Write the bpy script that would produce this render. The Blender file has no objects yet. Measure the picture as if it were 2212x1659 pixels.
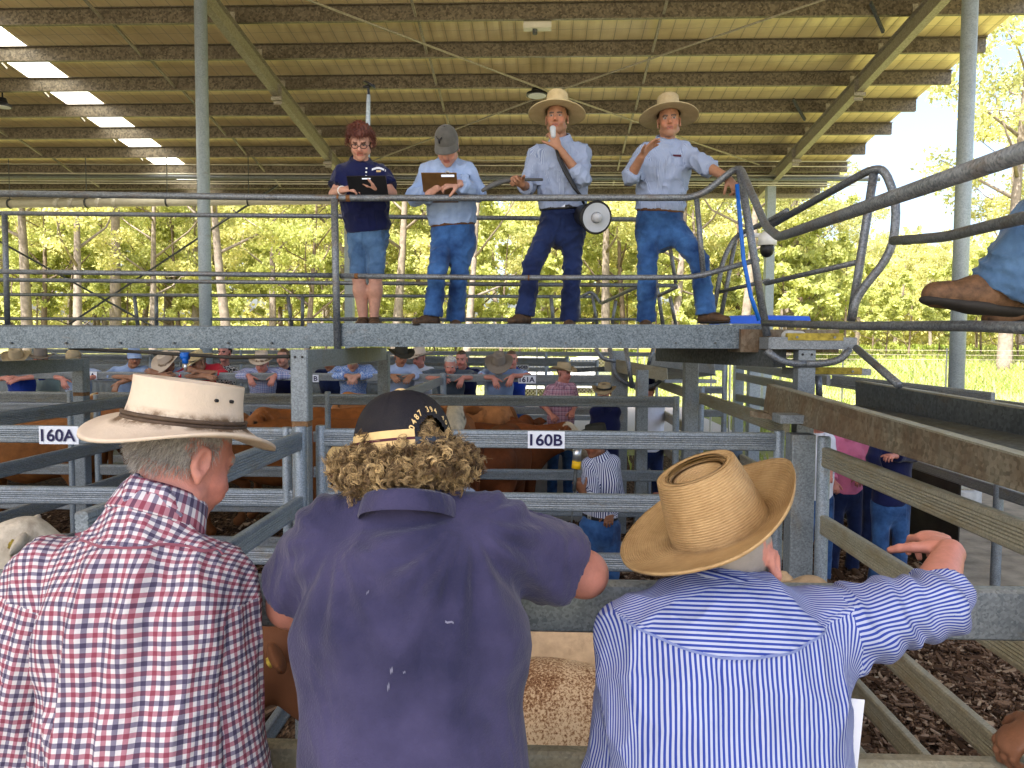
import bpy, bmesh, math, random
import numpy as np
from mathutils import Vector, Matrix, noise as mnoise
R = math.radians
rnd = random.Random(7)
SC = bpy.context.scene
COL = SC.collection
# ------------------------------------------------------------------ camera, sky, sun, exposure
FPX = 1650.0; CX = 1106.0; CY = 829.5; CZ = 2.5
Yc = Vector(((1170-CX)/FPX, (CY-740)/FPX, -1)).normalized()
Zc = Vector((1, -.005, 0)).cross(Yc).normalized()
Xc = Yc.cross(Zc)
CM = Matrix((Xc, Yc, Zc))
cam = bpy.data.objects.new('camera', bpy.data.cameras.new('camera'))
COL.objects.link(cam); SC.camera = cam
cam.matrix_world = Matrix.Translation((0, 0, CZ)) @ CM.to_4x4()
cam.data.sensor_width = 36; cam.data.lens = FPX/2212*36
cam.data.clip_start = .05; cam.data.clip_end = 2000
SUN_EL, SUN_AZ = 62.0, 212.0          # azimuth measured from +Y (straight ahead) towards +X
w = bpy.data.worlds.new('World'); SC.world = w; w.use_nodes = True
wn = w.node_tree
sky = wn.nodes.new('ShaderNodeTexSky'); sky.sky_type = 'NISHITA'; sky.sun_disc = False
sky.sun_elevation = R(SUN_EL); sky.sun_rotation = R(SUN_AZ); sky.air_density = .9; sky.dust_density = 5.0; sky.ozone_density = .6
bg = wn.nodes['Background']; bg.inputs['Strength'].default_value = .15
wn.links.new(sky.outputs[0], bg.inputs['Color'])
sun = bpy.data.objects.new('sun', bpy.data.lights.new('sun', 'SUN')); COL.objects.link(sun)
sun.data.energy = 5.0; sun.data.angle = R(.5); sun.data.color = (1, .95, .86)
sd = Vector((math.sin(R(SUN_AZ))*math.cos(R(SUN_EL)), math.cos(R(SUN_AZ))*math.cos(R(SUN_EL)), math.sin(R(SUN_EL))))
sun.rotation_euler = sd.to_track_quat('Z', 'Y').to_euler(); sun.location = (20, 30, 40)
SC.view_settings.view_transform = 'Standard'; SC.view_settings.look = 'None'
SC.view_settings.exposure = 1.98; SC.view_settings.gamma = 1
SC.cycles.use_denoising = True
SC.cycles.max_bounces = 7; SC.cycles.diffuse_bounces = 5; SC.cycles.glossy_bounces = 3
SC.cycles.transparent_max_bounces = 12; SC.cycles.sample_clamp_indirect = 8
SC.cycles.caustics_reflective = False; SC.cycles.caustics_refractive = False

# ------------------------------------------------------------------ helpers: pixels, meshes, objects
A3 = lambda *v: np.array(v, float)
def P(px, py, Y):
    v = CM @ Vector(((px-CX)/FPX, (CY-py)/FPX, -1)); t = Y/v.y
    return A3(v.x*t, Y, CZ+v.z*t)
def nrm(v):
    v = np.asarray(v, float); n = np.linalg.norm(v); return v/n if n > 1e-9 else v
def link(o, parent=None):
    COL.objects.link(o)
    if parent is not None: o.parent = parent
    return o
def tag(o, label=None, cat=None, group=None, kind=None):
    if label: o['label'] = label
    if cat: o['category'] = cat
    if group: o['group'] = group
    if kind: o['kind'] = kind
    return o
def thing(name, label, cat, loc=(0, 0, 0), group=None):
    o = bpy.data.objects.new(name, None); o.empty_display_size = .1; link(o); o.location = [float(x) for x in loc]
    return tag(o, label, cat, group)
class MB:
    def __init__(s): s.v = []; s.f = []; s.uv = None
    def add(s, v, f):
        n = len(s.v); s.v.extend([tuple(map(float, p)) for p in v]); s.f.extend([tuple(i+n for i in q) for q in f])
    def box(s, lo, hi):
        x0, y0, z0 = lo; x1, y1, z1 = hi
        s.add([(x0,y0,z0),(x1,y0,z0),(x1,y1,z0),(x0,y1,z0),(x0,y0,z1),(x1,y0,z1),(x1,y1,z1),(x0,y1,z1)],
              [(3,2,1,0),(4,5,6,7),(0,1,5,4),(1,2,6,5),(2,3,7,6),(3,0,4,7)])
    def sweep(s, p0, p1, sec, up=(0, 0, 1)):
        """closed section sec [(side, up)] swept straight from p0 to p1"""
        p0 = np.asarray(p0, float); p1 = np.asarray(p1, float); d = nrm(p1-p0)
        a = nrm(np.cross(d, up)); b = np.cross(a, d); n = len(sec)
        vs = [p + a*u + b*w for p in (p0, p1) for u, w in sec]
        s.add(vs, [(i, (i+1) % n, n+(i+1) % n, n+i) for i in range(n)] + [tuple(range(n))[::-1], tuple(range(n, 2*n))])
    def bar(s, p0, p1, w, h, up=(0, 0, 1)):
        s.sweep(p0, p1, [(-w/2, -h/2), (w/2, -h/2), (w/2, h/2), (-w/2, h/2)], up)
    def tube(s, pts, r, n=10, caps=True, r1=None):
        pts = [np.asarray(p, float) for p in pts]; m = len(pts)
        rr = r if hasattr(r, '__len__') else [r + ((r1 if r1 is not None else r)-r)*i/max(1, m-1) for i in range(m)]
        tg = [nrm((pts[min(i+1, m-1)]-pts[max(i-1, 0)])) for i in range(m)]
        a = nrm(np.cross(tg[0], (0, 0, 1) if abs(tg[0][2]) < .9 else (1, 0, 0))); vs = []
        for i in range(m):
            a = nrm(a - tg[i]*np.dot(a, tg[i])); b = np.cross(tg[i], a)
            vs += [pts[i] + rr[i]*(a*math.cos(2*math.pi*k/n)+b*math.sin(2*math.pi*k/n)) for k in range(n)]
        f = [(i*n+k, i*n+(k+1) % n, (i+1)*n+(k+1) % n, (i+1)*n+k) for i in range(m-1) for k in range(n)]
        if caps: f += [tuple(range(n))[::-1], tuple(range((m-1)*n, m*n))]
        s.add(vs, f)
    def build(s, name, m, parent=None, smooth=False, label=None):
        me = bpy.data.meshes.new(name); loc = np.array(parent_loc(parent)) if parent is not None else np.zeros(3)
        me.from_pydata([tuple(np.array(p)-loc) for p in s.v], [], s.f); me.update()
        for x in (m if isinstance(m, (list, tuple)) else [m]): me.materials.append(x)
        if smooth:
            me.shade_smooth()
            if smooth == 'a': me.set_sharp_from_angle(angle=R(28))
        o = bpy.data.objects.new(name, me); link(o, parent)
        if label: o['label'] = label
        return o
def parent_loc(p):
    l = np.zeros(3)
    while p is not None: l += np.array(p.location); p = p.parent
    return l
def np_mesh(name, V, F, m, parent=None, smooth=True, uv=None, col=None, midx=None, label=None):
    """V (n,3) world, F (m,k) int array; uv per loop (m*k,2); col per vertex (n,3)"""
    me = bpy.data.meshes.new(name); V = np.asarray(V, float)
    if parent is not None: V = V - parent_loc(parent)
    F = np.asarray(F, np.int32); k = F.shape[1]
    me.vertices.add(len(V)); me.vertices.foreach_set('co', V.astype(np.float32).ravel())
    me.loops.add(F.size); me.loops.foreach_set('vertex_index', F.ravel())
    me.polygons.add(len(F)); me.polygons.foreach_set('loop_start', np.arange(0, F.size, k, dtype=np.int32))
    if uv is not None:
        l = me.uv_layers.new(name='UVMap'); l.data.foreach_set('uv', np.asarray(uv, np.float32).ravel())
    if col is not None:
        c = me.color_attributes.new('Col', 'FLOAT_COLOR', 'POINT')
        c.data.foreach_set('color', np.concatenate([np.asarray(col, np.float32), np.ones((len(V), 1), np.float32)], 1).ravel())
    for x in (m if isinstance(m, (list, tuple)) else [m]): me.materials.append(x)
    if midx is not None: me.polygons.foreach_set('material_index', np.asarray(midx, np.int32))
    me.polygons.foreach_set('use_smooth', np.full(len(F), smooth)); me.update(calc_edges=True); me.validate()
    o = bpy.data.objects.new(name, me); link(o, parent)
    if label: o['label'] = label
    return o

# ------------------------------------------------------------------ signed distance modelling (bodies, clothes, cattle)
class Sdf:
    def __init__(s): s.p = []
    def cap(s, a, b, r0, r1=None, k=.02, flat=None, q=1.0, cut=None, sub=False):
        """tapered capsule; flat = axis along which it is squashed to q"""
        s.p.append((np.asarray(a, float), np.asarray(b, float), r0, r0 if r1 is None else r1, k, None if flat is None else nrm(flat), q, cut, sub)); return s
    def ell(s, c, rad, axes, k=.02, sub=False):
        s.p.append(('e', np.asarray(c, float), np.asarray(rad, float), np.asarray(axes, float), k, sub)); return s
    def mesh(s, vx):
        lo = np.full(3, 1e9); hi = -lo
        for p in s.p:
            if isinstance(p[0], str):
                if p[5]: continue
                m = max(p[2]); lo = np.minimum(lo, p[1]-m); hi = np.maximum(hi, p[1]+m)
            else:
                if p[8]: continue
                m = max(p[2], p[3]); lo = np.minimum(lo, np.minimum(p[0], p[1])-m); hi = np.maximum(hi, np.maximum(p[0], p[1])+m)
        lo -= 3*vx+.012; hi += 3*vx+.012
        n = np.ceil((hi-lo)/vx).astype(int)+1
        D = np.full(n, .5, np.float32)
        for p in s.p:
            e = isinstance(p[0], str)
            if e: mn = p[1]-max(p[2]); mx = p[1]+max(p[2]); k = p[4]; sub = p[5]
            else: m = max(p[2], p[3]); mn = np.minimum(p[0], p[1])-m; mx = np.maximum(p[0], p[1])+m; k = p[4]; sub = p[8]
            g = k+2.5*vx
            i0 = np.clip(np.floor((mn-g-lo)/vx).astype(int), 0, n-1); i1 = np.clip(np.ceil((mx+g-lo)/vx).astype(int)+1, 1, n)
            if (i1 <= i0).any(): continue
            X = (lo[0]+vx*np.arange(i0[0], i1[0]))[:, None, None]; Y = (lo[1]+vx*np.arange(i0[1], i1[1]))[None, :, None]; Z = (lo[2]+vx*np.arange(i0[2], i1[2]))[None, None, :]
            if e:
                dx = X-p[1][0]; dy = Y-p[1][1]; dz = Z-p[1][2]; q = 0; q2 = 0
                for ax, r in zip(p[3], p[2]):
                    c = dx*ax[0]+dy*ax[1]+dz*ax[2]; q = q+(c/r)**2; q2 = q2+(c/(r*r))**2
                q = np.sqrt(q); d = q*(q-1)/np.maximum(np.sqrt(q2), 1e-6)
            else:
                a, b, r0, r1, k, fl, fq, cut, sub = p
                ba = b-a; L = max(ba@ba, 1e-9)
                dx = X-a[0]; dy = Y-a[1]; dz = Z-a[2]
                t = np.clip((dx*ba[0]+dy*ba[1]+dz*ba[2])/L, 0, 1)
                ux = dx-t*ba[0]; uy = dy-t*ba[1]; uz = dz-t*ba[2]
                l2 = ux*ux+uy*uy+uz*uz
                if fl is not None: l2 = l2+(1/fq**2-1)*(ux*fl[0]+uy*fl[1]+uz*fl[2])**2
                d = np.sqrt(l2)-(r0+t*(r1-r0))
                if fl is not None: d = d*(.5+.5*fq)
                for cp, cn in (cut or ()):
                    d = np.maximum(d, (X-cp[0])*cn[0]+(Y-cp[1])*cn[1]+(Z-cp[2])*cn[2])
            sl = tuple(slice(i0[j], i1[j]) for j in range(3)); o = D[sl]
            if sub:
                d = -d; h = np.maximum(k-np.abs(o-d), 0)/k; D[sl] = np.maximum(o, d)+h*h*k/4
            else:
                h = np.maximum(k-np.abs(o-d), 0)/k; D[sl] = np.minimum(o, d)-h*h*k/4
        return nets(D, lo, vx)
def nets(D, lo, vx):
    I = D < 0; nx, ny, nz = D.shape
    c = [(i, j, k) for i in (0, 1) for j in (0, 1) for k in (0, 1)]
    sh = lambda A, o: A[o[0]:nx-1+o[0], o[1]:ny-1+o[1], o[2]:nz-1+o[2]]
    s = sum(sh(I, o).astype(np.int8) for o in c)
    act = (s > 0) & (s < 8); idx = np.argwhere(act)
    acc = np.zeros((len(idx), 3)); cnt = np.zeros(len(idx))
    for a in c:
        for ax in range(3):
            if a[ax]: continue
            b = list(a); b[ax] = 1
            va = D[idx[:, 0]+a[0], idx[:, 1]+a[1], idx[:, 2]+a[2]]; vb = D[idx[:, 0]+b[0], idx[:, 1]+b[1], idx[:, 2]+b[2]]
            m = (va < 0) != (vb < 0); t = np.where(m, va/np.where(m, va-vb, 1), 0)
            p = np.array(a, float)[None, :].repeat(len(idx), 0); p[:, ax] = t
            acc[m] += p[m]; cnt[m] += 1
    V = lo+vx*(idx+acc/cnt[:, None])
    num = np.full(act.shape, -1, np.int32); num[act] = np.arange(len(idx))
    F = []
    for ax in range(3):
        u, w = (ax+1) % 3, (ax+2) % 3
        a = [slice(None)]*3; b = [slice(None)]*3; a[ax] = slice(0, -1); b[ax] = slice(1, None)
        A = I[tuple(a)]; B = I[tuple(b)]
        for flip, m in ((False, A & ~B), (True, ~A & B)):
            q = np.argwhere(m)
            q = q[(q[:, u] > 0) & (q[:, w] > 0) & (q[:, u] < act.shape[u]) & (q[:, w] < act.shape[w])]
            if not len(q): continue
            def at(du, dw):
                r = q.copy(); r[:, u] -= du; r[:, w] -= dw; return num[r[:, 0], r[:, 1], r[:, 2]]
            f = np.stack([at(1, 1), at(0, 1), at(0, 0), at(1, 0)], 1)
            F.append(f[:, ::-1] if flip else f)
    F = np.concatenate(F) if F else np.zeros((0, 4), int)
    return V, F[(F >= 0).all(1)]
def vnormals(V, F):
    n = np.cross(V[F[:, 2]]-V[F[:, 0]], V[F[:, 3]]-V[F[:, 1]]); N = np.zeros_like(V)
    for i in range(4): np.add.at(N, F[:, i], n)
    return N/np.maximum(np.linalg.norm(N, axis=1), 1e-9)[:, None]
def join(parts):
    Vs, Fs, o = [], [], 0
    for V, F in parts: Vs.append(V); Fs.append(F+o); o += len(V)
    return np.concatenate(Vs), np.concatenate(Fs)
def bone_uv(V, F, bones, flat=False):
    """bones: (p0, p1, ref, radius): cloth coordinates in metres; returns per-loop uv and the bone of each face"""
    C = V[F].mean(1); best = np.full(len(F), 1e9); bi = np.zeros(len(F), int); UV = np.zeros((len(F), 4, 2))
    for i, (a, b, ref, r) in enumerate(x[:4] for x in bones):
        ba = b-a; t = np.clip((C-a)@ba/(ba@ba), 0, 1); d = np.linalg.norm(C-a-t[:, None]*ba, axis=1)/r
        if i and len(bones[i]) > 4: d = np.where((C-a)@nrm(ba) < bones[i][4], 9e8, d)
        m = d < best; best[m] = d[m]; bi[m] = i
    for i, (a, b, ref, r) in enumerate(x[:4] for x in bones):
        m = bi == i
        if not m.any(): continue
        d = nrm(b-a); e1 = nrm(ref-d*np.dot(ref, d)); e2 = np.cross(d, e1)
        W = V[F[m]]-a; ang = np.arctan2(W@e2, W@e1)
        ca = ang.mean(1, keepdims=True) if False else ang[:, :1]
        ang = ca+(ang-ca+math.pi) % (2*math.pi)-math.pi
        if i == 0 and flat:      # torso: laid out like a flat back panel that wraps round the sides and over the shoulders
            h = W@d; x = W@e2; f = np.maximum(0, W@(-e1)*1.0+.10); L0 = np.linalg.norm(b-a); top = np.clip((h-.70*L0)/(.24*L0), 0, 1)
            UV[m] = np.stack([x+np.sign(x)*f*.75*(1-top), h+.75*f*top], 2)
        else: UV[m] = np.stack([ang*r, W@d], 2)
    return UV, bi
# ------------------------------------------------------------------ materials
def N(nt, t, props=None, **inp):
    n = nt.nodes.new('ShaderNode'+t)
    for k, v in (props or {}).items(): setattr(n, k, v)
    for k, v in inp.items():
        key = k.replace('_', ' ')
        s = n.inputs[int(k[1:])] if k[0] == 'i' and k[1:].isdigit() else (n.inputs.get(key) or n.inputs[key.title()])
        if isinstance(v, bpy.types.NodeSocket): nt.links.new(v, s)
        else: s.default_value = v
    return n
def c4(c): return (c[0], c[1], c[2], 1)
def new_mat(name, rough=.7, metal=0, spec=.3):
    m = bpy.data.materials.new(name); m.use_nodes = True; nt = m.node_tree; b = nt.nodes['Principled BSDF']
    b.inputs['Roughness'].default_value = rough; b.inputs['Metallic'].default_value = metal; b.inputs['Specular IOR Level'].default_value = spec
    return m, nt, b
def L(nt, a, b): nt.links.new(a, b)
def ramp(nt, fac, stops, interp='LINEAR'):
    n = nt.nodes.new('ShaderNodeValToRGB'); L(nt, fac, n.inputs[0]); cr = n.color_ramp; cr.interpolation = interp
    while len(cr.elements) < len(stops): cr.elements.new(.5)
    for e, (p, c) in zip(cr.elements, stops): e.position = p; e.color = c4(c) if len(c) == 3 else c
    return n.outputs[0]
def mix(nt, fac, a, b, mode='MIX'):
    n = nt.nodes.new('ShaderNodeMix'); n.data_type = 'RGBA'; n.blend_type = mode
    for s, v in ((n.inputs[0], fac), (n.inputs[6], a), (n.inputs[7], b)):
        if isinstance(v, bpy.types.NodeSocket): L(nt, v, s)
        else: s.default_value = c4(v) if isinstance(v, tuple) else v
    return n.outputs[2]
def math_(nt, op, a, b=0.0):
    n = nt.nodes.new('ShaderNodeMath'); n.operation = op
    for s, v in zip(n.inputs, (a, b)):
        if isinstance(v, bpy.types.NodeSocket): L(nt, v, s)
        else: s.default_value = v
    return n.outputs[0]
def coords(nt, kind='Object', scale=(1, 1, 1), rot=(0, 0, 0)):
    return N(nt, 'Mapping', Vector=nt.nodes.new('ShaderNodeTexCoord').outputs[kind], Scale=scale, Rotation=rot).outputs[0]
def world_co(nt, scale=(1, 1, 1)):
    return N(nt, 'Mapping', Vector=nt.nodes.new('ShaderNodeNewGeometry').outputs['Position'], Scale=scale).outputs[0]
def noise_(nt, co, scale, detail=4, rough=.6, dist=0):
    return N(nt, 'TexNoise', Vector=co, Scale=scale, Detail=detail, Roughness=rough, Distortion=dist).outputs[0]
def bump(nt, b, h, strength=.3, dist=.01):
    n = N(nt, 'Bump', Height=h, Strength=strength, Distance=dist); L(nt, n.outputs[0], b.inputs['Normal']); return n
def galv(name, c0, c1, metal=.35, rough=.5, dirt=0.0, dirtcol=(.16, .10, .045), spang=60, streak=False):
    m, nt, b = new_mat(name, rough, metal, .4)
    co = world_co(nt)
    v = N(nt, 'TexVoronoi', Vector=co, Scale=spang).outputs['Color']
    g = N(nt, 'SeparateColor', Color=v).outputs[0]
    n2 = noise_(nt, co, 6, 5)
    f = math_(nt, 'ADD', math_(nt, 'MULTIPLY', g, .45), math_(nt, 'MULTIPLY', n2, .55))
    c = ramp(nt, f, [(.25, c0), (.75, c1)])
    if dirt > 0:
        co2 = world_co(nt, (1.2, 1.2, 3 if not streak else .6))
        d = ramp(nt, noise_(nt, co2, 3.5, 8, .7), [(.62-dirt*.35, (0, 0, 0)), (.80-dirt*.2, (1, 1, 1))])
        c = mix(nt, math_(nt, 'MULTIPLY', d, .8), c, dirtcol)
    L(nt, c, b.inputs['Base Color'])
    L(nt, ramp(nt, n2, [(.2, (rough-.1,)*3), (.8, (rough+.15,)*3)]), b.inputs['Roughness'])
    bump(nt, b, noise_(nt, co, 120, 2), .06, .002)
    return m
MAT = {}
MAT['rail'] = galv('galvanised_rail', (.135, .162, .188), (.265, .302, .335), .3, .42, .16, (.17, .13, .08), 170)
MAT['rail_far'] = galv('galvanised_rail_dusty', (.15, .165, .175), (.275, .295, .305), .25, .5, .2, (.22, .18, .11), 150)
MAT['rail_tan'] = galv('galvanised_rail_muddy', (.22, .205, .155), (.34, .32, .24), .2, .5, .42, (.22, .165, .08), 150)
MAT['steel_post'] = galv('galvanised_post', (.145, .165, .18), (.27, .30, .315), .3, .5, .24, (.21, .155, .085), 130, streak=True)
MAT['pipe'] = galv('weathered_pipe', (.09, .10, .112), (.22, .235, .252), .4, .42, .25, (.13, .08, .04), 130)
MAT['column'] = galv('column_paint', (.29, .34, .37), (.43, .49, .52), .15, .45, .08, (.3, .26, .2), 70)
MAT['beam'] = galv('spangled_beam', (.065, .085, .10), (.19, .225, .25), .45, .40, .08, (.17, .13, .09), 120)
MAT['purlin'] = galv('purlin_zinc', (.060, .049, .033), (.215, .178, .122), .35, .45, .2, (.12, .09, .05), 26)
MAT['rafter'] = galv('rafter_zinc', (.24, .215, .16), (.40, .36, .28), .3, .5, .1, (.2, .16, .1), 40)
MAT['rusty'] = galv('rust_stained_channel', (.12, .105, .07), (.28, .24, .17), .3, .55, .62, (.12, .055, .02), 55, streak=True)
MAT['darksteel'] = galv('dark_steel', (.05, .055, .055), (.11, .12, .12), .3, .5, .2, (.10, .07, .04))
def plain(name, col, rough=.6, metal=0, var=.25, scale=8, bmp=0, bscale=60, spec=.3):
    m, nt, b = new_mat(name, rough, metal, spec); co = coords(nt)
    n = noise_(nt, co, scale, 5)
    L(nt, ramp(nt, n, [(.3, tuple(x*(1-var) for x in col)), (.7, tuple(min(1, x*(1+var)) for x in col))]), b.inputs['Base Color'])
    if bmp: bump(nt, b, noise_(nt, co, bscale, 4), bmp, .01)
    return m
def cloth(name, col, var=.18, folds=.5, col2=None, fscale=7, weave=0):
    m, nt, b = new_mat(name, .85, 0, .15); co = coords(nt)
    n = noise_(nt, co, 5, 5)
    c2 = col2 or tuple(min(1, x*(1+var)) for x in col)
    L(nt, ramp(nt, n, [(.35, tuple(x*(1-var) for x in col)), (.68, c2)]), b.inputs['Base Color'])
    cf = coords(nt, scale=(1, 1, .45), rot=(.5, .3, .2))
    h = math_(nt, 'ADD', noise_(nt, cf, fscale, 3, .5, .8), math_(nt, 'MULTIPLY', noise_(nt, co, 220, 1), .03+weave))
    bump(nt, b, h, folds, .05)
    b.inputs['Sheen Weight'].default_value = .15
    return m
def uvnode(nt): return N(nt, 'SeparateXYZ', Vector=nt.nodes.new('ShaderNodeUVMap').outputs[0])
def fract(nt, s, period, off=0): return math_(nt, 'FRACT', math_(nt, 'ADD', math_(nt, 'DIVIDE', s, period), 100+off))
def stripes(name, a, bcol, period, duty=.5, swap=False, folds=.35, var=.1):
    m, nt, b = new_mat(name, .8, 0, .2); uv = uvnode(nt); u = uv.outputs[1 if swap else 0]
    f = fract(nt, u, period)
    c = ramp(nt, f, [(0, a), (duty-.04, a), (duty, bcol), (.96, bcol), (1, a)])
    co = coords(nt); n = noise_(nt, co, 6, 4)
    c = mix(nt, 1.0, c, ramp(nt, n, [(.3, (1-var,)*3), (.7, (1, 1, 1))]), 'MULTIPLY')
    L(nt, c, b.inputs['Base Color'])
    h = math_(nt, 'ADD', noise_(nt, coords(nt, scale=(1, 1, .5), rot=(.3, .4, .1)), 8, 3, .5, .8), math_(nt, 'MULTIPLY', noise_(nt, co, 300, 1), .03))
    bump(nt, b, h, folds, .04)
    return m
def gingham(name, seq, wdt, folds=.35, mult=False, rot=0):
    m, nt, b = new_mat(name, .8, 0, .2); uv = N(nt, 'SeparateXYZ', Vector=N(nt, 'Mapping', Vector=nt.nodes.new('ShaderNodeUVMap').outputs[0], Rotation=(0, 0, rot)).outputs[0]); n = len(seq); cs = []
    for k in (0, 1):
        f = fract(nt, uv.outputs[k], wdt*n)
        cs.append(ramp(nt, f, [(i/n, c) for i, c in enumerate(seq)], 'CONSTANT'))
    L(nt, mix(nt, 1.0, cs[0], cs[1], 'MULTIPLY') if mult else mix(nt, .5, cs[0], cs[1]), b.inputs['Base Color'])
    h = math_(nt, 'ADD', noise_(nt, coords(nt, scale=(1, 1, .5), rot=(.3, .4, .1)), 8, 3, .5, .8), math_(nt, 'MULTIPLY', noise_(nt, coords(nt), 300, 1), .03))
    bump(nt, b, h, folds, .04)
    return m
def vcol(name, rough=.55, var=.14, scale=25, bmp=.15, bscale=150, spec=.35, sss=0.0, hair=False):
    m, nt, b = new_mat(name, rough, 0, spec)
    a = nt.nodes.new('ShaderNodeVertexColor'); a.layer_name = 'Col'; co = coords(nt)
    n = noise_(nt, co, scale, 6, .65)
    cc = mix(nt, 1.0, a.outputs[0], ramp(nt, n, [(.3, (1-var,)*3), (.7, (1+var*.5,)*3)]), 'MULTIPLY')
    if hair: cc = mix(nt, math_(nt, 'MULTIPLY', ramp(nt, noise_(nt, coords(nt, scale=(1, 1, .6)), 5.5, 7, .72), [(.52, (0, 0, 0)), (.68, (1, 1, 1))]), .55), cc, (.07, .042, .024))
    L(nt, cc, b.inputs['Base Color'])
    h = noise_(nt, coords(nt, scale=(1, 1, .25)) if hair else co, bscale, 3)
    bump(nt, b, h, bmp, .004)
    if sss: b.inputs['Subsurface Weight'].default_value = sss; b.inputs['Subsurface Radius'].default_value = (.012, .004, .002); b.inputs['Subsurface Scale'].default_value = .5
    return m
MAT['skin'] = vcol('skin', .5, .16, 40, .25, 160, .35)
MAT['hide'] = vcol('cattle_hide', .75, .25, 14, .35, 60, .2, hair=True)
def roan_mat():
    m, nt, b = new_mat('roan_hide', .75, 0, .2); a = nt.nodes.new('ShaderNodeVertexColor'); a.layer_name = 'Col'; s_ = N(nt, 'SeparateColor', Color=a.outputs[0]).outputs[0]; co = coords(nt, scale=(1, 1, .7))
    n = math_(nt, 'ADD', math_(nt, 'MULTIPLY', noise_(nt, co, 120, 3, .75), .85), math_(nt, 'MULTIPLY', noise_(nt, co, 16, 3, .6), .15)); f = math_(nt, 'ADD', n, math_(nt, 'SUBTRACT', s_, .5))
    L(nt, ramp(nt, f, [(.36, (.11, .042, .018)), (.47, (.30, .17, .09)), (.56, (.62, .47, .31))]), b.inputs['Base Color']); bump(nt, b, noise_(nt, coords(nt, scale=(1, 1, .25)), 90, 3), .4, .004); return m
MAT['roan'] = roan_mat()
MAT['hair'] = vcol('hair', .5, .3, 60, .5, 200, .4)
MAT['denim'] = cloth('blue_denim', (.012, .045, .16), .35, .55, (.05, .14, .34), 8)
MAT['denim_dark'] = cloth('dark_navy_trousers', (.006, .012, .055), .3, .5, (.015, .03, .10), 7)
MAT['denim_light'] = cloth('faded_denim', (.035, .085, .19), .3, .6, (.10, .19, .33), 8)
MAT['khaki'] = cloth('khaki_trousers', (.22, .18, .11), .2)
MAT['navy'] = cloth('navy_polo_cloth', (.006, .009, .05), .2, .22)
MAT['leather'] = plain('brown_leather', (.10, .042, .016), .5, 0, .45, 14, .3, 60)
MAT['boot'] = plain('worn_boot_leather', (.075, .042, .022), .65, 0, .6, 18, .4, 50)
MAT['tan_boot'] = plain('tan_boot_leather', (.105, .055, .028), .65, 0, .7, 26, .5, 40)
MAT['sole'] = plain('boot_sole', (.025, .022, .02), .8)
MAT['black'] = plain('black_plastic', (.012, .012, .014), .4)
MAT['white'] = plain('white_plastic', (.75, .75, .73), .4, 0, .06)
MAT['paper'] = plain('white_paper', (.72, .74, .80), .7, 0, .04)
MAT['ink'] = plain('navy_ink', (.012, .01, .06), .5)
MAT['concrete'] = plain('concrete', (.42, .42, .40), .9, 0, .2, 6, .3, 40)
MAT['rubber'] = plain('black_rubber_sheet', (.028, .024, .020), .7, 0, .4, 3, .3, 20)
MAT['pvc'] = plain('cream_pvc', (.62, .58, .47), .4, 0, .1, 3)
MAT['yellow'] = plain('worn_yellow_tread', (.34, .26, .04), .8, 0, .5, 30)
MAT['tarp'] = plain('blue_tarpaulin', (.02, .12, .75), .4, 0, .15, 3)
MAT['hose'] = plain('blue_hose', (.01, .12, .50), .4)
MAT['wood'] = plain('brown_clipboard', (.16, .085, .03), .5, 0, .25, 10)
MAT['glass'] = plain('dark_glass', (.02, .025, .03), .08, 0, .1, spec=.6)
MAT['silver'] = plain('brushed_silver', (.55, .56, .57), .3, .8, .1)
MAT['carpaint'] = plain('white_car_paint', (.72, .73, .74), .25, 0, .03, spec=.5)
MAT['felt_cream'] = None
def felt(name, col, dirtcol, amt=.5):
    m, nt, b = new_mat(name, .9, 0, .1); uv = uvnode(nt); co = coords(nt)
    n = noise_(nt, co, 9, 6, .7); c = ramp(nt, n, [(.3, tuple(x*.88 for x in col)), (.7, col)])
    # grubby ring around the band (v = 0 at the band)
    band = math_(nt, 'SUBTRACT', 1.0, math_(nt, 'MULTIPLY', math_(nt, 'ABSOLUTE', math_(nt, 'SUBTRACT', uv.outputs[1], .0)), 38))
    k = math_(nt, 'MULTIPLY', math_(nt, 'MAXIMUM', band, 0.0), ramp(nt, noise_(nt, co, 22, 6, .75), [(.38, (0, 0, 0)), (.62, (1, 1, 1))]))
    spots = ramp(nt, noise_(nt, co, 34, 5, .6), [(.70, (0, 0, 0)), (.76, (1, 1, 1))])
    k = math_(nt, 'MINIMUM', math_(nt, 'ADD', math_(nt, 'MULTIPLY', k, 2.2), math_(nt, 'MULTIPLY', spots, .5)), 1.0)
    L(nt, mix(nt, math_(nt, 'MULTIPLY', k, amt), c, dirtcol), b.inputs['Base Color'])
    bump(nt, b, math_(nt, 'ADD', noise_(nt, co, 160, 3), math_(nt, 'MULTIPLY', noise_(nt, co, 12, 2), 4)), .25, .004)
    return m
MAT['felt_cream'] = felt('cream_felt', (.62, .51, .40), (.10, .055, .025), .9)
MAT['felt_grey'] = felt('grey_brown_felt', (.24, .20, .16), (.06, .04, .03), .4)
MAT['felt_dark'] = felt('dark_olive_felt', (.045, .042, .032), (.02, .015, .01), .4)
MAT['felt_tan'] = felt('tan_felt', (.42, .33, .2), (.12, .08, .04), .4)
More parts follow.
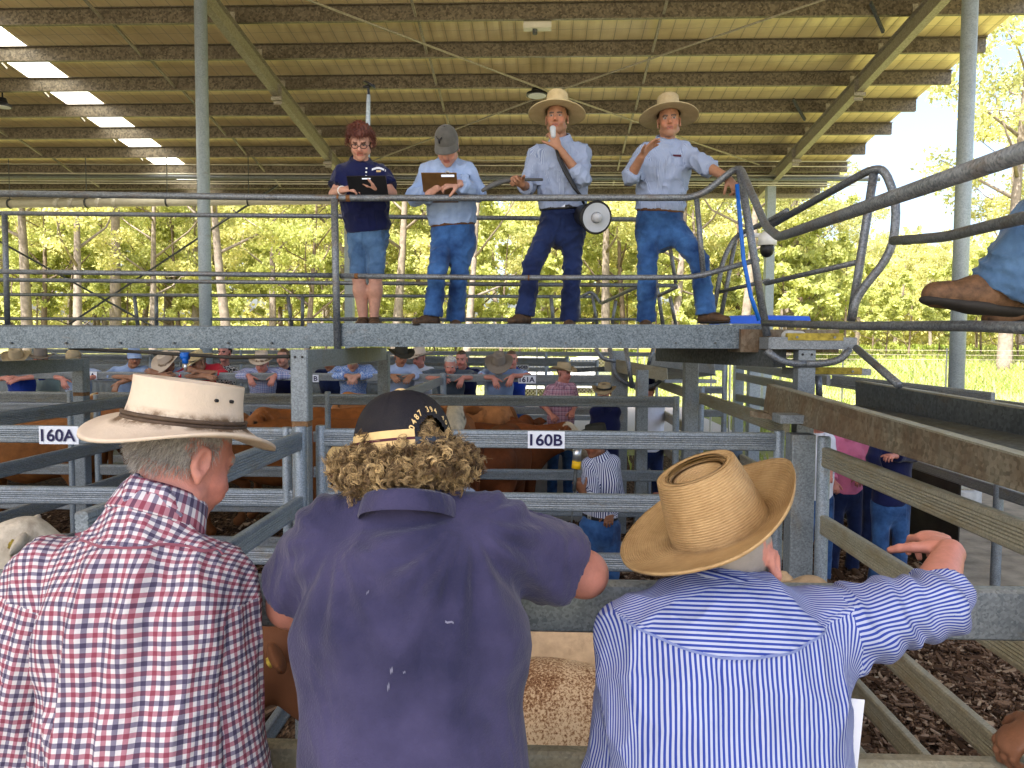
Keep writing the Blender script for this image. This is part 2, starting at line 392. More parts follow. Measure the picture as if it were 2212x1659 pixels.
def straw(name, c0, c1, ring=.005):
    m, nt, b = new_mat(name, .6, 0, .25); uv = uvnode(nt); co = coords(nt)
    f = fract(nt, uv.outputs[1], ring)
    tri = math_(nt, 'ABSOLUTE', math_(nt, 'SUBTRACT', math_(nt, 'MULTIPLY', f, 2), 1))
    g = fract(nt, math_(nt, 'ADD', math_(nt, 'MULTIPLY', uv.outputs[0], .12), math_(nt, 'MULTIPLY', uv.outputs[1], .5)), .004)
    n = noise_(nt, co, 14, 6, .7)
    c = ramp(nt, math_(nt, 'ADD', math_(nt, 'MULTIPLY', n, .75), math_(nt, 'MULTIPLY', tri, .25)), [(.25, c0), (.7, c1)])
    c = mix(nt, math_(nt, 'MULTIPLY', math_(nt, 'POWER', tri, 4), .42), c, tuple(x*.35 for x in c0))
    c = mix(nt, math_(nt, 'MULTIPLY', g, .22), c, tuple(x*.5 for x in c0))
    stain = math_(nt, 'MULTIPLY', math_(nt, 'MAXIMUM', math_(nt, 'SUBTRACT', 1.0, math_(nt, 'MULTIPLY', math_(nt, 'ABSOLUTE', uv.outputs[1]), 45)), 0.0), noise_(nt, co, 18, 5))
    c = mix(nt, stain, c, (.10, .05, .02))
    L(nt, c, b.inputs['Base Color'])
    bump(nt, b, math_(nt, 'ADD', math_(nt, 'SUBTRACT', 1, tri), math_(nt, 'MULTIPLY', g, .4)), .5, .003)
    return m
MAT['straw'] = straw('woven_straw', (.26, .145, .055), (.58, .39, .19), .0048)
MAT['straw_pale'] = straw('pale_straw', (.50, .37, .18), (.74, .60, .34))
MAT['straw_mid'] = straw('tan_straw', (.36, .27, .14), (.58, .47, .28))
# shirts
CK = [(.74, .725, .735), (.455, .215, .270), (.74, .725, .735), (.235, .215, .30)]
MAT['check'] = gingham('red_navy_check', CK, .0081, .4, True); MAT['check_yoke'] = gingham('red_navy_check_yoke', CK, .0081, .35, True, .12)
MAT['stripe_blue'] = stripes('blue_white_stripe', (.37, .405, .54), (.024, .048, .27), .0084, .50, folds=.4)
MAT['stripe_yoke'] = stripes('blue_white_stripe_yoke', (.37, .405, .54), (.024, .048, .27), .0084, .50, swap=True, folds=.3)
MAT['stripe_fine'] = stripes('fine_blue_stripe', (.38, .44, .57), (.20, .25, .39), .009, .5, folds=.7)
MAT['stripe_navy'] = stripes('navy_white_stripe', (.66, .68, .76), (.02, .03, .14), .022, .5, folds=.4)
MAT['polo'] = cloth('faded_navy_polo', (.026, .026, .070), .22, .6, (.054, .048, .110), 6, .02)
MAT['cham'] = cloth('chambray_blue', (.24, .34, .56), .15, .55, (.33, .43, .64))
MAT['royal'] = cloth('royal_blue', (.01, .04, .30), .2, .5)
MAT['sage'] = cloth('pale_sage', (.30, .38, .36), .12)
MAT['pale_blue'] = cloth('pale_blue', (.35, .43, .62), .12)
MAT['red'] = cloth('red_shirt', (.45, .02, .035), .2)
MAT['pink'] = cloth('pink_shirt', (.62, .17, .30), .15, .45)
MAT['slate'] = cloth('slate_grey', (.07, .09, .115), .2)
MAT['whitecloth'] = cloth('white_cloth', (.66, .68, .76), .08)
MAT['plaid'] = gingham('blue_plaid', [(.38, .42, .58), (.38, .42, .58), (.12, .16, .38), (.55, .5, .6), (.2, .22, .42)], .014)
MAT['plaid_pink'] = gingham('pink_plaid', [(.42, .22, .28), (.5, .34, .4), (.16, .08, .14), (.42, .22, .28)], .014)
def speckle(name, a, bcol, scale):
    m, nt, b = new_mat(name, .8, 0, .2); n = noise_(nt, coords(nt), scale, 2, .6)
    L(nt, ramp(nt, n, [(.47, a), (.53, bcol)]), b.inputs['Base Color']); return m
MAT['floral'] = speckle('blue_floral', (.10, .22, .55), (.42, .50, .70), 70)
MAT['leopard'] = speckle('black_white_print', (.6, .57, .52), (.02, .02, .02), 55)
# ground and plants
def ground_mat():
    m, nt, b = new_mat('dry_earth', .95, 0, .1); co = world_co(nt)
    n = noise_(nt, co, .25, 8, .7); n2 = noise_(nt, co, 9, 6, .7)
    c = mix(nt, .5, ramp(nt, n, [(.3, (.15, .17, .05)), (.65, (.29, .27, .13))]), ramp(nt, n2, [(.3, (.12, .14, .04)), (.7, (.28, .28, .12))]))
    L(nt, c, b.inputs['Base Color']); bump(nt, b, n2, .6, .05); return m
def bark_mat():
    m, nt, b = new_mat('bark_floor', .95, 0, .1); co = world_co(nt)
    v = N(nt, 'TexVoronoi', Vector=N(nt, 'Mapping', Vector=co, Scale=(1, .4, 1), Rotation=(0, 0, .6)).outputs[0], Scale=45).outputs
    n = noise_(nt, co, 2.2, 6, .7)
    g = N(nt, 'SeparateColor', Color=v['Color']).outputs[0]
    L(nt, ramp(nt, math_(nt, 'ADD', math_(nt, 'MULTIPLY', g, .6), math_(nt, 'MULTIPLY', n, .4)), [(.25, (.02, .011, .006)), (.6, (.075, .042, .024)), (.85, (.20, .13, .08))]), b.inputs['Base Color'])
    bump(nt, b, v['Distance'], .9, .03); return m
MAT['grass_ground'] = ground_mat(); MAT['bark_floor'] = bark_mat()
def chip_mat():
    m, nt, b = new_mat('wood_chip', .9, 0, .1); g = nt.nodes.new('ShaderNodeNewGeometry')
    L(nt, ramp(nt, g.outputs['Random Per Island'], [(0, (.035, .02, .012)), (.5, (.12, .070, .042)), (.85, (.25, .165, .11)), (1, (.42, .32, .22))]), b.inputs['Base Color']); return m
MAT['chip'] = chip_mat()
def leaf_mat(name, stops, tr=.52):
    m, nt, b = new_mat(name, .55, 0, .3); out = nt.nodes['Material Output']
    g = nt.nodes.new('ShaderNodeNewGeometry')
    c = ramp(nt, g.outputs['Random Per Island'], stops)
    L(nt, c, b.inputs['Base Color'])
    t = N(nt, 'BsdfTranslucent', Color=mix(nt, .35, c, (.78, .74, .20)))
    mx = N(nt, 'MixShader', i0=tr, i1=b.outputs[0], i2=t.outputs[0]); L(nt, mx.outputs[0], out.inputs[0]); return m
MAT['leaf'] = [leaf_mat('gum_leaf_olive', [(0, (.29, .31, .12)), (.6, (.45, .46, .20)), (1, (.60, .57, .30))]),  # leaf tones paled to paint in the overexposed veil over the background
               leaf_mat('gum_leaf_yellow', [(0, (.35, .36, .14)), (.6, (.52, .51, .21)), (1, (.66, .60, .30))]),
               leaf_mat('gum_leaf_bright', [(0, (.31, .36, .12)), (.6, (.47, .51, .18)), (1, (.62, .62, .26))])]
MAT['trunk'] = plain('gum_bark', (.20, .165, .135), .9, 0, .35, 4, .4, 12)
MAT['trunk_dark'] = plain('dark_bark', (.16, .12, .09), .9, 0, .35, 4, .4, 12)
MAT['blade'] = leaf_mat('grass_blade', [(0, (.13, .20, .03)), (.6, (.26, .33, .06)), (1, (.42, .42, .14))], .35)
def roof_mat():
    m, nt, b = new_mat('foil_lined_sheet', .42, .4, .4); g = world_co(nt); s = N(nt, 'SeparateXYZ', Vector=g)
    n = noise_(nt, N(nt, 'Mapping', Vector=g, Scale=(.5, 1, 1)).outputs[0], 1.4, 6, .6)
    c = ramp(nt, n, [(.3, (.72, .56, .31)), (.7, (.95, .80, .50))])
    l1 = math_(nt, 'LESS_THAN', fract(nt, s.outputs[0], .30), .05); l2 = math_(nt, 'LESS_THAN', fract(nt, s.outputs[1], .50), .02)
    c = mix(nt, math_(nt, 'MULTIPLY', math_(nt, 'MAXIMUM', l1, l2), .5), c, (.14, .12, .07))
    L(nt, c, b.inputs['Base Color'])
    cr = math_(nt, 'SINE', math_(nt, 'MULTIPLY', s.outputs[0], 2*math.pi/.30))
    bump(nt, b, math_(nt, 'ADD', math_(nt, 'MULTIPLY', cr, .4), math_(nt, 'MULTIPLY', noise_(nt, g, 5, 4), 1.5)), .25, .02); return m
MAT['roof'] = roof_mat()
def sky_panel():
    m, nt, b = new_mat('translucent_sheet', .5); out = nt.nodes['Material Output']
    t = N(nt, 'BsdfTranslucent', Color=(.85, .85, .78, 1)); L(nt, t.outputs[0], out.inputs[0]); return m
MAT['skylight'] = sky_panel()
MAT['roof_top'] = plain('zinc_roof_top', (.5, .5, .48), .5, .3, .1, 3)
# ------------------------------------------------------------------ people
Zup = A3(0, 0, 1)
def frame(yaw, pitch=0, roll=0):
    """yaw 0 faces the camera side (-Y), positive turns towards +X; pitch down positive; roll leans the crown towards +R"""
    y, p, r = R(yaw), R(pitch), R(roll)
    F0 = A3(math.sin(y), -math.cos(y), 0); F = F0*math.cos(p)-Zup*math.sin(p); U = F0*math.sin(p)+Zup*math.cos(p)
    Rt = np.cross(F, U); U2 = U*math.cos(r)+Rt*math.sin(r); return F, U2, np.cross(F, U2)
SKIN = {'fair': (.50, .26, .185), 'pink': (.52, .215, .16), 'tan': (.34, .165, .095), 'brown': (.22, .095, .05)}
def head_prims(S, c, fr, s=1.0, fem=False):
    F, U, Rt = fr; q = lambda x, y, z: c+s*(x*Rt+y*F+z*U); ax = (Rt, F, U)
    S.ell(q(0, -.012, .036), A3(.074, .094, .088)*s, ax, .02)
    S.ell(q(0, .030, -.026), A3(.060, .062, .082)*s, ax, .03)
    S.cap(q(-.047, .008, -.066), q(0, .060, -.096), .026*s, .024*s, .025); S.cap(q(.047, .008, -.066), q(0, .060, -.096), .026*s, .024*s, .025)
    S.cap(q(-.034, .074, .022), q(.034, .074, .022), .013*s, k=.014)
    for x in (-1, 1):
        S.ell(q(.030*x, .098, .003), A3(.017, .018, .012)*s, ax, .010, True)
        S.cap(q(.043*x, .058, -.030), q(.036*x, .066, -.045), .020*s, k=.02)
        S.cap(q(.012*x, .090, -.036), q(.013*x, .088, -.034), .009*s, k=.008)
        S.ell(q(.0305*x, .0735, .003), A3(.0125, .0125, .0125)*s, ax, .003)
        en = nrm(Rt*x*1.0-F*.45); eu = nrm(U-en*np.dot(U, en)); ef = np.cross(en, eu); e0 = q(.079*x, -.014, -.004); S.ell(e0, A3(.0085, .018, .030)*s, (en, ef, eu), .006); S.ell(e0+en*.009*s+F*.006*s, A3(.007, .011, .020)*s, (en, ef, eu), .005, True); S.cap(e0-eu*.026*s+F*.004*s, e0-eu*.034*s+F*.006*s, .009*s, .007*s, .006)
    S.cap(q(0, .086, .012), q(0, .108, -.028), .009*s, .0125*s, .012)
    S.cap(q(-.019, .082, -.0555), q(.019, .082, -.0555), .0075*s, k=.008)
    S.cap(q(-.016, .082, -.069), q(.016, .082, -.069), .0085*s, k=.009)
    S.cap(q(-.02, .093, -.0622), q(.02, .093, -.0622), .0035*s, k=.004, sub=True)
def head_cols(V, c, fr, s, skin, hair, o):
    F, U, Rt = fr; D = (V-c)/s; x, y, z = D@Rt, D@F, D@U; C = np.tile(A3(*skin), (len(V), 1))
    ax = np.abs(x); fr_ = y > .055
    flush = np.exp(-(((ax-.045)/.022)**2+((z+.03)/.03)**2))*(y > .03)+np.exp(-((x/.02)**2+((z+.03)/.02)**2))*(y > .08)
    C += flush[:, None]*A3(.05, -.02, -.02)
    lips = fr_ & (ax < .024) & (z < -.050) & (z > -.077) & (y > .080-.3*ax); C[lips] = A3(*skin)*A3(.82, .5, .5)
    C[fr_ & (ax < .02) & (np.abs(z+.0622) < .0032)] = A3(*skin)*.25
    if o.get('stubble'):
        st = (y > -.01) & (z < -.035) & ~lips & (z > -.14) & ((ax > .02) | (z < -.076) | (z > -.05)) & (z < -.03-.3*np.maximum(0, .05-ax)*0); C[st] = C[st]*(1-.28*o['stubble'])
    br = (y > .05) & (ax > .011) & (ax < .049) & (np.abs(z-.0215-.10*(ax-.028)*(ax < .035)) < .0055)
    C[br] = A3(*(o.get('brow') or hair))*.8
    for sx in (-1, 1):
        e = np.sqrt((x-.0305*sx)**2+(y-.0735)**2+(z-.003)**2)
        w_ = (e < .0142) & (y > .074) & (np.abs(z-.003) < .0055); C[w_] = (.27, .23, .205)
        C[w_ & ((x-.0305*sx)**2+(z-.002)**2 < .0068**2)] = o.get('iris', (.02, .015, .012))
        C[(e < .019) & (y > .072) & (z-.003 > .0065) & (z-.003 < .0105)] = A3(*skin)*.3
    if hair is not None:
        hl = o.get('hairline', .075)
        h = (z > hl-.0*y) | ((y < -.005+.0*z) & (z > o.get('nape', -.045)) & (ax < .07+.0*y)) | ((y < .02) & (y > -.03) & (z > .02))
        C[h & ~((ax > .066) & (np.abs(y+.012) < .034) & (z < .035) & (z > -.06))] = hair
    return C
def hand(S, wr, d, n, t, curl=.5, s=1.0, spread=1.0, thumb=.8, per=None):
    """wr wrist; d finger direction; n the way the palm faces; t towards the thumb"""
    d = nrm(d); n = nrm(n-d*np.dot(n, d)); t = nrm(t-d*np.dot(t, d)-n*np.dot(t, n))
    S.cap(wr-d*.01*s, wr+d*.03*s, .024*s, .030*s, .012, flat=n, q=.62)
    S.cap(wr+d*.03*s+t*.006*s, wr+d*.076*s, .034*s, .037*s, .012, flat=n, q=.40)
    for i, (off, ln) in enumerate(((.030, .074), (.010, .084), (-.011, .077), (-.030, .060))):
        p = wr+d*(.086-.006*abs(i-1.2))*s+t*off*s; ang = 0; cu = (per[i] if per else curl*(1+.12*i)); dd0 = nrm(d+t*off*2.2*spread)
        for sg, (fl, fa) in enumerate(((.46, .55), (.30, 1.0), (.24, .75))):
            ang += cu*fa; dd = dd0*math.cos(ang)+n*math.sin(ang); p2 = p+dd*ln*fl*s
            S.cap(p, p2, (.0098-.0008*sg)*s, (.0092-.0011*sg)*s, .004); p = p2
    b = wr+d*.022*s+t*.024*s; dd = nrm(d*.62+t*thumb+n*.25); p = b+dd*.040*s
    S.cap(b, p, .0145*s, .0115*s, .012); dd = nrm(dd+d*.35+n*curl*.5); p2 = p+dd*.030*s; S.cap(p, p2, .0112*s, .0098*s, .005)
    dd = nrm(dd+d*.2+n*curl*.4); S.cap(p2, p2+dd*.022*s, .0098*s, .008*s, .004)
def torso_prims(S, J, g=0.0, b=1.0, fr=None, k=.05, cutlo=None, squash=.72):
    F = fr[0]; pel, nk, shA, shB = J['pel'], J['neck'], J['shA'], J['shB']; ax = nk-pel
    W = pel+ax*.33+F*J.get('belly', .0); C = pel+ax*.68; M_ = (shA+shB)/2*.5+(nk-nrm(ax)*.05)*.5
    S.cap(pel, W, .165*b+g, .155*b+g, k, flat=F, q=squash, cut=cutlo); S.cap(W, C, .155*b+g, .168*b+g, k, flat=F, q=squash)
    S.cap(C, M_, .165*b+g, .085*b+g, k, flat=F, q=squash); S.cap(shA, shB, .058*b+g, k=k, flat=F, q=.95)
def cutp(p, n): return (np.asarray(p, float), nrm(n))
def wrinkle(V, Nn, amp, sc=(13, 13, 9)):
    d = np.empty(len(V))
    for i, p in enumerate(V):
        q = Vector((p[0]*sc[0], p[1]*sc[1], p[2]*sc[2]))+mnoise.noise_vector(Vector(p)*5)*.8; a = 1-abs(mnoise.noise(q)); d[i] = (a**4-.45)*amp
    return V+Nn*(d*np.clip((V[:, 2]-V[:, 2].min())/.07-.25, 0, 1)*np.clip((V[:, 2].max()-V[:, 2])/.07-.1, 0, 1))[:, None]
def person(label, J, fr, o=None, group=None):
    """J joints in world metres; A is the arm and leg on the picture's left, B on its right"""
    o = o or {}; s = o.get('s', 1.0); b = o.get('b', 1.0); vx = o.get('vx', .011); hv = o.get('hv', .007)
    root = thing('person', label, 'person', (float(J['pel'][0]), float(J['pel'][1]), float(o.get('base', J['pel'][2]-.9))), group)
    tf = frame(o.get('tyaw', 0), o.get('tpitch', 0)); skin = SKIN[o.get('skin', 'fair')]; hc = J['head']; F, U, Rt = fr
    S = Sdf(); torso_prims(S, J, -.006, b, tf)
    S.cap(J['neck']-nrm(J['neck']-J['pel'])*.04, hc-U*.05*s-F*.012, .060*s, .052*s, .03)
    for k in 'AB':
        if 'el'+k in J: S.cap(J['sh'+k], J['el'+k], .050*b, .040*b, .02); S.cap(J['el'+k], J['wr'+k], .041*b*o.get('armw', 1), .027*s*o.get('armw', 1), .02)
        if 'kn'+k in J:
            S.cap(J['hip'+k], J['kn'+k], .080*b, .055*b, .03)
            S.cap(J['kn'+k], J['kn'+k]*.62+J['an'+k]*.38-tf[0]*.012, .054*b, .056*b, .03); S.cap(J['kn'+k]*.62+J['an'+k]*.38-tf[0]*.012, J['an'+k], .056*b, .036*b, .03)
    parts = [S.mesh(vx)]; H = Sdf(); head_prims(H, hc, fr, s); H.cap(J['neck'], hc-U*.05*s-F*.012, .056*s, .052*s, .02); parts.append(H.mesh(hv))
    for k in 'AB':
        if 'ha'+k in J:
            h = J['ha'+k]; Q = Sdf(); aw = o.get('armw', 1); Q.cap(J['wr'+k]+(J['el'+k]-J['wr'+k])*.2, J['wr'+k], .031*s*aw, .026*s*aw, .01); hand(Q, J['wr'+k], h[0], h[1], h[2], h[3] if len(h) > 3 else .5, s, *(h[4:] if len(h) > 4 else ())); parts.append(Q.mesh(o.get('fv', .006)))
    V, Fc = join(parts); n0, n1 = len(parts[0][0]), len(parts[1][0])
    C = np.tile(A3(*skin), (len(V), 1)); C[n0:n0+n1] = head_cols(V[n0:n0+n1], hc, fr, s, skin, o.get('hair'), o)
    if o.get('disp'): V = o['disp'](V, Fc)
    np_mesh('body', V, Fc, MAT['skin'], root, col=C)
    # shirt
    sl = o.get('sleeve', 1.0); g = o.get('g', .012)
    S = Sdf(); pb = J['pel']+nrm(J['neck']-J['pel'])*(.045 if o.get('belt') and not o.get('shorts') else -.06); nk = J['neck']; ax = nrm(nk-J['pel'])
    torso_prims(S, J, g, b, tf, cutlo=[cutp(pb, -ax)])
    S.cap(nk-ax*.05, nk+(hc-U*.05-nk)*.35, .072*s+g*.5, .066*s+g*.3, .03, cut=[cutp(nk+(hc-U*.05-nk)*.30, hc-U*.05-nk)])
    bones = [(J['pel'], nk, -tf[0], .17*b)]
    for k in 'AB':
        if 'el'+k not in J: continue
        sh, el, wr = J['sh'+k], J['el'+k], J['wr'+k]; t = sl if not isinstance(sl, dict) else sl[k]
        sw = o.get('slw', 1.0); sk = o.get('slk', .025)
        if t <= .5: e = sh+(el-sh)*t*2; S.cap(sh, e, .057*b+g, ((.050+.012)*b+g)*sw, sk, cut=[cutp(e, el-sh)])
        else:
            e = el+(wr-el)*(t-.5)*2; S.cap(sh, el, (.055*b+g)*(.6+.4*sw), (.044*b+g)*sw, sk); S.cap(el, e, (.045*b+g)*sw, (.036*b+g*.9)*sw, .02, cut=[cutp(e, wr-el)])
            if t < .98: S.cap(e-(wr-el)*.18, e, (.047*b+g)*sw, (.046*b+g)*sw, .006, cut=[cutp(e, wr-el), cutp(e-(wr-el)*.2, el-wr)])
            bones.append((el, wr, tf[0], .05*b))
        bones.append((sh, el, tf[0], .075*b*sw, .035))
    V, Fc = S.mesh(o.get('sv', vx*.9))
    if o.get('wr'): V = wrinkle(V, vnormals(V, Fc), o['wr'])
    if o.get('sdisp'): V = o['sdisp'](V, Fc, vnormals(V, Fc))
    uv, bi = bone_uv(V, Fc, bones, bool(o.get('yoke')))
    mi = o['yoke'](V, Fc, bi) if o.get('yoke') else None
    np_mesh('shirt', V, Fc, o.get('shirt', MAT['cham']), root, uv=uv, midx=mi)
    # trousers
    if 'knA' in J and o.get('pants'):
        S = Sdf(); F0 = tf[0]; pel = J['pel']; top = pel+ax*o.get('waist', .055)
        lw = o.get('legw', 1.0); S.cap(pel-ax*.10, pel+ax*.08, .168*b, .162*b+.004, .04, flat=F0, q=.74, cut=[cutp(top, ax)])
        for k in 'AB':
            hp, kn, an = J['hip'+k], J['kn'+k], J['an'+k]; z = o.get('shorts', 0)
            cuta = [cutp(top, ax)]
            kk = .004 if z else .03*lw; S.cap(hp, kn, .092*b*lw, .070*b*lw, kk, cut=cuta+([cutp(kn+(an-kn)*z, an-kn)] if z else []))
            if not z:
                e = an+(an-kn)*.06; S.cap(kn, kn*.5+e*.5, .068*b*lw, .066*b*lw, .02); S.cap(kn*.5+e*.5, e, .066*b*lw, .074*b*lw, .02, cut=[cutp(e, an-kn)])
        V, Fc = S.mesh(vx)
        if o.get('wr'): V = wrinkle(V, vnormals(V, Fc), o['wr']*.7, (10, 10, 17))
        np_mesh('trousers', V, Fc, o['pants'], root)
        if o.get('belt'):
            S = Sdf(); S.cap(pel-ax*.10, pel+ax*.08, .168*b+.006, .162*b+.011, .02, flat=F0, q=.74, cut=[cutp(top+ax*.012, ax), cutp(top-ax*.024, -ax)])
            V, Fc = S.mesh(.008); be = np_mesh('belt', V, Fc, o['belt'], root)
            m = MB(); p = top-ax*.006+F0*(.155*b+.010)*.74; m.bar(p-tf[2]*.022, p+tf[2]*.022, .012, .034); m.build('buckle', MAT['silver'], be)
        if o.get('boots'):
            for k in 'AB':
                an = J['an'+k]; toe = J['toe'+k]; d = nrm((toe-an)*A3(1, 1, 0)); up = Zup; he = an-d*.03-up*.055
                S = Sdf(); S.cap(an+up*o.get('boot_top', .06), an-up*.035, .047, .042, .02); S.cap(he, an+d*.10-up*.052, .036, .040, .02); S.cap(an+d*.08-up*.05, an+d*.185-up*.062, .043, .034, .02, flat=up, q=.75)
                V, Fc = S.mesh(.008); V[:, 2] = np.maximum(V[:, 2], an[2]-.088); bo = np_mesh('boot', V, Fc, o['boots'], root)
                S = Sdf(); S.cap(he-up*.028, an+d*.10-up*.083, .037, .044, .01, flat=up, q=.25); S.cap(an+d*.08-up*.083, an+d*.19-up*.083, .044, .036, .01, flat=up, q=.25)
                V, Fc = S.mesh(.008); np_mesh('sole', V, Fc, MAT['sole'], bo)
    if o.get('collar', True): collar(root, J, fr, tf, o.get('collar_mat') or (o['shirt'][0] if isinstance(o.get('shirt'), list) else o.get('shirt', MAT['cham'])), s, o.get('collar_open', .5))
    if o.get('hairobj'): o['hairobj'](root, hc, fr, s)
    hat = o.get('hat')
    if hat:
        hat = dict(hat); tp = R(hat.pop('tip', 0)); fh = (F*math.cos(tp)+U*math.sin(tp), U*math.cos(tp)-F*math.sin(tp), Rt); make_hat(root, hc+U*.052*s-F*.008*s, fh, s, **hat)
    cp = o.get('cap')
    if cp: make_cap(root, hc+U*.045*s-F*.010*s, fr, s, **cp)
    return root
def collar(root, J, fr, tf, m, s, opening=.5, h=.042, r=.074, n=36, up=None, back=0.0, tilt=0.25, flare=1.0):
    nk = J['neck']; a = up if up is not None else nrm(J['head']-fr[1]*.05-nk); a = nrm(a); F = nrm(tf[0]-a*np.dot(tf[0], a)); Rt = np.cross(F, a)
    rows = []; c0 = nk+a*.012-F*back
    for j, (dr, dz) in enumerate(((-.004, h*.85), (.002, h), (.008, h*.8), (.014, h*.3), (.020, -.012), (.016, -.016))):
        for i in range(n+1):
            th = math.pi+(i/n-.5)*2*(math.pi-opening*.6); f = .5+.5*math.cos(th)
            lap = max(0, f)**3*.035*(1 if j > 2 else 0)
            rows.append(c0+F*((r+dr*flare)*math.cos(th)*1.0+lap*.4)+Rt*((r+dr*flare)*math.sin(th))+a*(dz-tilt*f*.055-lap)*s)
    Fc = [(j*(n+1)+i, j*(n+1)+i+1, (j+1)*(n+1)+i+1, (j+1)*(n+1)+i) for j in range(5) for i in range(n)]
    uv = [[(i/n*2*math.pi*r, j*.012) for j, i in ((j, i), (j, i+1), (j+1, i+1), (j+1, i))] for j in range(5) for i in range(n)]
    return np_mesh('collar', np.array(rows), Fc, m, root, uv=uv)
def make_hat(root, o, fr, s, m, rx=.080, ry=.100, h=.105, taper=.86, dent=.022, bw=.10, curl=.03, droop=.012, band=None, pinch=.12, flare=0.0, name='hat', n=64, rollR=1.0, rollL=1.0, crease=.45, slope=0.0):
    F, U, Rt = fr; prof = []
    for i in range(7): t = i/6; prof.append(('t', t*crease if i < 6 else crease, 0))
    for t in (.6, .75, .88, .96): prof.append(('t', t, 0))
    for t in (1, .97, .9, .75, .55, .35, .15, 0): prof.append(('c', t, 0))
    for i in range(1, 13): prof.append(('b', i/12, 0))
    for i in range(12, -1, -1): prof.append(('u', i/12, 0))
    V = []; vv = []
    for kd, t, _ in prof:
        for i in range(n):
            th = 2*math.pi*i/n; sx, cy = math.sin(th), math.cos(th); side = sx*sx*(rollR if sx > 0 else rollL)
            if kd == 't':
                z = h-dent*(1-min(1, t/max(.55, crease))**2)-(.006 if t > .9 else 0)*((t-.9)/.1); f = t*taper*.97; v = h+.09*(1-t)
            elif kd == 'c':
                z = t*h; f = 1+(taper-1)*t**1.3+flare*math.sin(math.pi*min(1, t))*-1; v = z
            else:
                tt = t*bw; f = None; z = curl*side*t**1.7-droop*t*abs(cy)**2*(1 if cy > 0 else .7)-(.006 if kd == 'u' else 0)-.01*t*(1-t)-slope*t; v = -tt-(.001 if kd == 'b' else 0)
                dn = math.hypot(sx*rx, cy*ry); ex = tt*(1-.25*side*t*min(1, curl/.05))
                x = sx*(rx+ex); y = cy*(ry+ex)
            if f is not None:
                x = sx*rx*f; y = cy*ry*f
                up = z/h
                if pinch and cy > 0: x *= 1-pinch*max(0, up-.4)*cy
            V.append(o+s*(x*Rt+y*F+z*U)); vv.append(v)
    m_ = len(prof); Fc = []; uv = []
    for j in range(m_-1):
        for i in range(n):
            q = (j*n+i, (j+1)*n+i, (j+1)*n+(i+1) % n, j*n+(i+1) % n); Fc.append(q)
            uv.append([(2*math.pi*(i+d)/n*.1, vv[k]) for k, d in zip(q, (0, 0, 1, 1))])
    hat = np_mesh(name, np.array(V), Fc, m, root, uv=uv)
    if band:
        mb = MB(); bm_, br, bh = band
        for zc in ((bh,) if not isinstance(bh, tuple) else bh):
            mb.tube([o+s*(math.sin(a)*(rx+.002)*Rt+math.cos(a)*(ry+.002)*F+zc*U) for a in [2*math.pi*i/40 for i in range(41)]], br*s, 8)
        mb.build('hat_band', bm_, hat, True)
    return hat
def make_cap(root, o, fr, s, m, rx=.083, ry=.102, h=.105, visor=.075, vm=None, back=False, name='cap', tiltv=.35):
    F, U, Rt = fr; V = []; n, mm = 40, 14
    for j in range(mm+1):
        ph = j/mm*math.pi/2
        for i in range(n):
            th = 2*math.pi*i/n; e = .82; cph = math.cos(ph)**e; V.append(o+s*(math.sin(th)*rx*cph*Rt+math.cos(th)*ry*cph*F+h*math.sin(ph)**.95*U-(.012*U if j == 0 else 0)))
    Fc = [(j*n+i, j*n+(i+1) % n, (j+1)*n+(i+1) % n, (j+1)*n+i) for j in range(mm) for i in range(n)]
    uv = [[((i+a)/n*.58, (j+b_)*.011) for a, b_ in ((0, 0), (1, 0), (1, 1), (0, 1))] for j in range(mm) for i in range(n)]
    cp = np_mesh(name, np.array(V), Fc, m, root, uv=uv)
    mb = MB(); mb.tube([o+s*(h*U), o+s*((h+.006)*U)], .008*s, 8); mb.build('top_button', vm or m, cp, True)
    sg = -1 if back else 1; V = []; n2, m2 = 18, 6
    for lay in (0, -.005):
        for j in range(m2+1):
            for i in range(n2+1):
                a = (i/n2-.5)*math.pi*.92; t = j/m2; x = math.sin(a)*rx*(1+.04*t); y = math.cos(a)*ry*.98+visor*t*math.cos(a)**.8
                z = -.006-visor*t*tiltv+.012*math.cos(a)-.020*(math.sin(a)**2)*t+lay
                V.append(o+s*(x*Rt+sg*y*F+z*U))
    k = (m2+1)*(n2+1); idx = lambda l, j, i: l*k+j*(n2+1)+i
    Fc = [(idx(0, j, i), idx(0, j, i+1), idx(0, j+1, i+1), idx(0, j+1, i)) for j in range(m2) for i in range(n2)]
    Fc += [(idx(1, j, i), idx(1, j+1, i), idx(1, j+1, i+1), idx(1, j, i+1)) for j in range(m2) for i in range(n2)]
    Fc += [(idx(0, m2, i), idx(0, m2, i+1), idx(1, m2, i+1), idx(1, m2, i)) for i in range(n2)]
    np_mesh('visor', np.array(V), Fc, vm or m, cp, uv=np.zeros((len(Fc)*4, 2)))
    return cp
